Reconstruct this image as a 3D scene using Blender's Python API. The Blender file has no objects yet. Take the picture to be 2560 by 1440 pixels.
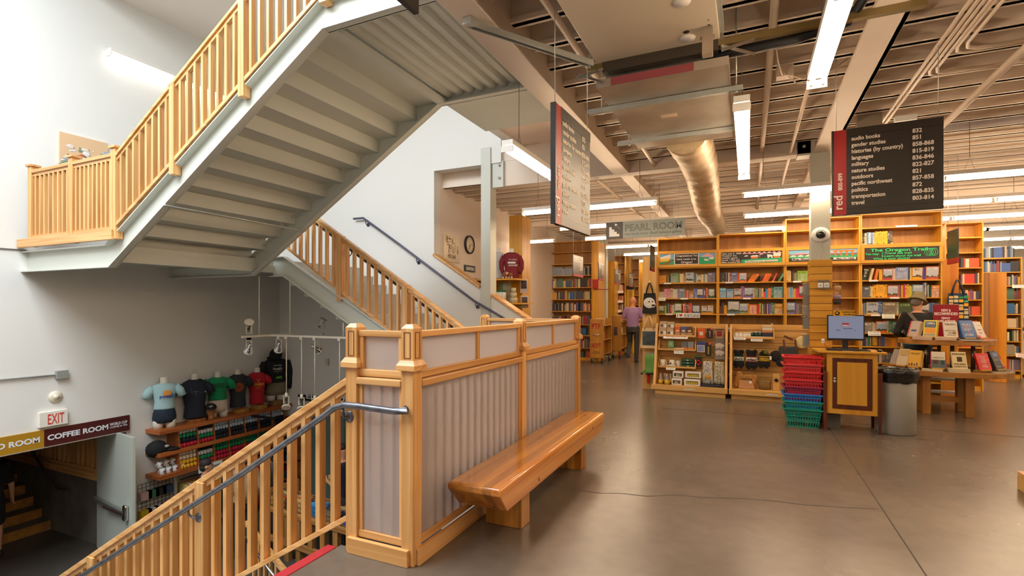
import bpy, bmesh, math, random
from mathutils import Vector, Matrix
sc = bpy.context.scene
COL = sc.collection
rnd = random.Random(7)
# ---------------------------------------------------------------- camera, world, daylight, exposure
FPX, EYE, V0, TH = 1282.0, 1.55, 765.0, math.atan2(591.0, 1282.0)
cd = bpy.data.cameras.new('camera'); cam = bpy.data.objects.new('camera', cd); COL.objects.link(cam)
cam.location = (0, 0, EYE); cam.rotation_euler = (math.pi/2, 0, TH)
cd.sensor_width = 36; cd.lens = FPX/2560*36; cd.shift_y = (V0-720)/2560; cd.clip_start = .05; cd.clip_end = 200
sc.camera = cam
w = bpy.data.worlds.new('world'); sc.world = w; w.use_nodes = True
w.node_tree.nodes['Background'].inputs[0].default_value = (.75, .86, 1, 1)
w.node_tree.nodes['Background'].inputs[1].default_value = .5
sc.view_settings.view_transform = 'Standard'; sc.view_settings.look = 'None'
sc.view_settings.exposure = 0.0; sc.view_settings.gamma = 1.0
sc.cycles.max_bounces = 7; sc.cycles.diffuse_bounces = 4; sc.cycles.transparent_max_bounces = 12
sc.cycles.sample_clamp_indirect = 4.0; sc.cycles.blur_glossy = .5
def area(name, loc, rot, sx, sy, power, col):
    l = bpy.data.lights.new(name, 'AREA'); l.shape = 'RECTANGLE'; l.size = sx; l.size_y = sy
    l.energy = power; l.color = col
    o = bpy.data.objects.new(name, l); COL.objects.link(o); o.location = loc; o.rotation_euler = rot
    return o
# daylight through the skylight well above the stairs
area('skylight_daylight', (-5.6, -.4, 7.15), (0, 0, 0), 5.6, 5.2, 1300, (.87, .94, 1.0))
WARM = (1.0, .72, .47)

# ---------------------------------------------------------------- places from bearings
_s, _c = math.sin(TH), math.cos(TH)
def ray(u, v):
    X = (u-1280)/FPX
    return Vector((_c*X-_s, _s*X+_c, (V0-v)/FPX))
E0 = Vector((0, 0, EYE))
def onz(u, v, z=0.0):
    r = ray(u, v); return E0+r*((z-EYE)/r.z)
def onx(u, v, x):
    r = ray(u, v); return E0+r*(x/r.x)
def ony(u, v, y):
    r = ray(u, v); return E0+r*(y/r.y)
def onl(u, v, p, d):
    """point on the vertical plane through p with horizontal direction d"""
    n = Vector((d[1], -d[0], 0)); r = ray(u, v)
    return E0+r*((Vector((p[0], p[1], 0))-Vector((0, 0, 0))).dot(n)/r.dot(n))
def fwd(p): return -_s*p[0]+_c*p[1]

# ---------------------------------------------------------------- objects
def mark(o, label=None, cat=None, group=None, kind=None):
    if label: o['label'] = label
    if cat: o['category'] = cat
    if group: o['group'] = group
    if kind: o['kind'] = kind
    return o
def thing(name, label, cat, loc=(0, 0, 0), rz=0.0, group=None):
    o = bpy.data.objects.new(name, None); COL.objects.link(o); o.empty_display_size = .1
    o.location = loc; o.rotation_euler = (0, 0, rz)
    return mark(o, label, cat, group)
def base_of(o):
    m = Matrix.Identity(4)
    ch = []
    while o is not None:
        ch.append(o); o = o.parent
    for q in reversed(ch):
        m = m @ (Matrix.Translation(q.location) @ q.rotation_euler.to_matrix().to_4x4() @ Matrix.Diagonal((*q.scale, 1)))
    return m
def copy_tree(o, parent=None):
    c = o.copy(); COL.objects.link(c)
    if parent: c.parent = parent
    for ch in list(o.children): copy_tree(ch, c)
    return c

class MB:
    def __init__(s): s.v = []; s.f = []; s.m = []; s.sm = []
    def add(s, vs, fs, mi=0, smooth=False):
        b = len(s.v); s.v += [Vector(p) for p in vs]
        for f in fs: s.f.append([b+i for i in f]); s.m.append(mi); s.sm.append(smooth)
        return s
    def box(s, x0, x1, y0, y1, z0, z1, mi=0):
        x0, x1 = sorted((x0, x1)); y0, y1 = sorted((y0, y1)); z0, z1 = sorted((z0, z1))
        return s.add([(x0,y0,z0),(x1,y0,z0),(x1,y1,z0),(x0,y1,z0),(x0,y0,z1),(x1,y0,z1),(x1,y1,z1),(x0,y1,z1)],
              [(0,3,2,1),(4,5,6,7),(0,1,5,4),(1,2,6,5),(2,3,7,6),(3,0,4,7)], mi)
    def cb(s, c, sx, sy, sz, mi=0, R=None):
        """box of size sx, sy, sz round c, turned by R (3x3)"""
        vs = [Vector((a*sx/2, b*sy/2, d*sz/2)) for d in (-1, 1) for a, b in ((-1,-1),(1,-1),(1,1),(-1,1))]
        if R is not None: vs = [R @ p for p in vs]
        return s.add([p+Vector(c) for p in vs], [(0,3,2,1),(4,5,6,7),(0,1,5,4),(1,2,6,5),(2,3,7,6),(3,0,4,7)], mi)
    def bar(s, p, q, w, h, mi=0, up=(0, 0, 1), plumb=False):
        """bar from p to q, w wide, h high; plumb keeps its end cuts vertical"""
        p, q = Vector(p), Vector(q); d = (q-p).normalized(); up = Vector(up)
        r = d.cross(up)
        if r.length < 1e-6: r = d.cross(Vector((1, 0, 0)))
        r.normalize(); n = up.normalized() if plumb else r.cross(d).normalized()
        vs = []
        for e in (p, q):
            for a, b in ((-1,-1),(1,-1),(1,1),(-1,1)): vs.append(e+r*(a*w/2)+n*(b*h/2))
        return s.add(vs, [(0,1,2,3),(7,6,5,4),(0,4,5,1),(1,5,6,2),(2,6,7,3),(3,7,4,0)], mi)
    def prism(s, poly, axis, a, b, mi=0, smooth=False):
        """2-D polygon swept along an axis; axis x: (y,z), y: (x,z), z: (x,y)"""
        def P(t, u):
            return {'x': (u, t[0], t[1]), 'y': (t[0], u, t[1]), 'z': (t[0], t[1], u)}[axis]
        n = len(poly); vs = [P(t, a) for t in poly]+[P(t, b) for t in poly]
        fs = [tuple(range(n))[::-1], tuple(range(n, 2*n))]
        s.add(vs, fs, mi)
        k = len(s.v)-2*n
        for i in range(n):
            j = (i+1) % n
            s.f.append([k+i, k+j, k+n+j, k+n+i]); s.m.append(mi); s.sm.append(smooth)
        return s
    def tube(s, pts, r, n=10, mi=0, cap=True):
        pts = [Vector(p) for p in pts]; rs = r if isinstance(r, (list, tuple)) else [r]*len(pts)
        vs = []; pr = None
        for i, p in enumerate(pts):
            d = (pts[min(i+1, len(pts)-1)]-pts[max(i-1, 0)]).normalized()
            if pr is None:
                a = Vector((0, 0, 1)) if abs(d.z) < .9 else Vector((1, 0, 0)); pr = d.cross(a).normalized()
            else: pr = (pr-d*pr.dot(d)).normalized()
            q = d.cross(pr)
            for k in range(n):
                t = 2*math.pi*k/n; vs.append(p+(pr*math.cos(t)+q*math.sin(t))*rs[i])
        fs = []
        for i in range(len(pts)-1):
            for k in range(n):
                j = (k+1) % n; fs.append((i*n+k, i*n+j, (i+1)*n+j, (i+1)*n+k))
        s.add(vs, fs, mi, True)
        if cap:
            b = len(s.v)-len(vs)
            s.f.append([b+k for k in range(n)][::-1]); s.m.append(mi); s.sm.append(False)
            s.f.append([b+(len(pts)-1)*n+k for k in range(n)]); s.m.append(mi); s.sm.append(False)
        return s
    def lathe(s, prof, c=(0, 0, 0), n=24, mi=0, R=None, sx=1, sy=1, smooth=True):
        vs = []
        for r, z in prof:
            for k in range(n):
                t = 2*math.pi*k/n; p = Vector((r*math.cos(t)*sx, r*math.sin(t)*sy, z))
                vs.append((R @ p if R is not None else p)+Vector(c))
        fs = [(i*n+k, i*n+(k+1) % n, (i+1)*n+(k+1) % n, (i+1)*n+k) for i in range(len(prof)-1) for k in range(n)]
        s.add(vs, fs, mi, smooth)
        b = len(s.v)-len(vs)
        if prof[0][0] > 1e-4: s.f.append([b+k for k in range(n)][::-1]); s.m.append(mi); s.sm.append(False)
        if prof[-1][0] > 1e-4: s.f.append([b+(len(prof)-1)*n+k for k in range(n)]); s.m.append(mi); s.sm.append(False)
        return s
    def loft(s, rings, mi=0, smooth=True, cap=True, closed=True):
        n = len(rings[0]); vs = [p for r in rings for p in r]
        fs = [(i*n+k, i*n+(k+1) % n, (i+1)*n+(k+1) % n, (i+1)*n+k) for i in range(len(rings)-1) for k in range(n if closed else n-1)]
        s.add(vs, fs, mi, smooth)
        if cap:
            b = len(s.v)-len(vs)
            s.f.append([b+k for k in range(n)][::-1]); s.m.append(mi); s.sm.append(smooth)
            s.f.append([b+(len(rings)-1)*n+k for k in range(n)]); s.m.append(mi); s.sm.append(smooth)
        return s
    def ball(s, c, r, sx=1, sy=1, sz=1, mi=0, n=14):
        k = max(6, n//2+1)
        pr = [(max(1e-5, math.sin(math.pi*i/k)), -math.cos(math.pi*i/k)) for i in range(k+1)]
        return s.lathe([(a*r, b*r*sz) for a, b in pr], c, n, mi, None, sx, sy)
    def xf(s, M):
        s.v = [M @ p for p in s.v]; return s
    def build(s, name, mats, parent=None, local=False, bevel=0, seg=2, kind=None, subd=0):
        vs = s.v
        if parent is not None and not local:
            inv = base_of(parent).inverted(); vs = [inv @ p for p in vs]; loc = Vector((0, 0, 0))
        elif parent is None and not local:
            xs = [p.x for p in vs]; ys = [p.y for p in vs]
            loc = Vector(((min(xs)+max(xs))/2, (min(ys)+max(ys))/2, min(p.z for p in vs))); vs = [p-loc for p in vs]
        else: loc = Vector((0, 0, 0))
        me = bpy.data.meshes.new(name); me.from_pydata([tuple(p) for p in vs], [], s.f)
        for m in (mats if isinstance(mats, (list, tuple)) else [mats]): me.materials.append(m)
        me.polygons.foreach_set('material_index', s.m); me.polygons.foreach_set('use_smooth', s.sm); me.update()
        o = bpy.data.objects.new(name, me); COL.objects.link(o); o.location = loc
        if parent is not None: o.parent = parent
        if bevel:
            b = o.modifiers.new('edge', 'BEVEL'); b.width = bevel; b.segments = seg; b.limit_method = 'ANGLE'; b.angle_limit = .6
        if subd:
            b = o.modifiers.new('sub', 'SUBSURF'); b.levels = subd; b.render_levels = subd
        if kind: o['kind'] = kind
        return o
FITS = []
def text(body, parent, p, r, u, size, mat, name='lettering', width=None, ax='LEFT', bold=0.0, lift=.002, depth=.0006):
    cu = bpy.data.curves.new(name, 'FONT'); cu.body = body; cu.size = size; cu.align_x = ax; cu.align_y = 'BOTTOM_BASELINE'
    cu.extrude = depth; cu.offset = bold; cu.resolution_u = 3; cu.materials.append(mat)
    o = bpy.data.objects.new(name, cu); COL.objects.link(o)
    r = Vector(r).normalized(); u = Vector(u).normalized(); n = r.cross(u)
    M = Matrix((r, u, n)).transposed().to_4x4(); M.translation = Vector(p)+n*lift
    if parent is not None: M = base_of(parent).inverted() @ M; o.parent = parent
    o.matrix_local = M if parent is None else M
    FITS.append((o, width))
    return o

# ---------------------------------------------------------------- materials
def lin(h):
    if isinstance(h, str):
        h = h.lstrip('#'); h = [int(h[i:i+2], 16)/255 for i in (0, 2, 4)]
    return tuple((x/12.92 if x <= .04045 else ((x+.055)/1.055)**2.4) for x in h)
MATS = {}
def nodes(name):
    m = bpy.data.materials.new(name); m.use_nodes = True
    nt = m.node_tree; b = nt.nodes['Principled BSDF']
    return m, nt, b, nt.nodes, nt.links
def plain(name, col, rough=.5, metal=0, spec=.5, bump=0, bscale=80, vary=0, vscale=3, coat=0):
    if name in MATS: return MATS[name]
    m, nt, b, N, L = nodes(name); c = lin(col)
    b.inputs['Base Color'].default_value = (*c, 1); b.inputs['Roughness'].default_value = rough
    b.inputs['Metallic'].default_value = metal; b.inputs['Specular IOR Level'].default_value = spec
    if coat: b.inputs['Coat Weight'].default_value = coat; b.inputs['Coat Roughness'].default_value = .08
    tc = N.new('ShaderNodeTexCoord')
    if vary:
        n = N.new('ShaderNodeTexNoise'); n.inputs['Scale'].default_value = vscale; n.inputs['Detail'].default_value = 5
        L.new(tc.outputs['Object'], n.inputs['Vector'])
        r = N.new('ShaderNodeValToRGB'); L.new(n.outputs[0], r.inputs[0])
        r.color_ramp.elements[0].position = .3; r.color_ramp.elements[1].position = .7
        r.color_ramp.elements[0].color = (*[x*(1-vary) for x in c], 1); r.color_ramp.elements[1].color = (*[min(1, x*(1+vary*.5)) for x in c], 1)
        L.new(r.outputs[0], b.inputs['Base Color'])
    if bump:
        n = N.new('ShaderNodeTexNoise'); n.inputs['Scale'].default_value = bscale; n.inputs['Detail'].default_value = 4
        L.new(tc.outputs['Object'], n.inputs['Vector'])
        bp = N.new('ShaderNodeBump'); bp.inputs['Strength'].default_value = bump; bp.inputs['Distance'].default_value = .01
        L.new(n.outputs[0], bp.inputs['Height']); L.new(bp.outputs[0], b.inputs['Normal'])
    MATS[name] = m; return m
def wood(name, c1, c2, axis='z', rough=.35, scale=1.0, knots=False, coat=0, strips=0, stripax='x'):
    key = name+axis
    if key in MATS: return MATS[key]
    m, nt, b, N, L = nodes(key); a, d = lin(c1), lin(c2)
    tc = N.new('ShaderNodeTexCoord'); mp = N.new('ShaderNodeMapping')
    sc3 = {'x': (.7, 22, 22), 'y': (22, .7, 22), 'z': (22, 22, .7)}[axis]
    mp.inputs['Scale'].default_value = [v*scale for v in sc3]
    L.new(tc.outputs['Object'], mp.inputs['Vector'])
    oi = N.new('ShaderNodeObjectInfo'); ad = N.new('ShaderNodeVectorMath'); ad.operation = 'ADD'
    ml = N.new('ShaderNodeMath'); ml.operation = 'MULTIPLY'; ml.inputs[1].default_value = 37.0
    L.new(oi.outputs['Random'], ml.inputs[0]); L.new(mp.outputs[0], ad.inputs[0]); L.new(ml.outputs[0], ad.inputs[1])
    n = N.new('ShaderNodeTexNoise'); n.inputs['Scale'].default_value = 1; n.inputs['Detail'].default_value = 6; n.inputs['Distortion'].default_value = .6
    L.new(ad.outputs[0], n.inputs['Vector'])
    r = N.new('ShaderNodeValToRGB'); L.new(n.outputs[0], r.inputs[0])
    e = r.color_ramp.elements; e[0].position = .32; e[0].color = (*d, 1); e[1].position = .62; e[1].color = (*a, 1)
    out = r.outputs[0]
    # board-to-board tone
    hs = N.new('ShaderNodeHueSaturation'); mr = N.new('ShaderNodeMapRange')
    mr.inputs['To Min'].default_value = .86; mr.inputs['To Max'].default_value = 1.08
    L.new(oi.outputs['Random'], mr.inputs['Value']); L.new(mr.outputs[0], hs.inputs['Value']); L.new(out, hs.inputs['Color'])
    out = hs.outputs[0]
    if strips:
        sx = N.new('ShaderNodeSeparateXYZ'); L.new(tc.outputs['Object'], sx.inputs[0])
        k = N.new('ShaderNodeMath'); k.operation = 'MULTIPLY'; k.inputs[1].default_value = strips
        L.new(sx.outputs[stripax.upper()], k.inputs[0])
        fl = N.new('ShaderNodeMath'); fl.operation = 'FLOOR'; L.new(k.outputs[0], fl.inputs[0])
        wn = N.new('ShaderNodeTexWhiteNoise'); wn.noise_dimensions = '1D'; L.new(fl.outputs[0], wn.inputs['W'])
        mx = N.new('ShaderNodeMapRange'); mx.inputs['To Min'].default_value = .62; mx.inputs['To Max'].default_value = 1.15
        L.new(wn.outputs['Value'], mx.inputs['Value'])
        h2 = N.new('ShaderNodeHueSaturation'); L.new(out, h2.inputs['Color']); L.new(mx.outputs[0], h2.inputs['Value']); out = h2.outputs[0]
    if knots:
        vo = N.new('ShaderNodeTexVoronoi'); vo.inputs['Scale'].default_value = 4.5; L.new(tc.outputs['Object'], vo.inputs['Vector'])
        kr = N.new('ShaderNodeValToRGB'); L.new(vo.outputs['Distance'], kr.inputs[0])
        kr.color_ramp.elements[0].position = .05; kr.color_ramp.elements[0].color = (1, 1, 1, 1); kr.color_ramp.elements[1].position = .09; kr.color_ramp.elements[1].color = (0, 0, 0, 1)
        mk = N.new('ShaderNodeMix'); mk.data_type = 'RGBA'; L.new(kr.outputs[0], mk.inputs['Factor']); L.new(out, mk.inputs['A'])
        mk.inputs['B'].default_value = (*[x*.25 for x in d], 1); out = mk.outputs['Result']
    L.new(out, b.inputs['Base Color']); b.inputs['Roughness'].default_value = rough
    if coat: b.inputs['Coat Weight'].default_value = coat; b.inputs['Coat Roughness'].default_value = .1
    MATS[key] = m; return m
def glow(name, col, strength):
    if name in MATS: return MATS[name]
    m, nt, b, N, L = nodes(name)
    b.inputs['Base Color'].default_value = (.9, .9, .9, 1) if strength > 5 else (.03, .03, .03, 1)
    b.inputs['Emission Color'].default_value = (*col, 1); b.inputs['Emission Strength'].default_value = strength
    MATS[name] = m; return m
def frosted(name, col, clear=.35, rough=.3):
    if name in MATS: return MATS[name]
    m, nt, b, N, L = nodes(name); c = (*lin(col), 1)
    t = N.new('ShaderNodeBsdfTranslucent'); t.inputs[0].default_value = c
    d = N.new('ShaderNodeBsdfDiffuse'); d.inputs[0].default_value = c
    g = N.new('ShaderNodeBsdfGlossy'); g.inputs['Roughness'].default_value = rough; g.inputs[0].default_value = (.9, .9, .9, 1)
    tr = N.new('ShaderNodeBsdfTransparent'); tr.inputs[0].default_value = (*[min(1, x**.5) for x in lin(col)], 1)
    m1 = N.new('ShaderNodeMixShader'); m1.inputs[0].default_value = .25; L.new(t.outputs[0], m1.inputs[1]); L.new(d.outputs[0], m1.inputs[2])
    m2 = N.new('ShaderNodeMixShader'); m2.inputs[0].default_value = clear; L.new(m1.outputs[0], m2.inputs[1]); L.new(tr.outputs[0], m2.inputs[2])
    fr = N.new('ShaderNodeFresnel'); fr.inputs[0].default_value = 1.45
    m3 = N.new('ShaderNodeMixShader'); L.new(fr.outputs[0], m3.inputs[0]); L.new(m2.outputs[0], m3.inputs[1]); L.new(g.outputs[0], m3.inputs[2])
    L.new(m3.outputs[0], N['Material Output'].inputs[0]); MATS[name] = m; return m
def clearp(name, col='ffffff', rough=.05, a=.85):
    if name in MATS: return MATS[name]
    m, nt, b, N, L = nodes(name)
    tr = N.new('ShaderNodeBsdfTransparent'); tr.inputs[0].default_value = (*lin(col), 1)
    g = N.new('ShaderNodeBsdfGlossy'); g.inputs['Roughness'].default_value = rough
    m2 = N.new('ShaderNodeMixShader'); m2.inputs[0].default_value = 1-a; L.new(tr.outputs[0], m2.inputs[1]); L.new(g.outputs[0], m2.inputs[2])
    L.new(m2.outputs[0], N['Material Output'].inputs[0]); MATS[name] = m; return m
def paint(c, rough=.45): return plain('paint_'+c, c, rough)

FIR = ('dda96c', 'bd8444')
def fir(ax): return wood('fir', *FIR, ax, .32)
OAK = ('d9a136', 'c4861c')
def oak(ax): return wood('shelf_oak', *OAK, ax, .38, .8)
MAPLE = ('dcae66', 'c99448')
def maple(ax): return wood('display_maple', *MAPLE, ax, .4, .6)
def pine(ax): return wood('pine', 'd8952c', 'b86a14', ax, .35, .5, True)
CHERRY = wood('cherry', 'b5642a', '8f4415', 'y', .4)
WALL = plain('white_wall_paint', 'dedcd6', .6, bump=.08, bscale=40)
STEEL = plain('painted_steel', 'c2c3b8', .42, bump=.02, bscale=30)
BEAMP = plain('cream_ceiling_paint', 'e3d3c2', .55, vary=.04, vscale=1.5)
GALV = plain('galvanised', 'c3c6c0', .35, .55, vary=.12, vscale=9)
CHROME = plain('chrome', 'd8d8d8', .15, 1)
PIPE = plain('worn_grey_pipe', '6b6b70', .33, .75, vary=.35, vscale=14)
BLACK = plain('matt_black', '17171a', .5)
WHITE = plain('white', 'eeeeea', .5)
CREAM = plain('page_paper', 'e2d3b4', .7)
RED = plain('sign_red', '9c0f18', .4)
# ================================================================ the setting
K = 1.05
YN, YF, YB, XL, ZL = 3.675, 5.64, 7.92, -9.156, -2.5      # stair planes, back wall, left wall, lower floor
XCO = ony(1085, 430, YB).x                                 # corner where the white back wall turns into the corridor
ZB = 3.62                                                  # underside of the main beams

def concrete():
    m, nt, b, N, L = nodes('polished_concrete')
    tc = N.new('ShaderNodeTexCoord')
    n1 = N.new('ShaderNodeTexNoise'); n1.inputs['Scale'].default_value = .8; n1.inputs['Detail'].default_value = 4; n1.inputs['Roughness'].default_value = .5
    n2 = N.new('ShaderNodeTexNoise'); n2.inputs['Scale'].default_value = 9; n2.inputs['Detail'].default_value = 6
    L.new(tc.outputs['Object'], n1.inputs['Vector']); L.new(tc.outputs['Object'], n2.inputs['Vector'])
    r = N.new('ShaderNodeValToRGB'); L.new(n1.outputs[0], r.inputs[0])
    e = r.color_ramp.elements; e[0].position = .2; e[0].color = (*lin('4f443a'), 1); e[1].position = .85; e[1].color = (*lin('76695b'), 1)
    mx = N.new('ShaderNodeMix'); mx.data_type = 'RGBA'; mx.blend_type = 'OVERLAY'; mx.inputs['Factor'].default_value = .15
    L.new(r.outputs[0], mx.inputs['A']); L.new(n2.outputs[0], mx.inputs['B']); L.new(mx.outputs['Result'], b.inputs['Base Color'])
    rr = N.new('ShaderNodeMapRange'); rr.inputs['To Min'].default_value = .22; rr.inputs['To Max'].default_value = .30
    L.new(n1.outputs[0], rr.inputs['Value']); L.new(rr.outputs[0], b.inputs['Roughness'])
    return m
CONC = concrete()
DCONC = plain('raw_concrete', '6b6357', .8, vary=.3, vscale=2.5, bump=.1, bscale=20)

m = MB()
m.box(-2.40, 12, -4, 2.56, -.3, 0).box(-1.86, 12, 2.56, 5.86, -.3, 0).box(-3.15, 12, 5.86, YB+.1, -.3, 0).box(-12, 12, YB+.1, 20, -.3, 0)
m.build('floor', CONC, kind='structure')
MB().box(-16, 3, -4, YB, ZL-.2, ZL).build('floor_lower', plain('dark_floor', '4a443e', .4, vary=.2), kind='structure')
# saw joint and crack in the slab
j0, j1 = onz(2088, 1094), onz(2330, 1488)
MB().box(j0.x-.004, j0.x+.004, j1.y-2, 8.4, 0, .0015).build('floor_joint', plain('joint', '3a3129', .8), kind='structure')
MB().box(-1.2, 9, 8.02, 8.03, 0, .0015).build('floor_joint', MATS['joint'], kind='structure')
cr = [onz(u, v) for u, v in ((1362, 1208), (1400, 1214), (1450, 1226), (1500, 1233), (1560, 1234), (1620, 1241), (1690, 1237), (1760, 1244), (1850, 1246), (1930, 1252), (2010, 1262), (2100, 1268), (2195, 1273))]
m = MB()
for a, b in zip(cr, cr[1:]): m.add([a+Vector((0, -.004, .001)), b+Vector((0, -.004, .001)), b+Vector((0, .005, .001)), a+Vector((0, .005, .001))], [(0, 1, 2, 3)])
m.build('floor_crack', MATS['joint'], kind='structure')

# left wall with the passage opening
OPY, OPZ = 4.93, -.46
m = MB()
m.box(XL-.3, XL, -4, 1.2, ZL, 6.45).box(XL-.3, XL, 1.2, OPY, OPZ, 6.45).box(XL-.3, XL, OPY, YB+.2, ZL, 6.45)
m.build('wall_left', WALL, kind='structure')
m = MB()
m.box(XL, XCO, YB, YB+.2, ZL, 6.45).box(XCO, -3.2, YB, YB+.2, ZL, -.3).box(XCO, -3.86, YB, YB+.2, ony(1143, 420, YB).z, 6.45)
m.build('wall_back', WALL, kind='structure')
MB().box(-3.2, 3, YB-.02, YB+.1, ZL, -.3).build('wall_lower_back', WALL, kind='structure')
# half wall beside the stairs with its wooden cap
c0, c1, c2, c3 = ony(1084, 640, YB), ony(1200, 722, YB), ony(1230, 741, YB), ony(1322, 803, YB)
m = MB(); m.prism([(XCO, -.02), (c3.x, -.02), (c3.x, c3.z), (XCO, c0.z)], 'y', YB, YB+.16)
m.build('wall_stair_half', WALL, kind='structure')
root = thing('wall_coping', 'sloping fir coping board on the white half wall beside the stairs', 'coping', (c1.x, YB+.08, c1.z))
for a, b in ((c0, c1), (c2, c3)):
    MB().bar((a.x, YB+.07, a.z+.025), (b.x, YB+.07, b.z+.025), .22, .05, plumb=True).build('cap_board', fir('x'), root, bevel=.012)
# corridor beyond: clock wall, end wall, far wall, near enclosure
m = MB(); m.box(XCO-.2, XCO, YB+.2, 20, -.02, 4.3)
m.build('wall_corridor', plain('warm_wall', 'dfd0c2', .6), kind='structure')
MB().box(-12, 12.3, 20, 20.3, -.3, 4.3).build('wall_far', WALL, kind='structure')
MB().box(12, 12.3, -4, 20, -.3, 4.3).build('wall_right', WALL, kind='structure')
MB().box(-16, 12.3, -4.3, -4, ZL, 7.2).build('wall_near', plain('low_bounce_wall', '9a8f84', .7), kind='structure')  # colour of the unseen walls, darkened so they bounce less light
MB().box(-1.97, -1.93, -4, YB+.2, 4.4, 6.45).build('wall_light_stop', WALL, kind='structure')  # unseen wall added to keep the daylight inside the stair well
MB().box(-3.2, 3.2, 2.2, 2.3, ZL, -.3).build('wall_lower_front', MATS['low_bounce_wall'], kind='structure')
MB().box(3, 3.2, 2.3, YB, ZL, -.3).build('wall_lower_right', MATS['low_bounce_wall'], kind='structure')
# ceiling of the stair well (skylight opening in front of it) and of the store
m = MB(); m.box(XL-.3, -1.93, 4.25, YB+.2, 6.45, 6.6).box(XL-.3, XL+.15, -4, 4.25, 6.45, 6.6)
m.build('ceiling_well', plain('well_ceiling', 'f0e6dc', .6), kind='structure')
m = MB(); m.box(XL-.3, -1.93, 4.1, 4.25, 6.45, 7.3).box(XL-.3, XL-.1, -4, 4.25, 6.45, 7.3).box(-2.1, -1.93, -4, 4.25, 6.45, 7.3).box(XL-.3, -1.93, -4, -3.8, 6.45, 7.3)
m.build('trim_skylight_curb', WALL, kind='structure')
ceil = MB(); ceil.box(-1.93, 12.3, -4.3, YB, 4.05, 4.15).box(XCO-.1, 12.3, YB+.2, 20.3, 4.05, 4.15)
ceil = ceil.build('ceiling', BEAMP, kind='structure')
k = 0; y = -1.3
while y < 19.6:
    x0 = -1.8 if y < 8.05 else XCO
    MB().box(x0, 11.95, y-.022, y+.022, 3.76, 4.06).box(x0, 11.95, y-.05, y+.05, 3.76, 3.80).build('joist', BEAMP, ceil)
    y += .415
m = MB()
m.box(-1.925, -1.69, -4, 8.0, ZB, 4.05)
m.build('beam', BEAMP, kind='structure', bevel=.006)
m = MB(); m.box(-1.9, -1.7, 8.2, 19.9, 3.66, 4.05); m.build('beam', BEAMP, kind='structure')
m = MB(); m.box(.80, 1.04, -4, 8.0, ZB, ZB+.05).box(.88, .96, -4, 8.0, ZB+.05, 4.0).box(.80, 1.04, -4, 8, 3.98, 4.05)
m.box(1.0, 1.04, -4, 8, ZB, 4.0); m.build('beam', BEAMP, kind='structure', bevel=.004)
m = MB(); m.box(.86, 1.0, 8.2, 19.9, 3.66, 4.05); m.build('beam', BEAMP, kind='structure')
m = MB(); m.box(-4.05, .82, 8.0, 8.22, ZB, 4.05).box(-4.05, -1.93, 8.0, 8.12, 4.05, 4.5); m.build('beam', BEAMP, kind='structure', bevel=.006)
for yy in (12.6, 16.6):
    MB().box(XCO, 12, yy, yy+.2, 3.66, 4.05).build('beam', BEAMP, kind='structure')
# smooth soffit by the stair head and the bulkhead along it
m = MB(); m.box(-3.62, -1.93, 6.9, 8.0, 4.28, 4.4); m.build('ceiling_soffit', plain('soffit', 'e6cfbd', .6), kind='structure')
m = MB(); m.box(-3.62, -3.46, 5.75, 8.0, 4.24, 4.42); m.build('trim_bulkhead', WALL, kind='structure')
m = MB(); m.box(-3.62, -1.93, 5.75, 6.9, 4.2, 4.4); m.build('trim_soffit_edge', STEEL, kind='structure')
# steel columns
g = ony(1202, 600, YB-.03).x; h = ony(1226, 600, YB-.03).x
m = MB(); m.box(g, h, YB-.03, YB+.2, -.3, 4.3); m.build('column', STEEL, kind='structure', bevel=.006)
m = MB(); m.box(h+.01, h+.22, 7.94, 8.0, ZB-.02, 4.05)
for dz in (.14, .36): m.lathe([(.022, 0), (.022, .03), (0, .035)], (h+.15, 7.94, ZB+dz), 10, R=Matrix.Rotation(math.pi/2, 3, 'X'))
m.build('column_bracket', STEEL, kind='structure')
CX0, CX1, CY0 = ony(2027, 600, 8.0).x, ony(2076, 600, 8.0).x, 8.0
m = MB(); m.box(CX0, CX1, CY0, CY0+.22, 0, ZB); m.build('column', STEEL, kind='structure', bevel=.006)
m = MB(); m.box(CX0-.16, CX0, 8.0, 8.22, ZB-.02, 3.95)
for dz in (.1, .28): m.lathe([(.02, 0), (.02, .02), (0, .025)], (CX0-.08, 8.0, ZB+dz), 10, R=Matrix.Rotation(math.pi/2, 3, 'X'))
m.build('column_bracket', STEEL, kind='structure')

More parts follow.
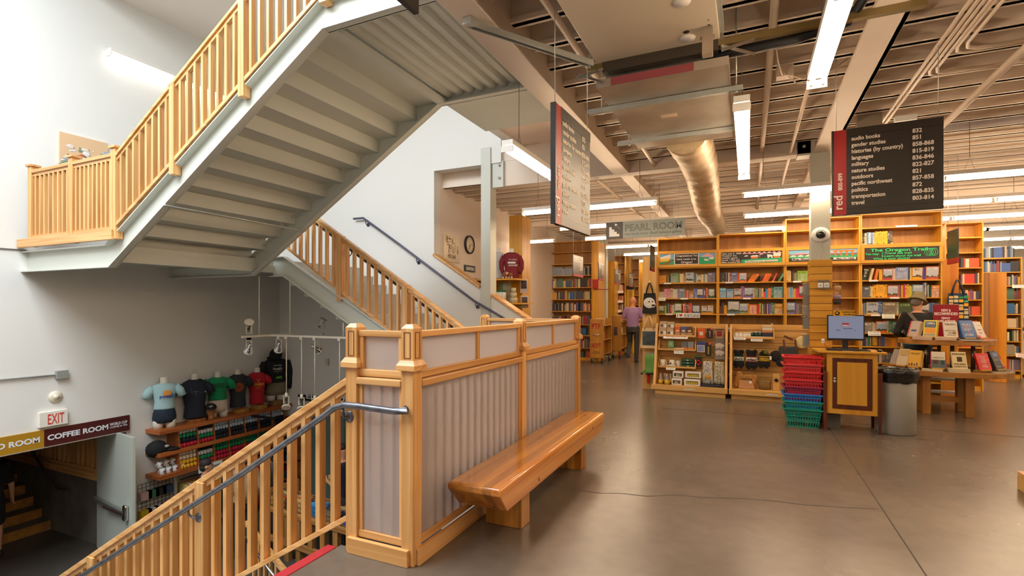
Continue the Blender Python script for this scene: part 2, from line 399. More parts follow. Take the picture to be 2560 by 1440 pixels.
# ================================================================ railings
def railing(root, y, segs, newels, bw=.034, bd=.05, rail=(.085, .045), shoe=(.07, .04)):
    """segs: (x0, top0, bottom0, x1, top1, bottom1, balusters); newels: (x, bottom, top, width, cap)"""
    for x0, t0, b0, x1, t1, b1, n in segs:
        ax = 'x'
        MB().bar((x0, y, t0-rail[1]/2), (x1, y, t1-rail[1]/2), rail[0], rail[1], plumb=True).build('handrail', fir(ax), root, bevel=.006)
        MB().bar((x0, y, t0-rail[1]-.02), (x1, y, t1-rail[1]-.02), .045, .04, plumb=True).build('sub_rail', fir(ax), root)
        if shoe: MB().bar((x0, y, b0+shoe[1]/2), (x1, y, b1+shoe[1]/2), shoe[0], shoe[1], plumb=True).build('bottom_rail', fir(ax), root, bevel=.004)
        sl = (t1-t0)/(x1-x0)
        for i in range(n):
            f = (i+1)/(n+1); x = x0+(x1-x0)*f; zt = t0+(t1-t0)*f-rail[1]-.02; zb = b0+(b1-b0)*f
            a, b = x-bw/2, x+bw/2
            MB().prism([(a, zb-sl*bw/2+.02), (b, zb+sl*bw/2+.02), (b, zt+sl*bw/2), (a, zt-sl*bw/2)], 'y', y-bd/2, y+bd/2).build('baluster', fir('z'), root)
    for x, zb, zt, wd, cap in newels:
        o = MB().box(x-wd/2, x+wd/2, y-wd/2, y+wd/2, zb, zt).build('newel_post', fir('z'), root, bevel=.005)
        if cap: MB().box(x-wd*.72, x+wd*.72, y-wd*.72, y+wd*.72, zt, zt+.03).build('post_cap', fir('x'), o, bevel=.006)

# ---- overhead flight: landing to upper floor
YR = 3.62
P = lambda u, v, y=YR: (lambda q: (q.x, q.z))(ony(u, v, y))
root = thing('stair_railing', 'fir railing along the overhead stair flight and its landing', 'railing', (-6.8, YR, 2.35))
(la, ta), (lb, tb), (lc, tc_) = P(83, 424), P(185, 407), P(292, 386)
zb = P(150, 592)[1]
tl = (ta+tb+tc_)/3
s0 = P(303, 377); s1 = P(437, 208); s2 = P(610, -6); q0 = P(303, 560); q1 = P(437, 411); q2 = P(610, 215)
s3x = P(815, -190)[0]; sl = (s2[1]-s0[1])/(s2[0]-s0[0]); sb = (q2[1]-q0[1])/(q2[0]-q0[0])
railing(root, YR, [(la, tl, zb, lb, tl, zb, 8), (lb, tl, zb, lc, tl, zb, 9),
    (lc, s0[1]-(s0[0]-lc)*sl, q0[1]-(q0[0]-lc)*sb, s1[0], s1[1], q1[1], 8), (s1[0], s1[1], q1[1], s2[0], s2[1], q2[1], 8),
    (s2[0], s2[1], q2[1], s3x, s2[1]+(s3x-s2[0])*sl, q2[1]+(s3x-s2[0])*sb, 8)],
    [(la, zb-.1, tl+.05, .09, 1), (lb, zb-.1, tl+.05, .09, 1), (lc, zb-.1, tl+.05, .09, 1), (s1[0], q1[1]-.12, s1[1]-.01, .085, 0), (s2[0], q2[1]-.12, s2[1]-.01, .085, 0), (s3x, q2[1]+(s3x-s2[0])*sb-.1, s2[1]+(s3x-s2[0])*sl+.1, .09, 0)],
    shoe=(.07, .05))
MB().box(XL+.02, lc+.02, YR-.07, YR-.03, zb-.11, zb+.01).build('fascia_board', fir('x'), root, bevel=.004)

# ---- staircase: two flights, landing, channel stringers
root = thing('staircase', 'grey steel switchback staircase with channel stringers and closed treads', 'staircase', (-7, YN, 0))
xk0, xk1 = -7.06, -3.607                 # kinks of the overhead flight
zb0, zt0, zb1, zt1 = 2.02, 2.31, 4.137, 4.42
def stringer(y, x_wall, xa, za, xb, zbb, x_end, dep, face):
    """channel: web plus flanges, outer face on -y when face < 0"""
    sl = (zbb-za)/(xb-xa); k = dep*.26
    web = [(x_wall, za), (xa, za), (xb, zbb), (x_end, zbb), (x_end, zbb+dep), (xb-k*.5, zbb+dep), (xa-k*.9, za+dep), (x_wall, za+dep)]
    m = MB(); m.prism(web, 'y', y, y+.02)
    fw = .085*face
    pts_b = [(x_wall, za), (xa, za), (xb, zbb), (x_end, zbb)]; pts_t = [(x_wall, za+dep), (xa-k*.9, za+dep), (xb-k*.5, zbb+dep), (x_end, zbb+dep)]
    for pts in (pts_b, pts_t):
        for p, q in zip(pts, pts[1:]):
            d = .014 if pts is pts_b else -.014
            m.prism([(p[0], p[1]), (q[0], q[1]), (q[0], q[1]+d), (p[0], p[1]+d)], 'y', y+.01, y+.01+fw)
    return m
stringer(YN, XL, xk0, zb0, xk1, zb1, -1.93, .285, -1).build('stringer', STEEL, root)
stringer(YF, XL+.03, xk0, zb0, xk1, zb1, -1.93, .285, -1).build('stringer', STEEL, root)
n = 12; go = (xk1-xk0)/(n-1)*1.0; ri = (zt1-zt0)/n
top = []
x, z = xk0-.1, zt0-.03
for i in range(n):
    top += [(x, z), (x, z+ri)]; z += ri; x += go
top.append((xk1+.12, z))
bot = [(px+.03, pz-.03) for px, pz in top]
m = MB(); m.prism(top+bot[::-1], 'y', YN+.02, YF); m.build('treads', STEEL, root)
# landing deck with ribbed soffit
def ribbed(x0, x1, y0, y1, z, axis, pitch=.15, h=.045):
    m = MB(); a0, a1 = (x0, x1) if axis == 'y' else (y0, y1); t = a0; prof = []
    while t < a1-1e-6:
        e = min(t+pitch, a1); wd = e-t
        prof += [(t, z), (t+wd*.42, z), (t+wd*.55, z+h), (t+wd*.87, z+h)]; t = e
    prof.append((a1, z)); poly = prof+[(a1, z+.1), (a0, z+.1)]
    m.prism(poly, 'y' if axis == 'y' else 'x', *( (y0, y1) if axis == 'y' else (x0, x1))); return m
ribbed(XL, xk0+.02, YN+.02, YB, 2.2, 'y', .075, .02).build('landing_deck', STEEL, root)
ribbed(xk1+.1, -1.93, YN+.02, YF, 4.22, 'y', .155, .05).build('upper_deck', STEEL, root)
MB().box(xk1-.02, xk1+.09, YN+.02, YF, 4.14, 4.2).build('deck_beam', STEEL, root)
MB().box(xk0-.02, xk0+.06, YN+.02, YB, 2.09, 2.2).build('deck_beam', STEEL, root)
a, b = ony(428, 515, YN), ony(765, 578, YF)
MB().tube([a+Vector((0, -.08, 0)), b], .011, 8).build('tie_rod', GALV, root)
# rising flight from the main floor
Y1 = 5.97
kx, kz = ony(716, 645, Y1).x, ony(716, 645, Y1).z
bx = -3.1; nz1 = 13; r1 = 2.3/nz1; g1 = (bx-(xk0+.1))/(nz1-1)
slo = -r1/g1
m = MB()
ex = -3.2
L1 = [(kx-.3, kz+.02), (kx, kz+.02), (ex, kz+.02+(ex-kx)*slo), (ex, kz-.30+(ex-kx)*slo), (kx+.02, kz-.30), (kx-.3, kz-.30)]
m.prism(L1, 'y', Y1, Y1+.02)
for dz, th in ((.02, -.014), (-.30, .014)):
    for p, q in (((kx-.3, kz+dz), (kx, kz+dz)), ((kx, kz+dz), (ex, kz+dz+(ex-kx)*slo))):
        m.prism([p, q, (q[0], q[1]+th), (p[0], p[1]+th)], 'y', Y1-.075, Y1+.01)
m.build('stringer', STEEL, root)
TREAD = plain('stair_concrete', 'b5b1a9', .7, vary=.12, vscale=4)
top = []; x, z = bx, 0.0
for i in range(nz1):
    top += [(x, z), (x+.02, z+r1)]; z += r1; x -= g1
top.append((xk0-.1, z)); bot = [(px-.06, pz-.07) for px, pz in top]
MB().prism(top+bot[::-1], 'y', Y1+.02, YB-.01).build('treads', TREAD, root)
MB().box(XL, xk0, YN+.02, YB, 2.24, 2.3).build('landing_floor', TREAD, root)

root = thing('stair_railing', 'fir railing with square newels beside the grey treads rising from the floor', 'railing', (-5, Y1-.02, 1))
yr = Y1-.02
A, B, C = P(722, 485, yr), P(852, 590, yr), P(1015, 711, yr)
D = P(1150, 810, yr); sl = (D[1]-P(803, 550, yr)[1])/(D[0]-P(803, 550, yr)[0]); t0 = P(803, 550, yr)
zt = lambda x: t0[1]+(x-t0[0])*sl
e0 = P(722, 625, yr); e1 = P(960, 818, yr); sb = (e1[1]-e0[1])/(e1[0]-e0[0]); zbf = lambda x: e0[1]+(x-e0[0])*sb
xs = [P(690, 600, yr)[0], B[0], C[0], P(1214, 800, yr)[0]]
railing(root, yr, [(xs[0], zt(xs[0]), zbf(xs[0]), xs[1], zt(xs[1]), zbf(xs[1]), 9), (xs[1], zt(xs[1]), zbf(xs[1]), xs[2], zt(xs[2]), zbf(xs[2]), 8), (xs[2], zt(xs[2]), zbf(xs[2]), xs[3], zt(xs[3]), zbf(xs[3]), 10)],
    [(xs[0], zbf(xs[0])-.1, zt(xs[0])+.05, .09, 1), (xs[1], zbf(xs[1])-.13, zt(xs[1])-.02, .1, 0), (xs[2], zbf(xs[2])-.13, zt(xs[2])-.02, .1, 0)], shoe=(.06, .035))
def bracket(m, p, wall, mi=0):
    """curved arm from the rail point p down and back to a wall point"""
    p, wv = Vector(p), Vector(wall)
    m.tube([p, p+Vector((0, 0, -.05)), (p+wv)/2+Vector((0, 0, -.05)), wv], .008, 8, mi)
root = thing('handrail', 'dark blue grey pipe handrail on brackets along the white stair wall', 'handrail', tuple(ony(1040, 640, YB-.08)))
yh = YB-.08
pts = [ony(u, v, yh) for u, v in ((884, 547), (908, 545), (1000, 612), (1185, 752), (1262, 797), (1300, 822))]
MB().tube(pts, .021, 12).build('pipe', plain('blue_grey_pipe', '55566a', .35, .4), root)
for u, v in ((914, 551), (1041, 645), (1189, 756)):
    p = ony(u, v, yh); m = MB(); bracket(m, p, p+Vector((0, .075, -.07))); m.lathe([(.0, 0), (.035, 0), (.035, .012), (0, .012)], p+Vector((0, .078, -.075)), 16, R=Matrix.Rotation(math.pi/2, 3, 'X'))
    m.build('bracket', MATS['blue_grey_pipe'], root)
root = thing('handrail', 'dark pipe handrail seen behind the balusters of the rising flight', 'handrail', (-5, Y1+.08, 1))
yh = Y1+.08
pts = [(x, yh, zt(x)-.16) for x in (xs[0]+.2, xs[3]+.1)]
MB().tube(pts, .02, 10).build('pipe', plain('dark_pipe', '3a332e', .4, .4), root)
for x in (xs[1]+.12, xs[2]+.18):
    m = MB(); bracket(m, (x, yh, zt(x)-.16), (x, Y1, zt(x)-.23)); m.build('bracket', MATS['dark_pipe'], root)

# ---- frosted screen round the stair opening
FROST = frosted('frosted_panel', 'f6ebe6', .34, .35)
FROST2 = frosted('frosted_upper', 'efe4de', .06, .3)
screen = thing('screen_partition', 'fir framed screen with frosted panels round the stair opening', 'partition', (-1.84, 4, 0))
def post(x, y, nm='post'):
    wd = .088
    o = MB().box(x-wd/2, x+wd/2, y-wd/2, y+wd/2, 0, 1.19).build(nm, fir('z'), screen, bevel=.004)
    m = MB(); h = wd/2+.022; m.box(x-h, x+h, y-h, y+h, 1.165, 1.195)
    h2 = wd/2+.004
    m.loft([[Vector((x+a*h, y+b*h, 1.195)) for a, b in ((-1,-1),(1,-1),(1,1),(-1,1))], [Vector((x+a*h2, y+b*h2, 1.225)) for a, b in ((-1,-1),(1,-1),(1,1),(-1,1))]], smooth=False)
    m.build('collar', fir('x'), o)
    m = MB(); h = wd/2
    m.box(x-h, x+h, y-h, y+h, 1.19, 1.415)
    m.loft([[Vector((x+a*h, y+b*h, 1.415)) for a, b in ((-1,-1),(1,-1),(1,1),(-1,1))], [Vector((x+a*h*.55, y+b*h*.55, 1.44)) for a, b in ((-1,-1),(1,-1),(1,1),(-1,1))]], smooth=False)
    m.build('finial', fir('z'), o)
    m = MB()
    for sx, sy in ((0, -1), (1, 0), (-1, 0), (0, 1)):
        c = Vector((x+sx*(h+.001), y+sy*(h+.001), 1.315))
        for a in (-1, 1):
            if sx: m.cb(c+Vector((0, a*.022, 0)), .003, .004, .155, 0); m.cb(c+Vector((0, 0, a*.077)), .003, .044, .004, 0)
            else: m.cb(c+Vector((a*.022, 0, 0)), .004, .003, .155, 0); m.cb(c+Vector((0, 0, a*.077)), .044, .003, .004, 0)
    m.build('inlay', plain('fir_dark_line', '6b3d18', .5), o)  # thin dark lines outlining each face of the post head
def panel(p, q, nm, nslat, mull):
    """framed frosted panel from post p to post q (points on the floor)"""
    p, q = Vector((*p, 0)), Vector((*q, 0)); d = (q-p).normalized(); nrm = Vector((d.y, -d.x, 0)); L = (q-p).length
    ax = 'x' if abs(d.x) > abs(d.y) else 'y'
    def bb(a, b, z0, z1, th, off=0):
        A = p+d*a+nrm*off; B = p+d*b+nrm*off
        m = MB(); m.bar(A+Vector((0, 0, (z0+z1)/2)), B+Vector((0, 0, (z0+z1)/2)), th, z1-z0); return m
    fr = bb(0, L, 1.36, 1.398, .06).build('top_rail', fir(ax), screen, bevel=.004)
    bb(0, L, 1.11, 1.155, .05).build('upper_frame_rail', fir(ax), screen, bevel=.004)
    bb(0, L, 1.06, 1.105, .085, .008).build('ledge', fir(ax), screen, bevel=.008)
    bb(0, L, .10, .145, .06).build('sill_rail', fir(ax), screen, bevel=.004)
    bb(-.06, L+.06, 0, .10, .03, .052).build('base_board', fir(ax), screen, bevel=.004)
    for a in [0.0, L-.035]+[L*(i+1)/(mull+1)-.017 for i in range(mull)]:
        bb(a, a+.035, 1.15, 1.362, .045).build('stile', fir('z'), screen)
    bb(.0, L, 1.15, 1.362, .006).build('upper_pane', FROST2, screen)
    bb(.0, L, .14, 1.065, .005, .012).build('frosted_pane', FROST, screen)
    for a in (0, L-.028): bb(a, a+.028, .14, 1.065, .05).build('side_bead', fir('z'), screen)
    for i in range(nslat):
        a = L*(i+.85)/(nslat+.7)
        bb(a-.012, a+.012, .14, 1.065, .045, -.017).build('slat', fir('z'), screen)
PA, PB, PC, PD = (-2.275, 2.555), (-1.845, 2.555), (-1.845, 4.17), (-1.845, 5.80)
PE = (ony(1214, 800, 5.82).x, 5.80)
for p in (PA, PB, PC, PD, PE): post(*p)
h = .044
panel((PA[0]+h, PA[1]), (PB[0]-h, PB[1]), 'end', 3, 0)
panel((PB[0], PB[1]+h), (PC[0], PC[1]-h), 'long', 14, 1)
panel((PC[0], PC[1]+h), (PD[0], PD[1]-h), 'long', 14, 1)
panel((PD[0]-h, PD[1]), (PE[0]+h, PE[1]), 'back', 9, 1)

# ---- descending flight in the foreground
yd = 2.56
root = thing('stair_railing', 'fir baluster railing descending past the frosted screen to the lower shop', 'railing', (-4, yd, -1))
T0, T1 = P(858, 953, yd), P(150, 1441, yd); sl = (T1[1]-T0[1])/(T1[0]-T0[0]); zt2 = lambda x: T0[1]+(x-T0[0])*sl
B0, B1 = P(858, 1300, yd), P(606, 1440, yd); sb = sl; zb2 = lambda x: B0[1]-.02+(x-B0[0])*sb
xA = PA[0]-.044; xN = P(512, 1200, yd)[0]; xM = P(240, 1400, yd)[0]; xE = P(30, 1500, yd)[0]
railing(root, yd, [(xA, zt2(xA), zb2(xA), xN, zt2(xN), zb2(xN), 10), (xN, zt2(xN), zb2(xN), xM, zt2(xM), zb2(xM), 11), (xM, zt2(xM), zb2(xM), xE, zt2(xE), zb2(xE), 8)],
    [(xN, zb2(xN)-.1, zt2(xN)-.03, .1, 0), (xM, zb2(xM)-.1, zt2(xM)-.03, .1, 0)], bw=.036, bd=.055, rail=(.08, .05))
root = thing('handrail', 'worn grey pipe handrail bracketed to the descending fir railing', 'handrail', (-3.5, yd-.08, 0))
yh = yd-.085
pts = [Vector((PB[0]-.01, PB[1]-.04, ony(1020, 1026, yh).z)), ony(1018, 1027, yh), ony(985, 1028, yh), ony(900, 1016, yh), ony(862, 1012, yh), ony(838, 1018, yh), ony(812, 1038, yh), ony(610, 1181, yh), ony(200, 1442, yh), ony(40, 1544, yh)]
MB().tube(pts, .0205, 14).build('pipe', PIPE, root)
for u, v, du in ((857, 1020, 16), (470, 1272, 26)):
    p = ony(u, v, yh); q = ony(u+du, v+22, yd-.05)
    m = MB(); m.tube([p, p+Vector((0, .005, -.045)), q+Vector((-.03, -.02, .0)), q], .009, 8)
    m.lathe([(0, 0), (.036, 0), (.036, .01), (.012, .014), (0, .014)], q+Vector((0, .008, 0)), 18, R=Matrix.Rotation(math.pi/2, 3, 'X'))
    m.build('bracket', PIPE, root)
root = thing('stair_flight', 'concrete stair flight going down with a red nosing strip', 'stairs', (-3.5, 1.6, ZL))
nd = 14; rd = -ZL/nd; gd = rd/abs(sl); top = []; x, z = -2.46, -.02
top.append((-2.40, z))
for i in range(nd):
    top += [(x, z), (x, z-rd)]; z -= rd; x -= gd
bot = [(px+.1, pz-.1) for px, pz in top]
MB().prism(top+bot[::-1], 'y', .6, 2.5).build('treads', TREAD, root)
MB().box(-2.475, -2.40, .6, 2.52, -.04, .006).build('nosing_strip', plain('red_rubber', 'a31f28', .5), root, bevel=.004)
# bench
bench = thing('bench', 'thick laminated fir bench with two block legs beside the frosted screen', 'bench', (-1.565, 4.05, 0))
bw0, bw1, by0, by1, bz = -1.753, -1.376, 2.815, 5.31, .428
rings = []
for z, dx, dy in ((.245, .012, .125), (.38, 0, 0), (.415, 0, 0), (bz, .012, .012)):
    rings.append([Vector((bw0+dx, by0+dy, z)), Vector((bw1-dx, by0+dy, z)), Vector((bw1-dx, by1-dy, z)), Vector((bw0+dx, by1-dy, z))])
MB().loft(rings, smooth=False).build('seat', wood('bench_fir', 'dd9640', 'b0601c', 'y', .16, .55, True, .5, 16, 'x'), bench, bevel=.006)
for y0 in (3.255, 4.655):
    MB().box(-1.707, -1.427, y0, y0+.145, 0, .246).build('leg', wood('bench_leg', 'd89a45', 'b06a22', 'z', .25, .6, False, .3, 14, 'x'), bench, bevel=.006)
# ================================================================ fluorescent lights
TUBE = glow('fluorescent_tube', (1.0, .75, .50), 42)
TUBEC = glow('cool_tube', (1.0, .95, .88), 7)
HOUS = plain('fixture_enamel', 'e6e0d6', .35)
def fixture(label, c, axis, length, lens=2, tubes=2, z_hang=4.0, group=None, mat=None, chain=True):
    """strip light hung at c (centre of the tubes)"""
    c = Vector(c); root = thing('fluorescent_light', label, 'strip light', c, group=group)
    d = Vector((1, 0, 0)) if axis == 'x' else Vector((0, 1, 0)); n = Vector((-d.y, d.x, 0))
    a, b = c-d*length/2, c+d*length/2
    up = Vector((0, 0, .045))
    m = MB(); m.bar(a+up+Vector((0, 0, .02)), b+up+Vector((0, 0, .02)), .12, .05)
    for e in (a, b): m.bar(e-d*.006, e+d*.006, .13, .06)
    m.build('housing', HOUS, root)
    seg = length/lens
    for i in range(lens):
        for t in ([-.035, .035] if tubes == 2 else [0]):
            p = a+d*(i*seg+.03)+n*t-Vector((0, 0, .0)); q = a+d*((i+1)*seg-.03)+n*t
            MB().tube([p, q], .0165, 8).build('tube', mat or TUBE, root)
            for e in (p, q): MB().bar(e+Vector((0, 0, -.016)), e+Vector((0, 0, .03)), .03, .016).build('lamp_holder', HOUS, root)
    if chain:
        for f in (.12, .88):
            e = a+d*length*f+Vector((0, 0, .09)); m = MB()
            m.tube([e-d*.05, e+Vector((0, 0, .16)), e+d*.05], .0025, 5, cap=False); m.tube([e+Vector((0, 0, .16)), (e.x, e.y, z_hang)], .0035, 5)
            m.build('hanger', plain('chain_grey', '6d645c', .5, .5), root)
    return root
ZT = 3.1; YS = (ZT-EYE)/(3.0-EYE)
where = {'y0': 'in the row by the column', 'y1': 'in the second row', 'y2': 'in the third row', 'y3': 'in the fourth row', 'y4': 'in the fifth row', 'y5': 'in the farthest row'}
rows = [7.42, 9.18, 10.82, 12.6, 14.6, 16.9]
ordn = ['first', 'second', 'third', 'fourth', 'fifth', 'sixth', 'seventh', 'eighth', 'ninth', 'tenth', 'eleventh', 'twelfth', 'thirteenth', 'fourteenth', 'fifteenth', 'sixteenth', 'seventeenth', 'eighteenth', 'nineteenth', 'twentieth']
def nth(i):
    if i < 20: return ordn[i]
    t = ['twenty', 'thirty', 'forty', 'fifty', 'sixty', 'seventy', 'eighty', 'ninety']
    n = i+1
    if n % 10 == 0: return t[n//10-2][:-1]+'ieth'
    return t[n//10-2]+'-'+ordn[n % 10-1]
for i, yy in enumerate(rows):
    y = yy*YS
    x = -3.22*YS
    fixture('warm strip light over the left aisle '+where['y%d' % i], (x+1.1, y, ZT), 'x', 2.2, group='ceiling strip lights', z_hang=4.05)
    for j in range(5 if i < 3 else 3):
        if i > 2 and j == 0: continue
        fixture('warm strip light, %s right of the duct %s' % (nth(j), where['y%d' % i]), (-.085+1.12+j*2.24, y, ZT), 'x', 2.24, group='ceiling strip lights', z_hang=4.05)
fixture('short warm strip light hanging over the corridor bookcase', (-5.0, 10.8*YS, ZT), 'x', 1.6, 1, group='ceiling strip lights')
p1, p2 = onz(2042, 228, ZT), onz(2114, 0, ZT)
fixture('big bright strip light close overhead beside the right ceiling beam', (p1.x+.0, p1.y-1.2, ZT+.05), 'y', 2.4, 2)
p1 = onz(1860, 443, ZT); p2 = onz(1860, 266, ZT)
fixture('end-on double length strip light hanging by the air duct', (p1.x, (p1.y+p2.y)/2, ZT), 'y', p1.y-p2.y, 2)
p1 = onz(1268, 372, ZT)
fixture('strip light hanging by chains beside the left directory sign', (p1.x, p1.y+1.2, ZT), 'y', 2.4, 2, z_hang=4.28)
for x, y, t in ((3.2, 3.4, 'y'), (3.2, .6, 'y'), (.6, .5, 'y'), (6.4, 3.6, 'x'), (6.4, 1, 'x'), (9.6, 3, 'x'), (3.2, -2, 'x'), (7, -2, 'x')):
    fixture('warm strip light overhead in the near part of the store, out of the picture', (x, y, ZT+.1), t, 2.4, 2, group='near ceiling strip lights')
# lights on the white walls of the stair well
p1, p2 = onx(271, 130, XL+.1), onx(568, 254, XL+.1)
root = fixture('strip light fixed on the white wall above the stair landing', (XL+.11, (p1.y+p2.y)/2, p1.z-.03), 'y', p2.y-p1.y, 2, 2, mat=TUBEC, chain=False)
# ================================================================ pipes and conduits under the ceiling
PP = plain('cream_pipe', 'dcc8b2', .45)
def pipe(label, pts, r, nm='ceiling_pipe', cat='pipe', mat=None, group=None):
    o = MB().tube(pts, r, 10).build(nm, mat or PP); return mark(o, label, cat, group)
def bpipe(label, u, v, z, y0, y1, r, **k):
    p = onz(u, v, z); return pipe(label, [(p.x, y0, z), (p.x, y1, z)], r, **k)
bpipe('thick cream pipe passing through the cross beam left of the strip lights', 1907, 352, 3.72, 2.5, 15, .03)
bpipe('thin cream pipe running beside the right ceiling beam', 1990, 330, 3.66, 1.5, 16, .02)
bpipe('cream pipe running close along the air handler casing into the cross beam', 1618, 385, 3.70, -1, 8.02, .028)
bpipe('cream sprinkler pipe over the left aisle behind the directory sign', 1545, 492, 3.62, 8.2, 17, .028)
bpipe('thick cream sprinkler pipe crossing the ceiling at the right edge', 2465, 212, 3.66, 2, 15, .035)
bpipe('thin rod pipe beside the right sprinkler pipe', 2425, 245, 3.70, 2, 9.5, .012)
for i, du in enumerate((0, 14)):
    bpipe('%s of two straight cream conduits running past the dark directory sign' % ('left', 'right')[i], 2290+du, 188, 3.72, 2, 9.5, .015, nm='conduit', cat='conduit')
for i, (u, v, yt) in enumerate(((2352, 140, 190), (2366, 140, 186), (2398, 110, 134), (2416, 110, 128))):
    p = onz(u, v, 3.72); q = onz(2330+60*(i > 1), yt, 3.72)
    pts = [(p.x, 1.5, 3.72), (p.x, q.y-.15, 3.72), (p.x+.03, q.y-.05, 3.72), (p.x+.1, q.y, 3.72), (p.x+4, q.y, 3.72)]
    pipe('cream conduit bending right in the bundle, %s from the beam' % ('third', 'fourth', 'fifth', 'sixth')[i], pts, .015, 'conduit', 'conduit')
o = MB().box(*(lambda p: (p.x-.12, p.x+.12, p.y-.05, p.y+.05, 3.6, 3.76))(onz(2172, 300, 3.7))).build('junction_box', plain('grey_box', '857768', .5)); mark(o, 'grey junction box on the joists above the dark directory sign', 'junction box')
o = MB().box(*(lambda p: (p.x-.1, p.x+.1, p.y-.04, p.y+.04, 3.62, 3.68))(onz(2263, 297, 3.65))).build('wireless_access_box', WHITE); mark(o, 'small white box on the joists right above the dark directory sign', 'box')
o = MB().box(*(lambda p: (p.x-.07, p.x+.07, p.y-.05, p.y+.05, 3.64, 3.74))(onz(1962, 178, 3.7))).build('junction_box', PP); mark(o, 'cream junction box with cables between the duct and the right beam', 'junction box')
p = onz(1962, 178, 3.68)
for k, (dx, dy) in enumerate(((.5, .1), (-.1, -.5), (.35, .35))):
    pipe('loose cream cable, %s of those leaving the junction box' % ordn[k], [p+Vector((0, 0, -.02)), p+Vector((dx*.3, dy*.3, -.09)), p+Vector((dx*.7, dy*.7, -.05)), p+Vector((dx, dy, .06))], .006, 'cable', 'cable')
# ================================================================ air handler, plenum, duct
ah = thing('air_handler', 'cream boxed air handler hung under the ceiling joists', 'air handler', (-.65, 3, 3.5))
a, b = onz(1491, 160, 3.5), onz(1803, 128, 3.5)
UX0, UX1, UY = a.x, b.x, a.y
CASE = plain('air_handler_casing', 'cdbfa9', .38)
MB().box(UX0, UX1, 1.0, UY, 3.5, 3.95).build('casing', CASE, ah, bevel=.006)
for u, v in ((1719, 95), (1705, 5)): MB().lathe([(0, -.012), (.05, -.01), (.056, 0)], onz(u, v, 3.5), 20).build('drain_plate', HOUS, ah)
m = MB()
for u, v, r in ((1716, 80, .022), (1772, 62, .008), (1771, 50, .005)):
    p = onz(u, v, 3.499); m.lathe([(0, -.001), (r, -.001), (r, 0)], p, 14)
m.build('drain_hole', BLACK, ah)
p = onz(1769, 98, 3.42)
m = MB(); m.box(p.x-.035, p.x+.035, p.y-.03, p.y+.03, 3.30, 3.5).box(p.x-.05, p.x+.05, p.y-.008, p.y+.008, 3.42, 3.445)
m.build('condensate_trap', frosted('milky_plastic', 'e8d8c4', .25), ah, bevel=.006)
m = MB(); m.box(UX1, UX1+.03, 1, UY-.05, 3.52, 3.58); m.build('edge_channel', GALV, ah)
st = thing('strut_rail', 'long galvanised strut carrying the air handler across to the right beam', 'strut', (0, UY+.03, 3.45))
MB().box(UX0-.08, 1.03, UY, UY+.05, 3.455, 3.5).build('rail', plain('yellow_zinc', '9c8a5e', .35, .8), st)
for x in (UX0-.05, UX1+.12):
    for k in (-1, 1): MB().bar((x-.11*k, UY-.02, 3.44), (x+.11*k, UY-.03, 3.33 if k > 0 else 3.40), .004, .022).build('perforated_strap', CHROME, st)
m = MB(); m.tube([(UX0-.05, UY+.02, 3.5), (UX0-.05, UY+.02, 4.05)], .005, 6); m.tube([(.95, UY+.02, 3.5), (.95, UY+.02, 4.05)], .005, 6); m.build('threaded_rod', GALV, st)
pl = thing('duct_plenum', 'shiny galvanised duct box with a faded red band under the ceiling', 'duct', (-.6, 5, 3.3))
a, b, c_, d_ = onz(1490, 221, 3.3), onz(1815, 169, 3.3), onz(1597, 372, 3.3), onz(1818, 345, 3.3)
zt_ = ony(1495, 200, a.y).z
m = MB(); m.box(a.x, b.x+.02, a.y, c_.y, 3.3, zt_).box(a.x+.05, b.x-.03, a.y+.12, c_.y-.05, zt_, 3.75); m.build('box', plain('duct_steel', 'd2cabd', .33, .8, vary=.2, vscale=2.5), pl)
zt_ = ony(1495, 200, a.y).z
m = MB(); m.box(a.x+.12, b.x-.22, a.y-.003, a.y, 3.302, zt_-.002); m.build('red_band', plain('faded_red', '96464a', .45), pl)
m = MB(); m.box(a.x+.05, b.x-.05, UY+.05, a.y, 3.42, 3.8); m.build('collar', plain('dark_duct', '5d564c', .4, .8), pl)
p = onz(1672, 288, 3.299); MB().box(p.x-.07, p.x+.07, p.y-.03, p.y+.05, 3.297, 3.3).build('paper_label', plain('old_label', 'c2a98f', .6), pl)
for i, (q, r) in enumerate((((1472, 283), (1858, 225)), ((1545, 361), (1868, 322)))):
    s1_, s2_ = onz(*q, 3.27), onz(*r, 3.27)
    root = thing('strut_rail', 'galvanised strut under the shiny duct box, %s one' % ('nearer', 'farther')[i], 'strut', (s1_.x, s1_.y, 3.25))
    MB().box(s1_.x, s2_.x, s1_.y-.02, s1_.y+.02, 3.255, 3.295).build('rail', GALV, root)
    m = MB()
    for x in (s1_.x+.12, s2_.x-.05): m.tube([(x, s1_.y, 3.24), (x, s1_.y, 4.05)], .006, 6); m.lathe([(.012, 3.238), (.012, 3.255)], (x, s1_.y, 0), 6)
    m.build('threaded_rod', GALV, root)
D0, D1 = Vector((-.62, c_.y, 3.42)), None
q = onl(1792, 575, (0, 14.0), (1, 0)); D1 = q
pts, rs = [], []
for i in range(60):
    f = i/59; p = D0.lerp(D1, f); p.z += .06*math.sin(f*9)-.0; p.x += .03*math.sin(f*7)
    pts.append(p); rs.append(.235+.012*math.sin(i*2.1)+.006*math.sin(i*5.3)-.02*f)
DUCTM = plain('foil_insulation', 'cdb48f', .42, .35, bump=.9, bscale=9, vary=.2, vscale=8)
o = MB().tube(pts, rs, 20).build('flexible_duct', DUCTM); mark(o, 'wrinkled foil-wrapped round duct running back over the bookcases', 'duct')
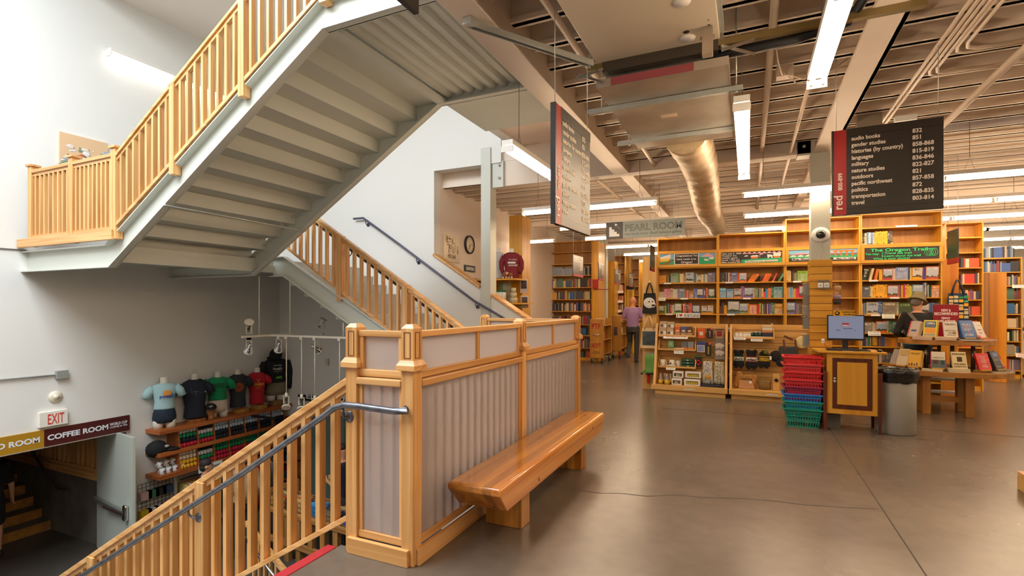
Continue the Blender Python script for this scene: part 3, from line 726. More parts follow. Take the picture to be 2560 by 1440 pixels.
# galvanised brace from the centre beam to the air handler
a = onz(1172, 52, 3.60); b = Vector((UX0-.02, UY-.05, 3.5))
root = thing('brace_channel', 'galvanised channel brace from the cream beam to the air handler', 'brace', a)
m = MB(); m.bar(a, b, .045, .004); 
off = (b-a).normalized().cross(Vector((0, 0, 1))).normalized()*.022
m.bar(a+off+Vector((0, 0, -.02)), b+off+Vector((0, 0, -.02)), .004, .045); m.bar(a-off+Vector((0, 0, -.02)), b-off+Vector((0, 0, -.02)), .004, .045)
m.build('channel', GALV, root); MB().cb(a+Vector((.0, 0, -.01)), .07, .06, .05).build('clip', GALV, root)
pipe('thick black insulated hose dropping along the strut to the air handler', [(.78, UY-.5, 4.0), (.74, UY-.15, 3.62), (.62, UY+.08, 3.48), (.3, UY+.1, 3.44), (UX1-.1, UY+.1, 3.43)], .035, 'hose', 'hose', BLACK)

# ================================================================ hanging signs
DARK = plain('sign_black', '1d1613', .35)
LET = plain('sign_lettering', 'e9dccd', .5)
def wires(root, tops, z=4.0, nm='suspension_wire'):
    m = MB()
    for t in tops: m.tube([t, (t[0], t[1], z)], .003, 5)
    m.build(nm, GALV, root)
def directory(label, p, r, w_, h_, zt_):
    """p: left end on the floor, r: direction of reading, zt_: top"""
    p = Vector((p[0], p[1], 0)); r = Vector((r[0], r[1], 0)).normalized(); n = r.cross(Vector((0, 0, 1)))
    root = thing('directory_sign', label, 'sign', (p.x, p.y, zt_-h_))
    z = zt_-h_/2
    A = lambda f, fz, off=0: p+r*(w_*f)+Vector((0, 0, zt_-h_*fz))+n*off
    m = MB(); m.bar(p+Vector((0, 0, z)), p+r*w_+Vector((0, 0, z)), .028, h_); m.build('board', DARK, root, bevel=.002)
    for f0, f1 in ((-.006, .085), (.93, 1.0)):
        zz = zt_-h_*(f0+f1)/2; MB().bar(p+r*(w_*.135)+Vector((0, 0, zz)), p+r*w_+Vector((0, 0, zz)), .036, h_*(f1-f0)).build('header_strip', DARK, root, bevel=.002)
    MB().bar(p+r*.014+Vector((0, 0, z)), p+r*(w_*.137)+Vector((0, 0, z)), .034, h_*1.0).build('red_panel', RED, root)
    MB().bar(p-r*.004+Vector((0, 0, z)), p+r*.014+Vector((0, 0, z)), .038, h_*1.004).build('edge_cap', DARK, root)
    rowsT = [('audio books', '832'), ('gender studies', '851'), ('histories (by country)', '858-868'), ('languages', '815-819'), ('military', '836-846'), ('nature studies', '822-827'), ('outdoors', '821'), ('pacific northwest', '857-858'), ('politics', '872'), ('transportation', '828-835'), ('travel', '803-814')]
    for i, (a, b) in enumerate(rowsT):
        fz = .136+.0752*i
        text(a, root, A(.185, fz, .014), r, (0, 0, 1), h_*.064, LET, bold=.0011).scale.x = .87
        text(b, root, A(.735, fz-.002, .014), r, (0, 0, 1), h_*.064, LET, bold=.0011).scale.x = .9
    text('red', root, A(.098, .94, .017), (0, 0, 1), -r, h_*.125, LET, bold=.0015)
    text('800-899', root, A(.098, .71, .017), (0, 0, 1), -r, h_*.062, LET, bold=.001)
    wires(root, [tuple(A(.04, 0)), tuple(A(.96, 0))])
    return root
d0, d1 = 4.585, 4.226
atd = lambda u, d: E0*0+Vector((_c*((u-1280)/FPX*d)-_s*d, _s*((u-1280)/FPX*d)+_c*d, 0))
q0, q1 = atd(2080, d0), atd(2358, d1)
directory('black and red directory sign hanging in front of the tall bookcases', q0, q1-q0, (q1-q0).length, .75, 3.105)
q0, q1 = atd(1383, 3.5), atd(1471, 4.15)
directory('black and red directory sign hanging edge-on left of the shiny duct', q0, q1-q0, (q1-q0).length, .825, 2.94)
p = onz(1043, 20, 2.94); 
root = thing('directory_sign', 'dark hanging sign whose lower corner shows at the top edge', 'sign', (p.x, p.y-.5, 2.9))
e = onz(1041, 36, 2.9)
MB().box(e.x-.014, e.x+.014, e.y-.75, e.y, 2.9, 3.65).build('board', DARK, root); wires(root, [(e.x, e.y-.1, 3.65), (e.x, e.y-.65, 3.65)])
# PEARL ROOM
yp = 9.3
a, b = ony(1515, 555, yp), ony(1711, 546, yp); zb_ = ony(1515, 598, yp).z; zt_ = (a.z+b.z)/2
root = thing('hanging_sign', 'grey PEARL ROOM sign with white stair pictogram', 'sign', (a.x, yp, zb_))
GREY = plain('sign_grey', '9ba3a0', .5); 
MB().box(a.x, b.x, yp, yp+.03, zb_, zt_).build('board', GREY, root)
wq = (b.x-a.x)
MB().box(a.x, a.x+wq*.225, yp-.006, yp, zb_, zt_).build('pictogram_panel', plain('sign_charcoal', '4a4846', .5), root)
hh = zt_-zb_
x0, z0 = a.x+wq*.045, zb_+hh*.13
sw, sh = wq*.135/4, hh*.58/4
poly = [(x0, z0), (x0+4*sw, z0)]
for i in range(4): poly += [(x0+(4-i)*sw, z0+(i+1)*sh), (x0+(3-i)*sw, z0+(i+1)*sh)]
MB().prism(poly, 'y', yp-.009, yp-.006).build('stair_symbol', WHITE, root)
m = MB(); ax_, az_ = x0+sw*4.3, z0+sh*3.0
m.bar((ax_, yp-.008, az_), (ax_-sw*1.6, yp-.008, az_+sh*1.7), .003, .03, up=(0, -1, 0))
ex_, ez_ = ax_-sw*2.2, az_+sh*2.4
m.prism([(ex_, ez_), (ex_+sw*1.3, ez_-sh*.3), (ex_+sw*.3, ez_-sh*1.2)], 'y', yp-.009, yp-.006)
m.build('arrow_symbol', WHITE, root)
GL = plain('sign_green_grey', '6f7a74', .5)
text('PEARL ROOM', root, (a.x+wq*.25, yp, zb_+hh*.42), (1, 0, 0), (0, 0, 1), hh*.55, GL, width=wq*.72, bold=.006)
text('rare book room \u2022 basil hallward gallery', root, (a.x+wq*.25, yp, zb_+hh*.17), (1, 0, 0), (0, 0, 1), hh*.2, GL, width=wq*.72, bold=.002)
wires(root, [(a.x+.1, yp+.015, zt_), (b.x-.1, yp+.015, zt_)])
# small aisle signs
def aisle(label, uL, uR, vtL, vbL, zt_, facing=True, dark=False):
    d = (zt_-EYE)*FPX/(V0-vtL); L = atd(uL, d); h_ = (vbL-vtL)/FPX*d
    # along the depth direction until uR
    R_ = onl(uR, 700, (L.x, 0), (0, 1))
    y1 = R_.y
    root = thing('aisle_sign', label, 'sign', (L.x, L.y, zt_-h_))
    m = MB(); m.box(L.x-.008, L.x+.008, L.y, y1, zt_-h_, zt_); m.build('board', DARK if dark else plain('aisle_board', '4b3a30', .3), root)
    MB().box(L.x-.01, L.x+.01, L.y, y1, zt_-h_, zt_-h_*.88).build('number_strip', RED, root)
    m = MB()
    for i in range(7 if not dark else 0):
        zz = zt_-h_*(.1+.09*i); m.box(L.x+.008, L.x+.0095, L.y+(y1-L.y)*(.08 if i < 3 else .65), L.y+(y1-L.y)*(.5 if i in (0, 1) else .92), zz-.008, zz+.008)
    if m.v: m.build('lettering', LET, root)
    wires(root, [(L.x, L.y+.05*(y1-L.y), zt_), (L.x, L.y+.95*(y1-L.y), zt_)])
    return root
aisle('section sign with red foot hanging before the double bookcase beyond the screen', 1432, 1457, 636, 690, 2.62)
aisle('section sign with red foot hanging right of the bookcase end with red tag', 1496, 1508, 655, 700, 2.62)
aisle('section sign with red foot hanging over the second aisle bookcase', 1537, 1551, 672, 710, 2.6)
aisle('section sign with red foot hanging over the third aisle bookcase', 1572, 1582, 682, 716, 2.6)
root = aisle('narrow dark sign hanging edge-on left of the tall bookcases', 1626, 1636, 612, 676, 2.6, dark=True)
q0 = ony(2370, 580, 9.9); q1 = ony(2395, 579, 9.5)
root = thing('aisle_sign', 'dark green striped section sign with red foot right of the chalkboards', 'sign', (q0.x, q0.y, 2))
zt_, zb_ = q0.z, ony(2370, 662, 9.9).z
MB().bar((q0.x, q0.y, (zt_+zb_)/2), (q1.x, q1.y, (zt_+zb_)/2), .02, zt_-zb_).build('board', plain('dark_green_board', '2a3324', .4), root)
zz = zb_+(zt_-zb_)*.08
MB().bar((q0.x, q0.y-.002, zz), (q1.x, q1.y-.002, zz), .024, (zt_-zb_)*.16).build('number_strip', RED, root)
r_ = q1-q0; r_.z = 0
text('357', root, Vector((q0.x, q0.y, zb_+.05))+r_*.45+Vector((0, -.014, 0)), r_, (0, 0, 1), .09, LET, bold=.002)
wires(root, [(q0.x, q0.y, zt_), (q1.x, q1.y, zt_)])
# security dome on the column
p = ony(2051, 587, CY0)
root = thing('security_camera', 'dark security camera dome on the grey steel column', 'security camera', p)
RX = Matrix.Rotation(math.pi/2, 3, 'X')
MB().lathe([(0, 0), (.1, 0), (.1, .02), (.085, .045), (0, .05)], p, 28, R=RX, sx=1.1).build('base', WHITE, root)
MB().lathe([(.062, .04), (.058, .06), (.042, .082), (.02, .094), (.0, .097)], p, 24, R=RX).build('dome', plain('dark_dome', '1a1614', .08, coat=1), root)
MB().tube([p+Vector((.0, -.012, -.09)), p+Vector((.02, -.008, -.2)), p+Vector((-.02, -.008, -.32)), p+Vector((.03, -.008, -.42))], .004, 6).build('cable', plain('pale_cable', 'c8bfb4', .5), root)
# ================================================================ books and bookcases
def mth(N, L, op, a, b=None, c=None):
    n = N.new('ShaderNodeMath'); n.operation = op
    for i, v in enumerate((a, b, c)):
        if v is None: continue
        if isinstance(v, (int, float)): n.inputs[i].default_value = v
        else: L.new(v, n.inputs[i])
    return n.outputs[0]
def spine_mat():
    m, nt, b, N, L = nodes('book_spine')
    oi = N.new('ShaderNodeObjectInfo'); tc = N.new('ShaderNodeTexCoord'); sx = N.new('ShaderNodeSeparateXYZ'); L.new(tc.outputs['Generated'], sx.inputs[0])
    z, x = sx.outputs['Z'], sx.outputs['X']; R = oi.outputs['Random']
    bw = N.new('ShaderNodeRGBToBW'); L.new(oi.outputs['Color'], bw.inputs[0])
    dark = mth(N, L, 'LESS_THAN', bw.outputs[0], .22)
    ink = N.new('ShaderNodeMix'); ink.data_type = 'RGBA'; L.new(dark, ink.inputs['Factor'])
    ink.inputs['A'].default_value = (.03, .025, .03, 1); ink.inputs['B'].default_value = (.75, .68, .55, 1)
    # title strokes
    cb = N.new('ShaderNodeCombineXYZ'); L.new(mth(N, L, 'MULTIPLY', z, 34), cb.inputs[2]); L.new(mth(N, L, 'MULTIPLY', R, 91), cb.inputs[0]); L.new(mth(N, L, 'MULTIPLY', x, 3), cb.inputs[1])
    nz = N.new('ShaderNodeTexNoise'); nz.inputs['Scale'].default_value = 1; nz.inputs['Detail'].default_value = 1; L.new(cb.outputs[0], nz.inputs['Vector'])
    t = mth(N, L, 'GREATER_THAN', nz.outputs[0], .5)
    lo = mth(N, L, 'ADD', mth(N, L, 'MULTIPLY', R, .25), .15)
    t = mth(N, L, 'MULTIPLY', t, mth(N, L, 'GREATER_THAN', z, lo)); t = mth(N, L, 'MULTIPLY', t, mth(N, L, 'LESS_THAN', z, mth(N, L, 'ADD', lo, .5)))
    t = mth(N, L, 'MULTIPLY', t, mth(N, L, 'LESS_THAN', mth(N, L, 'ABSOLUTE', mth(N, L, 'SUBTRACT', x, .5)), .22))
    # bands
    f7 = mth(N, L, 'FRACT', mth(N, L, 'MULTIPLY', R, 7.3)); f13 = mth(N, L, 'FRACT', mth(N, L, 'MULTIPLY', R, 13.7))
    bd = mth(N, L, 'LESS_THAN', mth(N, L, 'ABSOLUTE', mth(N, L, 'SUBTRACT', z, mth(N, L, 'ADD', mth(N, L, 'MULTIPLY', f7, .25), .72))), .035)
    bd = mth(N, L, 'MULTIPLY', bd, mth(N, L, 'GREATER_THAN', f13, .55))
    lab = mth(N, L, 'LESS_THAN', z, .1); lab = mth(N, L, 'MULTIPLY', lab, mth(N, L, 'LESS_THAN', f13, .3))
    k = mth(N, L, 'MAXIMUM', t, mth(N, L, 'MAXIMUM', bd, lab))
    mx = N.new('ShaderNodeMix'); mx.data_type = 'RGBA'; L.new(mth(N, L, 'MULTIPLY', k, .8), mx.inputs['Factor']); L.new(oi.outputs['Color'], mx.inputs['A']); L.new(ink.outputs['Result'], mx.inputs['B'])
    L.new(mx.outputs['Result'], b.inputs['Base Color']); b.inputs['Roughness'].default_value = .42
    return m
def cover_mat():
    """face-out cover: title bar, picture with horizon and blot, all from the object's own colour and chance"""
    m, nt, b, N, L = nodes('book_cover')
    oi = N.new('ShaderNodeObjectInfo'); tc = N.new('ShaderNodeTexCoord'); sx = N.new('ShaderNodeSeparateXYZ'); L.new(tc.outputs['Generated'], sx.inputs[0])
    z, x = sx.outputs['Z'], sx.outputs['X']; R = oi.outputs['Random']
    f7 = mth(N, L, 'FRACT', mth(N, L, 'MULTIPLY', R, 7.3)); f13 = mth(N, L, 'FRACT', mth(N, L, 'MULTIPLY', R, 13.7)); f29 = mth(N, L, 'FRACT', mth(N, L, 'MULTIPLY', R, 29.1))
    cb = N.new('ShaderNodeCombineXYZ'); L.new(mth(N, L, 'MULTIPLY', x, 3.2), cb.inputs[0]); L.new(mth(N, L, 'MULTIPLY', z, 4.5), cb.inputs[2]); L.new(mth(N, L, 'MULTIPLY', R, 57), cb.inputs[1])
    nz = N.new('ShaderNodeTexNoise'); nz.inputs['Scale'].default_value = 1; nz.inputs['Detail'].default_value = 5; L.new(cb.outputs[0], nz.inputs['Vector'])
    hs = N.new('ShaderNodeHueSaturation'); L.new(oi.outputs['Color'], hs.inputs['Color']); L.new(mth(N, L, 'ADD', mth(N, L, 'MULTIPLY', nz.outputs[0], .14), .43), hs.inputs['Hue']); hs.inputs['Saturation'].default_value = .6
    L.new(mth(N, L, 'ADD', mth(N, L, 'MULTIPLY', nz.outputs[0], 1.7), .2), hs.inputs['Value'])
    pic = mth(N, L, 'LESS_THAN', z, mth(N, L, 'ADD', mth(N, L, 'MULTIPLY', f7, .35), .45))
    # landscape: pale sky, dark ridge, foreground in the cover's own colour
    ridge = mth(N, L, 'ADD', mth(N, L, 'MULTIPLY', nz.outputs[0], .5), mth(N, L, 'MULTIPLY', f29, .3))
    sky = N.new('ShaderNodeMix'); sky.data_type = 'RGBA'; L.new(f13, sky.inputs['Factor']); sky.inputs['A'].default_value = (.28, .42, .62, 1); sky.inputs['B'].default_value = (.62, .56, .5, 1)
    hill = N.new('ShaderNodeMix'); hill.data_type = 'RGBA'; L.new(f7, hill.inputs['Factor']); hill.inputs['A'].default_value = (.05, .08, .035, 1); hill.inputs['B'].default_value = (.11, .085, .07, 1)
    ls = N.new('ShaderNodeMix'); ls.data_type = 'RGBA'; L.new(mth(N, L, 'GREATER_THAN', z, ridge), ls.inputs['Factor']); L.new(hill.outputs['Result'], ls.inputs['A']); L.new(sky.outputs['Result'], ls.inputs['B'])
    l2 = N.new('ShaderNodeMix'); l2.data_type = 'RGBA'; L.new(mth(N, L, 'LESS_THAN', z, mth(N, L, 'MULTIPLY', nz.outputs[0], .36)), l2.inputs['Factor']); L.new(ls.outputs['Result'], l2.inputs['A']); L.new(oi.outputs['Color'], l2.inputs['B'])
    which = mth(N, L, 'LESS_THAN', f29, .6); pk = N.new('ShaderNodeMix'); pk.data_type = 'RGBA'; L.new(which, pk.inputs['Factor']); L.new(hs.outputs[0], pk.inputs['A']); L.new(l2.outputs['Result'], pk.inputs['B'])
    frm = mth(N, L, 'LESS_THAN', mth(N, L, 'ABSOLUTE', mth(N, L, 'SUBTRACT', x, .5)), .46)
    pic = mth(N, L, 'MAXIMUM', mth(N, L, 'MULTIPLY', pic, frm), mth(N, L, 'MULTIPLY', which, mth(N, L, 'MULTIPLY', frm, mth(N, L, 'LESS_THAN', z, .95))))
    mx = N.new('ShaderNodeMix'); mx.data_type = 'RGBA'; L.new(pic, mx.inputs['Factor']); L.new(oi.outputs['Color'], mx.inputs['A']); L.new(pk.outputs['Result'], mx.inputs['B'])
    # title strokes at the top
    c2 = N.new('ShaderNodeCombineXYZ'); L.new(mth(N, L, 'MULTIPLY', x, 16), c2.inputs[0]); L.new(mth(N, L, 'MULTIPLY', R, 77), c2.inputs[1])
    n2 = N.new('ShaderNodeTexNoise'); n2.inputs['Scale'].default_value = 1; n2.inputs['Detail'].default_value = 0; L.new(c2.outputs[0], n2.inputs['Vector'])
    row = mth(N, L, 'GREATER_THAN', mth(N, L, 'FRACT', mth(N, L, 'MULTIPLY', z, 11)), .45)
    t = mth(N, L, 'MULTIPLY', row, mth(N, L, 'GREATER_THAN', n2.outputs[0], .46))
    t = mth(N, L, 'MULTIPLY', t, mth(N, L, 'GREATER_THAN', z, .73)); t = mth(N, L, 'MULTIPLY', t, mth(N, L, 'LESS_THAN', z, .93)); t = mth(N, L, 'MULTIPLY', t, mth(N, L, 'LESS_THAN', mth(N, L, 'ABSOLUTE', mth(N, L, 'SUBTRACT', x, .5)), .36))
    bw = N.new('ShaderNodeRGBToBW'); L.new(oi.outputs['Color'], bw.inputs[0]); dark = mth(N, L, 'LESS_THAN', bw.outputs[0], .3)
    ink = N.new('ShaderNodeMix'); ink.data_type = 'RGBA'; L.new(dark, ink.inputs['Factor']); ink.inputs['A'].default_value = (.05, .04, .05, 1); ink.inputs['B'].default_value = (.85, .8, .68, 1)
    m2 = N.new('ShaderNodeMix'); m2.data_type = 'RGBA'; L.new(t, m2.inputs['Factor']); L.new(mx.outputs['Result'], m2.inputs['A']); L.new(ink.outputs['Result'], m2.inputs['B'])
    L.new(m2.outputs['Result'], b.inputs['Base Color']); b.inputs['Roughness'].default_value = .3
    return m
SPINE, COVER = spine_mat(), cover_mat()
def vcol_mat():
    m, nt, b, N, L = nodes('far_book_spines')
    a = N.new('ShaderNodeVertexColor'); a.layer_name = 'Col'; L.new(a.outputs[0], b.inputs['Base Color']); b.inputs['Roughness'].default_value = .5
    return m
FARB = vcol_mat()
def mesh_of(mb, name, mats):
    o = mb.build(name, mats, None, True); me = o.data; bpy.data.objects.remove(o); return me
# unit books: x width 0..1, y depth 0..1 (spine or cover at y=0), z height 0..1
mb = MB(); mb.box(0, 1, 0, .98, 0, .001).box(0, .1, 0, 1, 0, 1).box(.9, 1, 0, 1, 0, 1).box(.1, .9, 0, .06, 0, 1); mb.box(.1, .9, .06, .96, .02, .97, 1)
SPINE_ME = mesh_of(mb, 'book_spine_out', [SPINE, CREAM])
mb = MB(); mb.box(0, 1, 0, .06, 0, 1).box(0, 1, .94, 1, 0, 1).box(0, .03, .06, .94, 0, 1); mb.box(.03, .98, .06, .94, .01, .99, 1)
COVER_ME = mesh_of(mb, 'book_face_out', [COVER, CREAM])
NAMED = [('white', 'e8e4da'), ('cream', 'd8c69c'), ('grey', '8a8c8c'), ('black', '1c1a1c'), ('red', 'b01c20'), ('maroon', '5e1520'), ('orange', 'e0641c'), ('yellow', 'e5ab18'), ('gold', 'b8882a'), ('green', '3a7a3c'), ('dark green', '1c4028'), ('lime', '9cba38'), ('teal', '1d7f78'), ('light blue', '7fb0d2'), ('blue', '2a5aa8'), ('navy', '1d2747'), ('purple', '563a80'), ('lilac', '9a78ae'), ('pink', 'd85a86'), ('brown', '6b4326'), ('tan', 'b08c5c')]
def cname(h):
    r = lambda q: [int(q[i:i+2], 16) for i in (0, 2, 4)]
    a = r(h); return min(NAMED, key=lambda t: sum((p-q)**2 for p, q in zip(a, r(t[1]))))[0]
NEARMASS = []
MIX = ['e2d8c4', 'd8cbb0', '20201f', '2a3450', '7a2a26', 'c8b890', 'e8e2d6', '3a5a4a', '8a8880', 'b08c5c', 'c85a30', '4a6a8a', '5a4a3a', 'dcc890']
BOOKN = [0]
SMALL = 62   # square pixels: smaller books belong to the mass of distant books
def book(parent_M, x, z, wd, ht, dp, col, face, tilt, y, label, group):
    if wd*ht < SMALL*PX*PX:
        NEARMASS.append((parent_M @ Matrix.Translation((x, y, z)) @ (Matrix.Rotation(math.radians(tilt), 4, 'Y') if tilt and not face else Matrix.Identity(4)), wd, dp, ht, lin(col))); return None
    o = bpy.data.objects.new('book', COVER_ME if face else SPINE_ME); COL.objects.link(o)
    M = parent_M @ Matrix.Translation((x, y, z))
    if tilt: M = M @ Matrix.Rotation(math.radians(tilt), 4, 'X' if face else 'Y')
    o.matrix_world = M @ Matrix.Diagonal((wd, dp, ht, 1))
    o.color = (*lin(col), 1); mark(o, label, 'book', group); BOOKN[0] += 1
    return o
PX = .00705  # metres for one pixel of the picture at the centre bookcases
def jitter(h, k=10):
    v = [max(0, min(255, int(h[i:i+2], 16)+rnd.randint(-k, k))) for i in (0, 2, 4)]
    return '%02x%02x%02x' % tuple(v)
def fill(M, x0, x1, z, spec, where, group, depth=.14, yset=.03):
    """tokens: s count:colour:width:height | f:colour:width:height (face out) | g:width | l count:colour:width:height:tilt (leaning)"""
    x = x0; n = 0
    for tok in spec.split():
        p = tok.split(':')
        k = p[0][0]
        if k == 'g': x += float(p[1])*PX; continue
        if k == 'f':
            wd, ht = float(p[2])*PX, float(p[3])*PX
            if x+wd > x1: break
            book(M, x, z+.002, wd-.003, ht, .022, p[1], True, 6, yset+.005, 'face-out %s cover, %s from left on the %s' % (cname(p[1]), nth(n), where), group); n += 1; x += wd
        else:
            c = int(p[0][1:] or 1); wt, ht = float(p[2])*PX/c, float(p[3])*PX; tl = float(p[4]) if len(p) > 4 else 0
            for i in range(c):
                if x+wt > x1: break
                h2 = ht*(1+rnd.uniform(-.05, .05) if c > 1 and not tl else 1)
                book(M, x, z+.002, wt-.0015, h2, depth*rnd.uniform(.9, 1.05), jitter(p[1] if (c < 4 or tl or p[1][:2] > 'd6' or rnd.random() < .5) else rnd.choice(MIX), 10), False, tl, yset+rnd.uniform(0, .012), '%s book%s, %s from left on the %s' % (cname(p[1]), ' leaning' if tl else '', nth(n), where), group)
                n += 1; x += wt
            if tl: x += ht*math.sin(math.radians(tl))
def bookcase(label, origin, rz, wd, ztop, shelves, depth=.30, mat=None, group=None, top=True, tags=None):
    """origin: left front foot; local x along the front, y to the back"""
    root = thing('bookcase', label, 'bookcase', origin, rz, group)
    wm = mat or oak
    for x in (0, wd-.022): MB().box(x, x+.022, 0, depth, 0, ztop).build('side_panel', wm('z'), root, True, bevel=.002)
    MB().box(.02, wd-.02, depth-.015, depth, .05, ztop).build('back_panel', wood('back_oak', 'b5813a', '9a6a28', 'z', .45, .5), root, True)
    for z in shelves: MB().box(.022, wd-.022, .004, depth-.015, z-.02, z).build('shelf', wm('x'), root, True, bevel=.002)
    if top: MB().box(0, wd, .002, depth, ztop-.02, ztop+.0).build('top_board', wm('x'), root, True)
    MB().box(.02, wd-.02, .03, .045, 0, .08).build('kick_board', wm('x'), root, True)
    for x, z in (tags or []): MB().box(x, x+.13, -.004, .002, z-.024, z+.004).build('shelf_label', WHITE, root, True)
    return root
RZ = math.radians(6.9); DW = Vector((math.cos(RZ), math.sin(RZ), 0)); PW = ony(1643, 700, 9.95); PW.z = 0
SH = [1.985, 1.695, 1.405, 1.10, .87, .60, .30, .09]
UN = [(0.0, 1.066, 2.82, [2.58, 2.27], 'the Oregon board'), (1.069, 2.168, 2.86, [2.58, 2.27], 'the July board'),
      (2.171, 3.312, 3.08, [2.87, 2.59, 2.27], 'the river chalkboard'), (3.315, 4.46, 3.10, [2.87, 2.59, 2.27], 'the green trail chalkboard')]
WHERE = ['top book shelf', 'second book shelf', 'third book shelf', 'fourth book shelf', 'fifth book shelf', 'sixth book shelf', 'low book shelf']
SPEC = [
 ["s3:dfa01c:14:20 s2:d8921a:6:21 s4:3a2a22:11:20 f:86a27c:19:25 s2:5f8a34:4:24 s4:e0cda0:9:24 s1:e0a030:3:23 s1:7c7468:3:23 f:cfcfcb:20:26 s5:52788a:8:24 f:cf8c3c:11:20 s2:e2cfae:5:21 s2:3c8a88:3:24 s3:ddc8a4:7:22 f:6c6a88:19:25",
  "s5:d8c4a8:13:17 f:cc6a8a:17:25 s1:c9b08a:7:26 s6:dcd4c8:12:24 g:1 f:6f8098:17:25 s6:d05a38:11:21 f:c98a3c:10:19 s2:6a7cba:9:24 f:5862ae:15:24 s1:5a3a7a:7:24 s2:d0682c:5:27 g:1 f:2f6a68:15:24",
  "f:6f7a28:14:21 g:1 s2:9ab83c:5:22 s5:3e4a58:10:26 s1:e04a28:4:23 s3:cdbfa8:7:23 f:5ba04a:18:27 g:2 s1:d0503a:6:27 s6:bf4a3c:18:27 g:1 f:2a6fae:18:22 g:4 f:d89a48:14:21 g:1 f:dd9a2c:14:22",
  "s3:c8c8c0:12:13 g:12 f:26282a:21:12 f:c9c9b4:15:11 f:a8747a:13:9 f:2f8a4a:20:10 f:b0c040:22:12 f:2e5848:20:7"],
 ["s9:3a2f2c:24:25 s1:c8322a:3:23 f:5b6a9c:16:24 s2:e0681c:4:23 f:d8785a:18:23 g:2 l4:e2741c:15:24:32 s2:2a2224:5:14 l3:e4701a:14:23:24 l1:c43028:4:24:24 l1:4a8a62:5:30:28 l3:58447e:12:24:22 l4:4f8a48:12:22:20 l2:4a3a7c:7:20:20 f:5c7a80:17:26",
  "f:5a9ac0:17:26 g:1 f:6fa0cc:16:23 g:1 f:cc8a6a:17:24 s2:94609a:7:29 f:7a68a8:21:26 s1:d8c8a8:3:25 s2:6a8a4a:6:26 s5:9a8a7a:11:25 s1:e8b070:4:24 s1:d8502c:4:15 s3:3a8ac4:6:23 s3:e07838:7:24 s2:1c6a58:6:27 f:6aa0a8:21:27 s4:3a6a3a:8:23",
  "s2:6a2a28:4:19 s3:4a4038:7:28 s4:dfa21c:8:22 g:1 f:5f7880:28:33 f:8a9a6a:20:27 s1:d09a30:3:27 f:d8682c:18:24 s4:c83a30:6:24 s1:a8c040:3:27 s6:8a7a6a:9:26 s5:4a3a3c:9:25 s2:6a5aa0:5:26 s3:2f7a5a:8:28 f:b8862c:19:26 s6:e0a41e:13:26",
  "s2:d8c8b0:6:13 f:5a80a8:34:8 s4:a89888:7:13 s1:d05a38:3:12 s3:48688a:9:12 s3:5a8ac0:9:15 s4:cdb8a0:8:12 s5:5a4a78:10:12 s3:b06a4a:5:12 s4:5a5a9a:9:12 s3:a84040:6:12 f:d8a838:16:12 s1:c8b898:4:20 s6:8a8078:12:12 s5:b8702c:10:12"],
 ["s3:dcb878:10:27 s3:3a3028:6:26 s5:7a9050:8:21 f:8ab83c:23:25 s4:cc5a58:10:25",
  "s4:d8a878:6:25 s3:7ab0d8:8:26 s3:e09a2c:6:22 s3:d0405c:8:22 f:c21c4a:14:29",
  "f:6a70a8:19:29 s5:8a6a7a:10:27 s3:5a4a3a:6:26 f:dda22c:10:24",
  "s3:a8888a:6:12 f:d8a030:17:12 s4:b89868:8:12"],
 ["s1:1e1a1a:9:29:12 l2:dcc8a0:5:29:12 l2:d0742c:5:27:10 s4:e0a828:7:25 f:a8405a:20:27 s4:e0c8b8:6:27 f:7a8ab8:25:29 s4:c8a458:8:27 f:dfa028:20:28 s3:4a3a80:6:28 f:b85848:26:30 s4:d8b890:8:22 s4:c8d0c8:8:27 f:8a80a0:26:28 s1:5a3a8a:3:28",
  "f:5a6270:17:25 s2:dcc494:5:27 s8:e8ac20:30:30 f:b8584a:22:28 s4:5a78a8:6:27 s3:e0a428:4:28 s2:c03a58:4:30 s3:d8a840:9:29 s2:c8b838:5:27 f:6a8a9c:21:29 s4:5a3a88:9:33 s4:b8c8b8:7:28 f:c87828:16:27 s5:d8c8b8:9:28 f:c86a5a:20:24 s3:6a9a30:6:28",
  "s4:7a8898:9:27 f:c8b498:24:29 s3:2a5a9a:9:32 f:8a7a62:29:29 s1:dcd0bc:4:29 f:4a6a30:25:27 s4:2a78b8:10:26 s2:d8c8a8:5:28 f:6a8ab0:20:26 s5:4a5a8a:12:28 s5:7a6a8a:12:28 s4:c8583a:10:28",
  "f:8a8478:22:24 s3:c8b898:7:24 f:e07020:23:27 s6:3a7a4a:17:27 s9:5a6a5a:25:25 s8:4a4a6a:24:26",
  "s4:3a3a6a:12:21 s4:2a7a5a:10:22 s3:d8a030:10:22 s7:3a5a8a:15:23 s3:b8783a:12:22 s5:d89028:12:20 s8:6a5a4a:22:21",
  "s6:a85a4a:16:24 s7:3a5a98:15:26 s5:c8c0a8:10:25 s9:5a5a5a:26:24", "s9:4a5a7a:24:26 s9:9a6a4a:26:25 s9:7a7a6a:25:26"]]
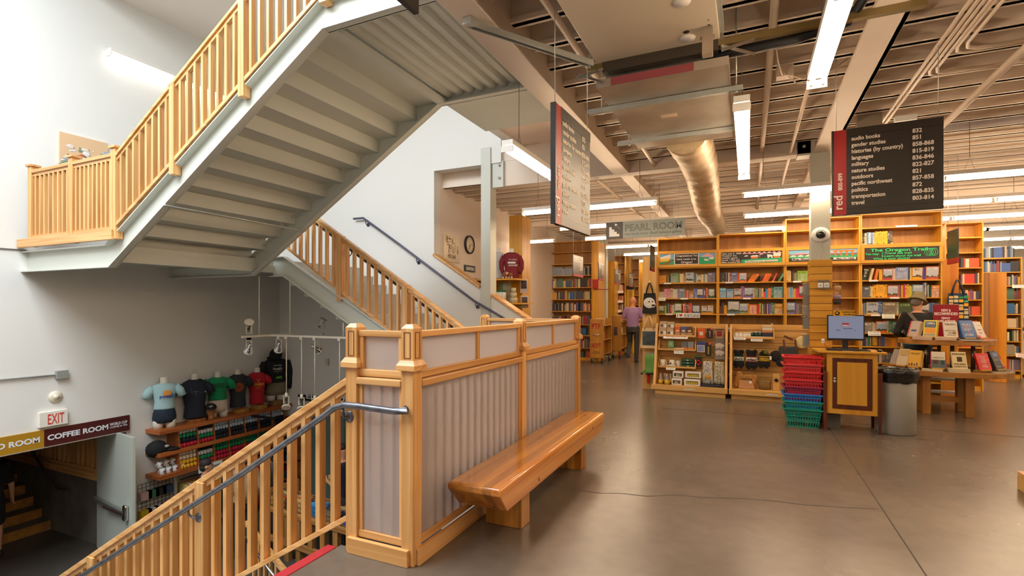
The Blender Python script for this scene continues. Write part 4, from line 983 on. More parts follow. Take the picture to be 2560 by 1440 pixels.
for i, (a, b, zt_, ups, nm) in enumerate(UN):
    o = PW+DW*a
    tags = [(.12, 1.985), (.42, 1.695), (.15, 1.405)] if i != 2 else [(.12, 1.985)]
    lab = ['leftmost tall oak bookcase under the Oregon congratulations board', 'tall oak bookcase with tilted orange books under the July board', 'taller oak bookcase half hidden by the steel column', 'taller oak bookcase under the green trail chalkboard'][i]
    bookcase(lab, o, RZ, b-a, zt_, ups+SH, tags=tags)
    MW = Matrix.Translation(o) @ Matrix.Rotation(RZ, 4, 'Z')
    for j, sp in enumerate(SPEC[i]):
        fill(MW, .026, b-a-.024, SH[j], sp, '%s under %s' % (WHERE[j], nm), 'books under '+nm)
    if i == 3:
        fill(MW, .026, b-a-.024, 2.59, 's2:2a2a22:6:26 s1:e8d088:4:27 s4:5a80c8:17:29 s8:e8b020:26:29 s3:3a2a2a:10:30', 'shelf above the green trail chalkboard', 'books above the green trail chalkboard')
        fill(MW, .1, .9, 2.885, '', '', '')
        MB().box(.5, .8, -.006, .003, 2.855, 2.885).xf(MW).build('shelf_card', WHITE); 
        mark(COL.objects['shelf_card'], 'blank white strip on the shelf above the green trail chalkboard', 'label strip')
    if i == 2:
        MW3 = MW
        o2 = MB().box(.7, .76, .24, .27, 2.61, 2.72).ball((.73, .25, 2.75), .03).box(.69, .73, .24, .26, 2.66, 2.69).xf(MW).build('figurine', plain('dark_toy', '3a2a1c', .5)); mark(o2, 'small dark toy figure on the shelf right of the steel column', 'figurine')
# chalkboards in wooden frames across the bookcases
CHALK = plain('chalkboard', '2a2422', .6); CHW = plain('chalk_white', 'e6e0dc', .8); CHG = plain('chalk_green', '3fd07c', .8)
CGRN = plain('chalk_grass', '2c9a68', .8); CPNK = plain('chalk_pink', 'e0a8b8', .8); CORG = plain('chalk_orange', 'd8722c', .8); CSKY = plain('chalk_sky', '7ab4d8', .8); CBRN = plain('chalk_brown', '7a6248', .8); CYEL = plain('chalk_yellow', 'e8c04c', .8)
LABC = ['chalkboard reading Congratulations! You have made it to Oregon!', 'chalkboard with the July date, weather and wagon drawing', 'chalkboard with a river crossing drawing behind the steel column', 'chalkboard with green lettering about The Oregon Trail']
for i, (a, b, zt_, ups, nm) in enumerate(UN):
    o = PW+DW*a; W_ = b-a; nrm = Vector((DW.y, -DW.x, 0))
    root = thing('chalkboard_sign', LABC[i], 'chalkboard', o+Vector((0, 0, 2.27))+nrm*.02, RZ)
    root.location = o+Vector((0, 0, 2.27)); H_ = .305
    for x0, x1, z0, z1 in ((0, W_, 0, .05), (0, W_, H_-.05, H_), (0, .05, .05, H_-.05), (W_-.05, W_, .05, H_-.05)):
        MB().box(x0, x1, -.022, -.002, z0, z1).build('frame', oak('x' if x1-x0 > .1 else 'z'), root, True, bevel=.002)
    MB().box(.04, W_-.04, -.012, -.003, .04, H_-.04).build('board', CHALK, root, True)
    fx = lambda f: .05+(W_-.1)*f
    fz = lambda f: .05+(H_-.1)*f
    def pat(name, poly, mat, k=0): MB().prism([(fx(p), fz(q)) for p, q in poly], 'y', -.0135-.0008*k, -.012).build(name, mat, root, True)
    B = base_of(root)
    def T(s, fX, fZ, size, mat, wd=None, bold=.0008): text(s, root, B @ Vector((fx(fX), -.0185, fz(fZ))), DW, (0, 0, 1), size, mat, width=wd, bold=bold)
    if i == 0:
        pat('sky', [(0, 0), (1, 0), (1, 1), (0, 1)], CSKY); pat('grass', [(.72, 0), (1, 0), (1, .55), (.72, .65)], CGRN, 1); pat('ground', [(0, 0), (.27, 0), (.27, .5), (.2, .4), (0, .25)], CGRN, 1)
        pat('path', [(0, 0), (.16, 0), (.26, .5), (.22, .5)], CBRN, 2); pat('hall', [(.0, .25), (.16, .35), (.2, .62), (.0, .55)], CYEL, 3); pat('hall_roof', [(0, .55), (.2, .62), (.2, .98), (0, .68)], CHW, 3)
        pat('mountain', [(.74, .65), (.87, 1), (.99, .65)], CPNK, 2); pat('wagon', [(.9, .42), (.98, .42), (.98, .62), (.9, .6)], CHW, 3); pat('ox', [(.82, .3), (.89, .3), (.89, .45), (.8, .48)], CHW, 3)
        pat('panel_edge', [(.265, 0), (.715, 0), (.715, 1), (.265, 1)], CHW, 4); pat('panel', [(.28, .05), (.7, .05), (.7, .95), (.28, .95)], CHALK, 5)
        T('Congratulations! You', .3, .72, .048, CHW, .37); T('have made it to', .31, .42, .045, CHW, .34); T('Oregon!', .39, .12, .058, CHW, .2)
    if i == 1:
        for k, s in enumerate(('Date: July 5, 1848', 'Weather: hot', 'Health: good', 'Food: 1165 pds', 'Miles traveled 856')): T(s, .01, .80-.19*k, .042, CHW, [.32, .25, .26, .3, .31][k], .0004)
        pat('grass', [(.34, 0), (1, 0), (1, .45), (.34, .3)], CGRN)
        for k in range(8): x = .35+.08*k; pat('mountain', [(x, .82), (x+.045, .98), (x+.09, .82)], CPNK, 1)
        pat('hut', [(.5, .38), (.61, .4), (.61, .55), (.5, .53)], CORG, 1); pat('hut_roof', [(.49, .53), (.63, .57), (.6, .68), (.51, .66)], CHW, 2)
        pat('rock', [(.39, .56), (.45, .6), (.44, .68), (.4, .66)], CHW, 1); pat('flag', [(.64, .45), (.645, .45), (.645, .7), (.69, .72), (.69, .8), (.64, .78)], CPNK, 1)
        pat('ox', [(.77, .4), (.79, .4), (.79, .5), (.83, .5), (.83, .4), (.85, .4), (.85, .66), (.76, .72)], CHW, 1)
        pat('wagon_bed', [(.87, .4), (.97, .42), (.97, .55), (.87, .53)], CORG, 1)
        for k in range(4): x = .86+.03*k; pat('wagon_hoop', [(x, .54), (x+.025, .54), (x+.032, .7), (x+.022, .86), (x+.004, .84)], CHW, 2)
        pat('caption_box', [(.4, .04), (.93, .08), (.93, .25), (.4, .2)], CHW, 1); T('Prudence has dysentery.', .42, .09, .03, CHALK, .5, .0004)
        COL.objects[-1].location.y -= .002
    if i == 2:
        pat('sky', [(0, .55), (1, .55), (1, 1), (0, 1)], CSKY); pat('hills', [(0, .6), (.2, .8), (.4, .62), (.6, .85), (.8, .6), (1, .7), (1, .5), (0, .5)], CPNK, 1); pat('grass', [(0, .3), (1, .3), (1, .65), (0, .65)], CGRN, 1)
        for k in range(4): x = .02+.11*k; pat('rock', [(x, .42), (x+.1, .44), (x+.06, .6), (x+.03, .56)], CHW, 2)
        for k in range(4): x = .68+.08*k; pat('tree', [(x, .4), (x+.02, .4), (x+.02, .7), (x+.06, .9), (x-.04, .9), (x, .7)], CORG, 2)
        pat('caption_box', [(.05, .12), (.55, .14), (.55, .32), (.05, .3)], CHW, 2); pat('caption_box', [(.66, .12), (.98, .12), (.98, .3), (.66, .3)], CHW, 2)
        T('Big Blue River', .06, .17, .034, CHALK, .46); COL.objects[-1].location.y -= .002
        T('Press Space', .3, .0, .032, CHW, .3); T('May 15, 1848', .7, .16, .032, CHALK, .26); COL.objects[-1].location.y -= .002
    if i == 3:
        T('The Oregon Trail', .08, .68, .072, CHG, .80, .0012); T('You may:', .01, .42, .045, CHG, .2, .0008); T('1.Travel the trail', .23, .46, .046, CHG, .41, .0008); T('2.Learn about the trail', .23, .24, .046, CHG, .55, .0008); T('What is your choice?', .12, .03, .05, CHG, .52, .0008)
        for k in range(4):
            m = MB(); c = Vector((fx(.85+.03*k), -.0135, fz(.55))); pts = [c+Vector((math.cos(t*.52)*.045, 0, math.sin(t*.52)*.06)) for t in range(13)]
            m.tube(pts, .0035, 5, cap=False); m.build('wagon_hoop', CHG, root, True)
# signs and price cards on the shelves
c = PW+DW*.34; nrm = Vector((DW.y, -DW.x, 0))
root = thing('shelf_sign', 'white I love PORTLAND strip sign with red heart on the bookcase', 'sign', c+Vector((0, 0, 1.33)))
MB().bar(c+nrm*.01+Vector((0, 0, 1.375)), c+DW*.42+nrm*.01+Vector((0, 0, 1.375)), .004, .085).build('card', WHITE, root)
INK = plain('black_ink', '1b1718', .6); HEART = plain('heart_red', 'b81c22', .5)
text('I', root, c+nrm*.012+DW*.015+Vector((0, 0, 1.345)), DW, (0, 0, 1), .08, INK, bold=.001)
hp = [(math.cos(t)*0, 0) for t in range(1)]
pts = []
for k in range(24):
    t = 2*math.pi*k/24; pts.append((16*math.sin(t)**3, 13*math.cos(t)-5*math.cos(2*t)-2*math.cos(3*t)-math.cos(4*t)))
cc = c+DW*.085+nrm*.0135+Vector((0, 0, 1.378)); m = MB(); m.add([cc+DW*(x*.0019)+Vector((0, 0, y*.0019)) for x, y in pts], [tuple(range(24))[::-1]]); m.build('heart', HEART, root)
text('PORTLAND', root, c+nrm*.012+DW*.14+Vector((0, 0, 1.345)), DW, (0, 0, 1), .075, INK, width=.27, bold=.0004)
CARDLET = plain('card_green', '9aa63c', .7); CARDRED = plain('card_red', 'c8382c', .7); CARDGR = plain('card_grey', '8a8a8a', .7)
def card(label, p, r, wd, ht, ink, rows=2, tilt=.25):
    p = Vector(p); r = Vector(r).normalized(); n = Vector((r.y, -r.x, 0)); u = (Vector((0, 0, 1))-n*tilt).normalized()
    root = thing('price_card', label, 'card', p)
    m = MB(); a = p; m.add([a, a+r*wd, a+r*wd+u*ht, a+u*ht, a-n*.002, a+r*wd-n*.002, a+r*wd+u*ht-n*.002, a+u*ht-n*.002], [(0, 1, 2, 3), (7, 6, 5, 4), (0, 4, 5, 1), (1, 5, 6, 2), (2, 6, 7, 3), (3, 7, 4, 0)]); m.build('card', WHITE, root)
    m = MB(); nn = r.cross(u)
    for k in range(rows):
        z0 = ht*(.25+.5*k/max(1, rows-1)) if rows > 1 else ht*.5
        x = wd*.12
        while x < wd*.85:
            l = wd*rnd.uniform(.06, .16); q = a+r*x+u*z0+nn*.0012; m.add([q, q+r*l, q+r*l+u*ht*.14, q+u*ht*.14], [(0, 1, 2, 3)]); x += l+wd*.03
    m.build('print', ink, root); return root
def wl(u, v, off=.02):
    p = onl(u, v, (PW.x, PW.y), DW); return p+nrm*off
card('cream price card clipped to the second shelf edge of the leftmost bookcase', wl(1646, 752), DW, .13, .07, CARDLET)
card('angled price card hanging under a shelf left of the hatted person', wl(2204, 796, .03), DW, .18, .075, CARDLET)
card('white price card on a low shelf right of the computer screen', wl(2169, 839, .03), DW, .18, .075, CARDGR)
# ---- end panel with bags, right-hand pine ends and bookcases
ep = ony(1607, 642, 9.75); e2 = ony(1643, 642, 9.75)
o = MB().box(ep.x, e2.x-.015, 9.75, 10.2, 0, ep.z).build('shelf_end_panel', maple('z'), bevel=.003); mark(o, 'plain maple shelf end panel left of the tall bookcases with bags on hooks', 'end panel')
EPX0, EPX1 = ep.x, e2.x-.015
a = ony(2371, 647, 10.35); b = ony(2413, 647, 10.35)
o = MB().box(a.x, b.x, 10.62, 11.0, 0, a.z+.02).build('shelf_end_panel', pine('z'), bevel=.003); mark(o, 'narrow pine shelf end panel with patterned tote bag', 'end panel')
PNX0, PNX1 = a.x, b.x
a = onz(2473, 954); b = onz(2520, 957)
o = MB().box(a.x, b.x, a.y, a.y+.55, 0, 2.22).build('shelf_end_panel', wood('knotty_pine', 'dc962c', 'b8680f', 'z', .3, .5, True, 0, 7, 'x'), bevel=.004); mark(o, 'wide knotty pine shelf end panel right of the display table', 'end panel')
def farcase(label, u0, u1, vt, y, shelf_v, rz=.1, mat=None, depth=.28, group=None, wmin=None):
    a = ony(u0, vt, y); b = onl(u1, vt, (a.x, a.y), (math.cos(rz), math.sin(rz)))
    wd = (Vector((b.x, b.y, 0))-Vector((a.x, a.y, 0))).length
    um = (u0+u1)/2; zs = [onl(um, v, (a.x, a.y), (math.cos(rz), math.sin(rz))).z for v in shelf_v]
    bookcase(label, (a.x, a.y, 0), rz, wd, a.z, zs, depth, mat)
    return Matrix.Translation((a.x, a.y, 0)) @ Matrix.Rotation(rz, 4, 'Z'), wd, zs
FAR = []   # (matrix, x0, x1, z, max height, palette)
PAL = ['b8402c', 'd8c8a0', 'c8b488', '3a4a6a', '26221f', '7a6a58', 'e0d8c4', '8a2a2a', '4a6a5a', 'd88a38', '6a5a7a', '2a5a8a', 'c8a050', '90887c', 'd0b890', '444048']
PALB = ['3a5a9a', '5a7aa8', 'd8c8b0', '2a3a5a', '8a98a8', '26262e', 'b8a890', '4a6a8a', '7a3a3a', '9ab0b8']
PALR = ['d0542c', 'c83a2c', 'e0c8a0', 'd8b890', '7a4a6a', '3a3a4a', 'd87a4a', 'e8d8c0']
Mx, wd, zs = farcase('oak bookcase with red and cream books behind the patterned tote bag', 2362, 2459, 558, 12.0, (593, 631, 669, 709, 749, 788, 828, 868), .1)
for k, z in enumerate(zs):
    if 1 < k: FAR.append((Mx, wd*.45, wd-.03, z, .2, PALR, .04))
Mx, wd, zs = farcase('far oak bookcase with blue books on its top at the right edge', 2455, 2556, 645, 14.4, (645, 680, 715, 749, 785, 820, 853, 888, 925), .1)
for k, z in enumerate(zs): FAR.append((Mx, .02 if k < 2 else wd*.62, wd-.02, z+.003, .24 if k else .26, PALB if k < 2 else PAL, .04))
card('white card on a shelf of the far right bookcase', ony(2531, 720, 14.3), (1, .1, 0), .3, .07, CARDGR)
card('white card with red print low on the far right bookcase', ony(2540, 893, 14.3), (1, .1, 0), .3, .09, CARDRED)
# the left aisle
Mx, wd, zs = farcase('left half of the double oak bookcase beyond the screen', 1306, 1373, 607, 14.0, (634, 662, 691, 719.5, 748.5, 778, 809, 838, 869), .07)
for k, z in enumerate(zs): FAR.append((Mx, .03 if k else wd*.86, wd-.03, z, .27, PAL, .06))
o = MB().box(.55*wd, .6*wd, .02, .06, zs[0], zs[0]+.22).xf(Mx).build('bookend', BLACK); mark(o, 'black bookend standing alone on the top shelf beyond the screen', 'bookend')
Mx, wd, zs = farcase('right half of the double oak bookcase beyond the screen', 1374, 1480, 606, 14.07, (630, 659.5, 688.5, 718.5, 748.5, 778, 811, 838, 869, 899), .07)
for k, z in enumerate(zs):
    if k > 1: FAR.append((Mx, .03, wd-.03, z, .26, ['8a96a8', '9aa4b4'] if k == 2 else PAL, .06))
a = ony(1481, 604, 13.95); b = ony(1497, 604, 13.95)
o = MB().box(a.x, b.x, 13.9, 14.6, 0, a.z).build('shelf_end_panel', oak('z'), bevel=.003); mark(o, 'oak bookcase end with a small red tag beside the lettered cart', 'end panel')
p = ony(1489, 710, 13.88); o = MB().box(p.x-.08, p.x+.08, 13.86, 13.89, p.z-.13, p.z+.13).tube([(p.x-.05, 13.85, p.z-.14), (p.x+.35, 13.85, p.z-.16), (p.x+.42, 13.85, p.z-.11)], .01, 6).build('call_tag', RED); mark(o, 'small red tag with hook on the oak bookcase end', 'tag')
a = ony(1498, 570, 15.2); b = ony(1514, 570, 15.2)
MB().box(a.x, b.x, 15.2, 15.5, 0, 3.66).build('column', STEEL, kind='structure')
for lab, u0, u1, v, y in (('oak bookcase end with a bright lit edge in the left aisle', 1513, 1537, 653, 16.0), ('oak bookcase end behind the yellow ladder', 1562, 1574, 642, 17.2), ('oak bookcase end half behind the man in the lilac shirt', 1597, 1606, 655, 18.4)):
    a = ony(u0, v, y); b = ony(u1, v, y)
    o = MB().box(a.x, b.x, y, y+.5, 0, a.z).build('shelf_end_panel', oak('z'), bevel=.004); mark(o, lab, 'end panel')
Mx, wd, zs = farcase('oak bookcase with red shelf cards in the left aisle', 1536, 1563, 640, 16.6, (658, 682, 706, 731, 755, 779, 805, 830, 855), .07)
for k, z in enumerate(zs):
    if k > 2: FAR.append((Mx, .03, wd-.03, z, .26, PALR if k < 5 else PAL, .06))
for k, (u, v) in enumerate(((1543, 733), (1541, 757), (1538, 781))):
    card('red printed shelf card in the left aisle, %s one' % ('top', 'middle', 'lowest')[k], ony(u, v, 16.4), (1, .07, 0), .19, .09, CARDRED)
Mx, wd, zs = farcase('emptier oak bookcase farthest down the left aisle', 1573, 1598, 648, 17.6, (672, 695, 716, 738, 762, 788, 812, 836), .07)
for k, z in enumerate(zs):
    if k > 4: FAR.append((Mx, .03, wd-.03, z, .26, PAL, .06))
# books too far off to part: one mass
vs, fs, cs = [], [], []
for Mx, x0, x1, z, hmax, pal, y in FAR:
    x = x0
    while x < x1-.03:
        wd = rnd.choice((.018, .024, .03, .038, .045)) if rnd.random() > .1 else .15
        wd = min(wd, x1-x); h = hmax*rnd.uniform(.72, 1); c = lin(rnd.choice(pal)); b = len(vs)
        for dz in (0, h):
            for dx, dy in ((0, 0), (wd-.002, 0), (wd-.002, .16), (0, .16)): vs.append(Mx @ Vector((x+dx, y+dy, z+.003+dz)))
        fs += [(b, b+3, b+2, b+1), (b+4, b+5, b+6, b+7), (b, b+1, b+5, b+4), (b+1, b+2, b+6, b+5), (b+2, b+3, b+7, b+6), (b+3, b, b+4, b+7)]; cs += [c]*6; x += wd
        if rnd.random() < .04: x += rnd.uniform(.03, .1)
for Mx, wd, dp, ht, c in NEARMASS:
    b = len(vs)
    for dz in (0, ht):
        for dx, dy in ((0, 0), (wd, 0), (wd, dp), (0, dp)): vs.append(Mx @ Vector((dx, dy, dz)))
    fs += [(b, b+3, b+2, b+1), (b+4, b+5, b+6, b+7), (b, b+1, b+5, b+4), (b+1, b+2, b+6, b+5), (b+2, b+3, b+7, b+6), (b+3, b, b+4, b+7)]; cs += [c]*6
print('BOOKS', BOOKN, len(NEARMASS))
me = bpy.data.meshes.new('distant_books'); me.from_pydata([tuple(p) for p in vs], [], fs); me.materials.append(FARB)
ca = me.color_attributes.new('Col', 'FLOAT_COLOR', 'CORNER')
buf = []
for f_, c in zip(fs, cs): buf += [c[0], c[1], c[2], 1.0]*4
ca.data.foreach_set('color', buf)
o = bpy.data.objects.new('distant_books', me); COL.objects.link(o); mark(o, 'narrow and distant books filling the rest of the bookcase shelves', 'books', kind='stuff')
# ================================================================ gondolas and their goods
GY, GB = 9.31, 9.72      # plinth front and slat wall face
KRAFT = plain('kraft', 'b08a5e', .7); GOODW = plain('goods_white', 'e9e3d8', .5)
def gondola(label, x0, x1, grooves):
    root = thing('display_gondola', label, 'display stand', ((x0+x1)/2, GY+.2, 0))
    MB().box(x0+.03, x1-.03, GY, GB+.05, 0, .085).build('plinth', maple('x'), root)
    MB().box(x0-.03, x1+.03, GY-.06, GB+.06, .085, .165).build('deck', maple('x'), root, bevel=.004)
    MB().box(x0, x1, GB, GB+.05, .165, 1.235).build('slat_wall', maple('x'), root)
    m = MB()
    for z in grooves: m.box(x0+.03, x1-.03, GB-.002, GB+.002, z-.004, z+.004)
    m.build('slat_groove', plain('groove', '7a5a34', .6), root)
    for x in (x0, x1-.04):
        MB().prism([(GY-.02, .165), (GB+.05, .165), (GB+.05, 1.235), (GB-.13, 1.235)], 'x', x, x+.04).build('side_panel', maple('z'), root, bevel=.003)
    MB().box(x0, x1, GB-.015, GB+.05, 1.15, 1.235).build('top_rail', maple('x'), root)
    p = (x0+x1)/2; MB().box(p-.08, p+.10, GY-.063, GY-.058, .11, .13).build('label_holder', plain('label_grey', 'c9c9c4', .4), root)
    return root
gr = [.24+.098*i for i in range(10)]
gx = [onz(1636.7, 983).x-.02, onz(1815, 996).x+.02, onz(1826.7, 997).x-.02, .96]
ga = gondola('maple display stand with mugs, boxes and towels before the bookcases', gx[0], gx[1], gr)
gb = gondola('maple display stand with knitted hats behind the basket stack', gx[2], gx[3], gr)
def tray(label, u0, u1, v, x0=None):
    a, b = ony(u0, v, 9.5), ony(u1, v, 9.5); z = a.z
    root = thing('display_tray', label, 'tray', ((a.x+b.x)/2, 9.6, z))
    MB().box(a.x, b.x, 9.5, GB-.004, z-.018, z).box(a.x, b.x, 9.49, 9.505, z-.02, z+.012).build('tray_board', maple('x'), root)
    for x in (a.x, b.x-.015): MB().prism([(9.5, z), (GB-.004, z), (GB-.004, z+.16), (9.62, z+.16)], 'x', x, x+.015).build('tray_side', maple('z'), root)
    return z
TZ = [tray('top maple tray with boxes and coffee pouches', 1646, 1739, 838), tray('middle maple tray with green packets', 1645, 1739, 872), tray('lower maple tray with mugs', 1645, 1739, 915)]
TZ2 = tray('maple tray with small jars and a book pile on the hat stand', 1833, 1936, 843)
PRINT = plain('print_brown', '4a3a2c', .7)
def pack(name, label, cat, u0, v0, u1, v1, y, dp, col, z=None, group=None, parts=(), rough=.5, bev=.003):
    """box-like good seen between pixels; parts: (name, fx0, fz0, fx1, fz1, colour) printed panels on its front"""
    a, b = ony(u0, v0, y), ony(u1, v1, y); zb = b.z if z is None else z+.001; zt_ = zb+(a.z-b.z)
    root = thing(name, label, cat, ((a.x+b.x)/2, y+dp/2, zb), group=group)
    MB().box(a.x, b.x, y, y+dp, zb, zt_).build('body', paint(col, rough), root, bevel=bev)
    for pn, f0, g0, f1, g1, c in parts:
        MB().box(a.x+(b.x-a.x)*f0, a.x+(b.x-a.x)*f1, y-.0025, y+.001, zb+(zt_-zb)*g0, zb+(zt_-zb)*g1).build(pn, paint(c), root)
    return root, a.x, b.x, zb, zt_
k = 0
for (u0, v0, v1), lab in zip(((1649, 819, 837), (1667, 819, 837), (1650, 802, 819), (1668, 803.5, 819.5)), ('lower left', 'lower right', 'upper left', 'upper right')):
    zz = TZ[0] if v1 > 830 else TZ[0]+.127
    pack('gift_box', 'kraft box with oval stamp, %s of the four on the top tray' % lab, 'box', u0, v0, u0+17, v1, 9.52, .12, 'b59a78', zz, 'kraft boxes on the top tray', [('oval_stamp', .15, .25, .45, .5, '3a342c'), ('label', .55, .1, .92, .6, 'e2ddd2')])
for u0, c, n in ((1687, 'c85424', 'orange'), (1702, '3f5590', 'blue'), (1717, '54352c', 'dark brown')):
    pack('coffee_pouch', n+' pouch with kraft foot on the top tray', 'pouch', u0, 814, u0+13.5, 837, 9.53, .07, c, TZ[0], 'pouches on the top tray', [('kraft_band', 0, 0, 1, .32, 'b08a5e'), ('label', .2, .42, .8, .62, 'd8b88a')], bev=.008)
pack('packet', 'sage green packet on the middle tray', 'packet', 1670, 848, 1684, 870, 9.54, .03, '7f9a6a', TZ[1], None, [('emblem', .25, .45, .75, .8, '98b084'), ('band', .12, .15, .88, .22, '5c4a2c')])
pack('packet', 'green packet half behind the sage one on the middle tray', 'packet', 1679, 849, 1689, 869, 9.60, .03, '5f8a5c', TZ[1], None, [])
for i, u0 in enumerate((1703, 1719)):
    pack('packet', 'grey packet with orange foot, %s of two on the middle tray' % ('left', 'right')[i], 'packet', u0, 850, u0+15, 870, 9.54, .025, ('5f646a', '7c858a')[i], TZ[1], 'grey packets', [('orange_foot', 0, 0, 1, .28, 'c87a3c')])
for i in range(3):
    pack('boxed_notebook', 'dark green notebook, %s of the pile on the mug tray' % ('bottom', 'middle', 'top')[i], 'notebook', 1703, 907.5-7*i, 1735-i, 914.5-7*i, 9.53, .14, '1f4a2c', TZ[2]+.0512*i, 'dark green notebooks', [('emblem', .45, .3, .6, .7, 'b8c4a0')], bev=.006)
def mug(label, u, v0, v1, y, z, deco, handle=1, scale=1.0, group=None, col=None):
    a = ony(u, v0, y); b = ony(u, v1, y); h = a.z-b.z; r = h*.42*scale
    root = thing('mug', label, 'mug', (a.x, y, z), group=group)
    MB().lathe([(r*.9, 0), (r, h*.06), (r, h), (r*.92, h), (r*.88, h*.1), (0, h*.09)], (a.x, y, z+.001), 20).build('cup', col or plain('mug_cream', 'e6dcc8', .25), root)
    c = Vector((a.x+handle*r*.95, y, z+h*.52))
    MB().tube([c+Vector((handle*math.cos(t)*r*.55, 0, math.sin(t)*h*.3)) for t in (-1.5, -1, -.5, 0, .5, 1, 1.5)], r*.12, 8).build('handle', col or MATS['mug_cream'], root)
    if deco:
        m = MB(); mm = plain('deco_'+deco, deco, .5)
        m.ball((a.x-r*.25, y-r*.93, z+h*.5), r*.42, sy=.15, mi=0); m.build('printed_emblem', mm, root)
mug('cream mug with yellow face on the mug tray', 1657, 897, 912.5, 9.57, TZ[2], 'd8b02c')
mug('cream mug with dark emblem in the middle of the mug tray', 1680, 898, 913.5, 9.57, TZ[2], '2c2420')
mug('plain cream mug standing behind the emblem mug', 1696, 899, 913, 9.63, TZ[2], None)
card('red and white strip card hanging from the top tray', ony(1658, 846, 9.48), (1, 0, 0), .42, .07, CARDRED, 1)
card('green printed card hanging from the middle tray', ony(1685, 884, 9.48), (1, 0, 0), .16, .10, plain('card_teal', '6a9a8a', .7))
card('lime printed card hanging from the mug tray', ony(1665, 924, 9.48), (1, 0, 0), .16, .085, CARDLET)
GLASS = clearp('jar_glass', 'f4f0e8', .05, .8)
DECK = .166
for i, (u, y) in enumerate(((1652, 9.40), (1667, 9.38), (1662, 9.5), (1676, 9.5))):
    p = ony(u, 950, y); root = thing('glass_jar', 'glass jar with yellow smiling label, %s on the deck' % ('front left', 'front right', 'back left', 'back right')[i], 'jar', (p.x, y, DECK), group='glass jars')
    MB().lathe([(.048, 0), (.052, .01), (.052, .10), (.036, .125), (.038, .14)], (p.x, y, DECK+.001), 18).build('jar_body', GLASS, root)
    MB().lathe([(.04, .14), (.04, .16), (.015, .165), (.02, .18), (0, .19)], (p.x, y, DECK+.001), 18).build('lid', GLASS, root)
    MB().ball((p.x, y-.046, DECK+.055), .032, sy=.25).build('yellow_label', plain('smile_yellow', 'e0b41c', .5), root)
    MB().lathe([(.045, .0), (.045, .07), (0, .072)], (p.x, y, DECK+.004), 14).build('contents', plain('jar_yellow', 'c8a83c', .6), root)
for lab, u0, v0, u1, v1, y, z, n in (('lower small white window box on the deck', 1679, 949, 1704, 966, 9.38, DECK, 4), ('upper small white window box on the deck', 1682, 933, 1708, 950, 9.42, DECK+.121, 4), ('lower long white window box on the deck', 1710, 946, 1750, 964, 9.38, DECK, 5), ('upper long white window box on the deck', 1713, 929, 1752, 946, 9.42, DECK+.131, 5)):
    r_, x0, x1, zb, zt_ = pack('window_box', lab, 'box', u0, v0, u1, v1, y, .10, 'e6ded2', z, 'white window boxes', [('window', .12, .2, .88, .72, '2a2620')])
    for i in range(n):
        w0 = x0+(x1-x0)*(.14+.72*i/n); c = ['4a3a3c', 'c8b03c', '7ab0a0', '8a3a4a'][i % 4] if n == 4 else 'b8a82c'
        MB().box(w0, w0+(x1-x0)*.6/n, y-.006, y-.001, zb+(zt_-zb)*.22, zb+(zt_-zb)*.6).build('tin', paint(c), r_)
def hook(root, x, z):
    MB().tube([(x, GB, z), (x, GB-.1, z), (x, GB-.11, z+.012)], .003, 6).build('hook', CHROME, root)
def hung(name, label, cat, u0, v0, u1, v1, col, parts=(), dp=.05, group=None):
    y = 9.6
    r_, x0, x1, zb, zt_ = pack(name, label, cat, u0, v0, u1, v1, y, dp, col, None, group, parts)
    hook(r_, (x0+x1)/2, zt_+.004); return r_, x0, x1, zb, zt_
hung('hanging_pack', 'orange hanging pack on the maple slat wall', 'pack', 1744, 820, 1762, 846, 'd2581c', [('window', .25, .3, .75, .65, 'd8d0c0')])
hung('hanging_pack', 'black hanging pack with striped pencil picture', 'pack', 1767, 821, 1782, 846, '1e1c1c', [('pencil', .4, .15, .6, .35, 'c83a2c'), ('pencil', .4, .35, .6, .5, '2a9ac8'), ('pencil', .4, .5, .6, .75, 'd88a4a'), ('corner', .6, .85, 1, 1, 'd84a3a')])
hung('hanging_pack', 'clear pack of dark red sweets on the slat wall', 'pack', 1789, 823, 1808, 846, 'a88a6c', [('contents', .15, .2, .85, .8, '7a1a20'), ('header', 0, .88, 1, 1, '3a2a24')])
hung('hanging_pack', 'blue and white hanging pack with a round lace picture', 'pack', 1742, 854, 1762, 881, 'c8c8d0', [('header', 0, .68, 1, 1, '2c3f7c'), ('disc', .12, .08, .88, .62, '7f88b0')])
hung('hanging_pack', 'black hanging pack with a yellow fish picture', 'pack', 1764, 856, 1778, 891, '22201c', [('fish', .38, .15, .6, .7, 'a8983c'), ('corner', .5, .85, 1, 1, 'd05a4a')])
hung('sock_pack', 'black pack with red cross socks beside the mug tray', 'socks', 1738, 888, 1754, 917, '1a1818', [('cross', .35, .15, .65, .6, 'b82024'), ('cross_bar', .12, .3, .88, .45, 'b82024'), ('header', 0, .85, 1, 1, '4a6a2c')])
r_, x0, x1, zb, zt_ = hung('hanging_towel', 'grey towel with two white bears', 'towel', 1787, 846, 1811, 900, '6b635c', [('stripe', 0, .1, 1, .13, 'a8a094'), ('stripe', 0, .04, 1, .06, 'a8a094')], .06)
def bear(m, x, z, s, y):
    m.ball((x, y, z), s, sy=.12, sz=.62); m.ball((x+s*.95, y, z-s*.1), s*.42, sy=.2)
    for d in (-.65, -.25, .3, .65): m.box(x+d*s-s*.13, x+d*s+s*.13, y-.003, y+.003, z-s*.95, z-s*.2)
for i, zf in enumerate((.35, .68)):
    m = MB(); bear(m, (x0+x1)/2-.01, zb+(zt_-zb)*zf, .065, 9.598); m.build('bear_figure', plain('bear_white', 'c8bfb2', .7), r_)
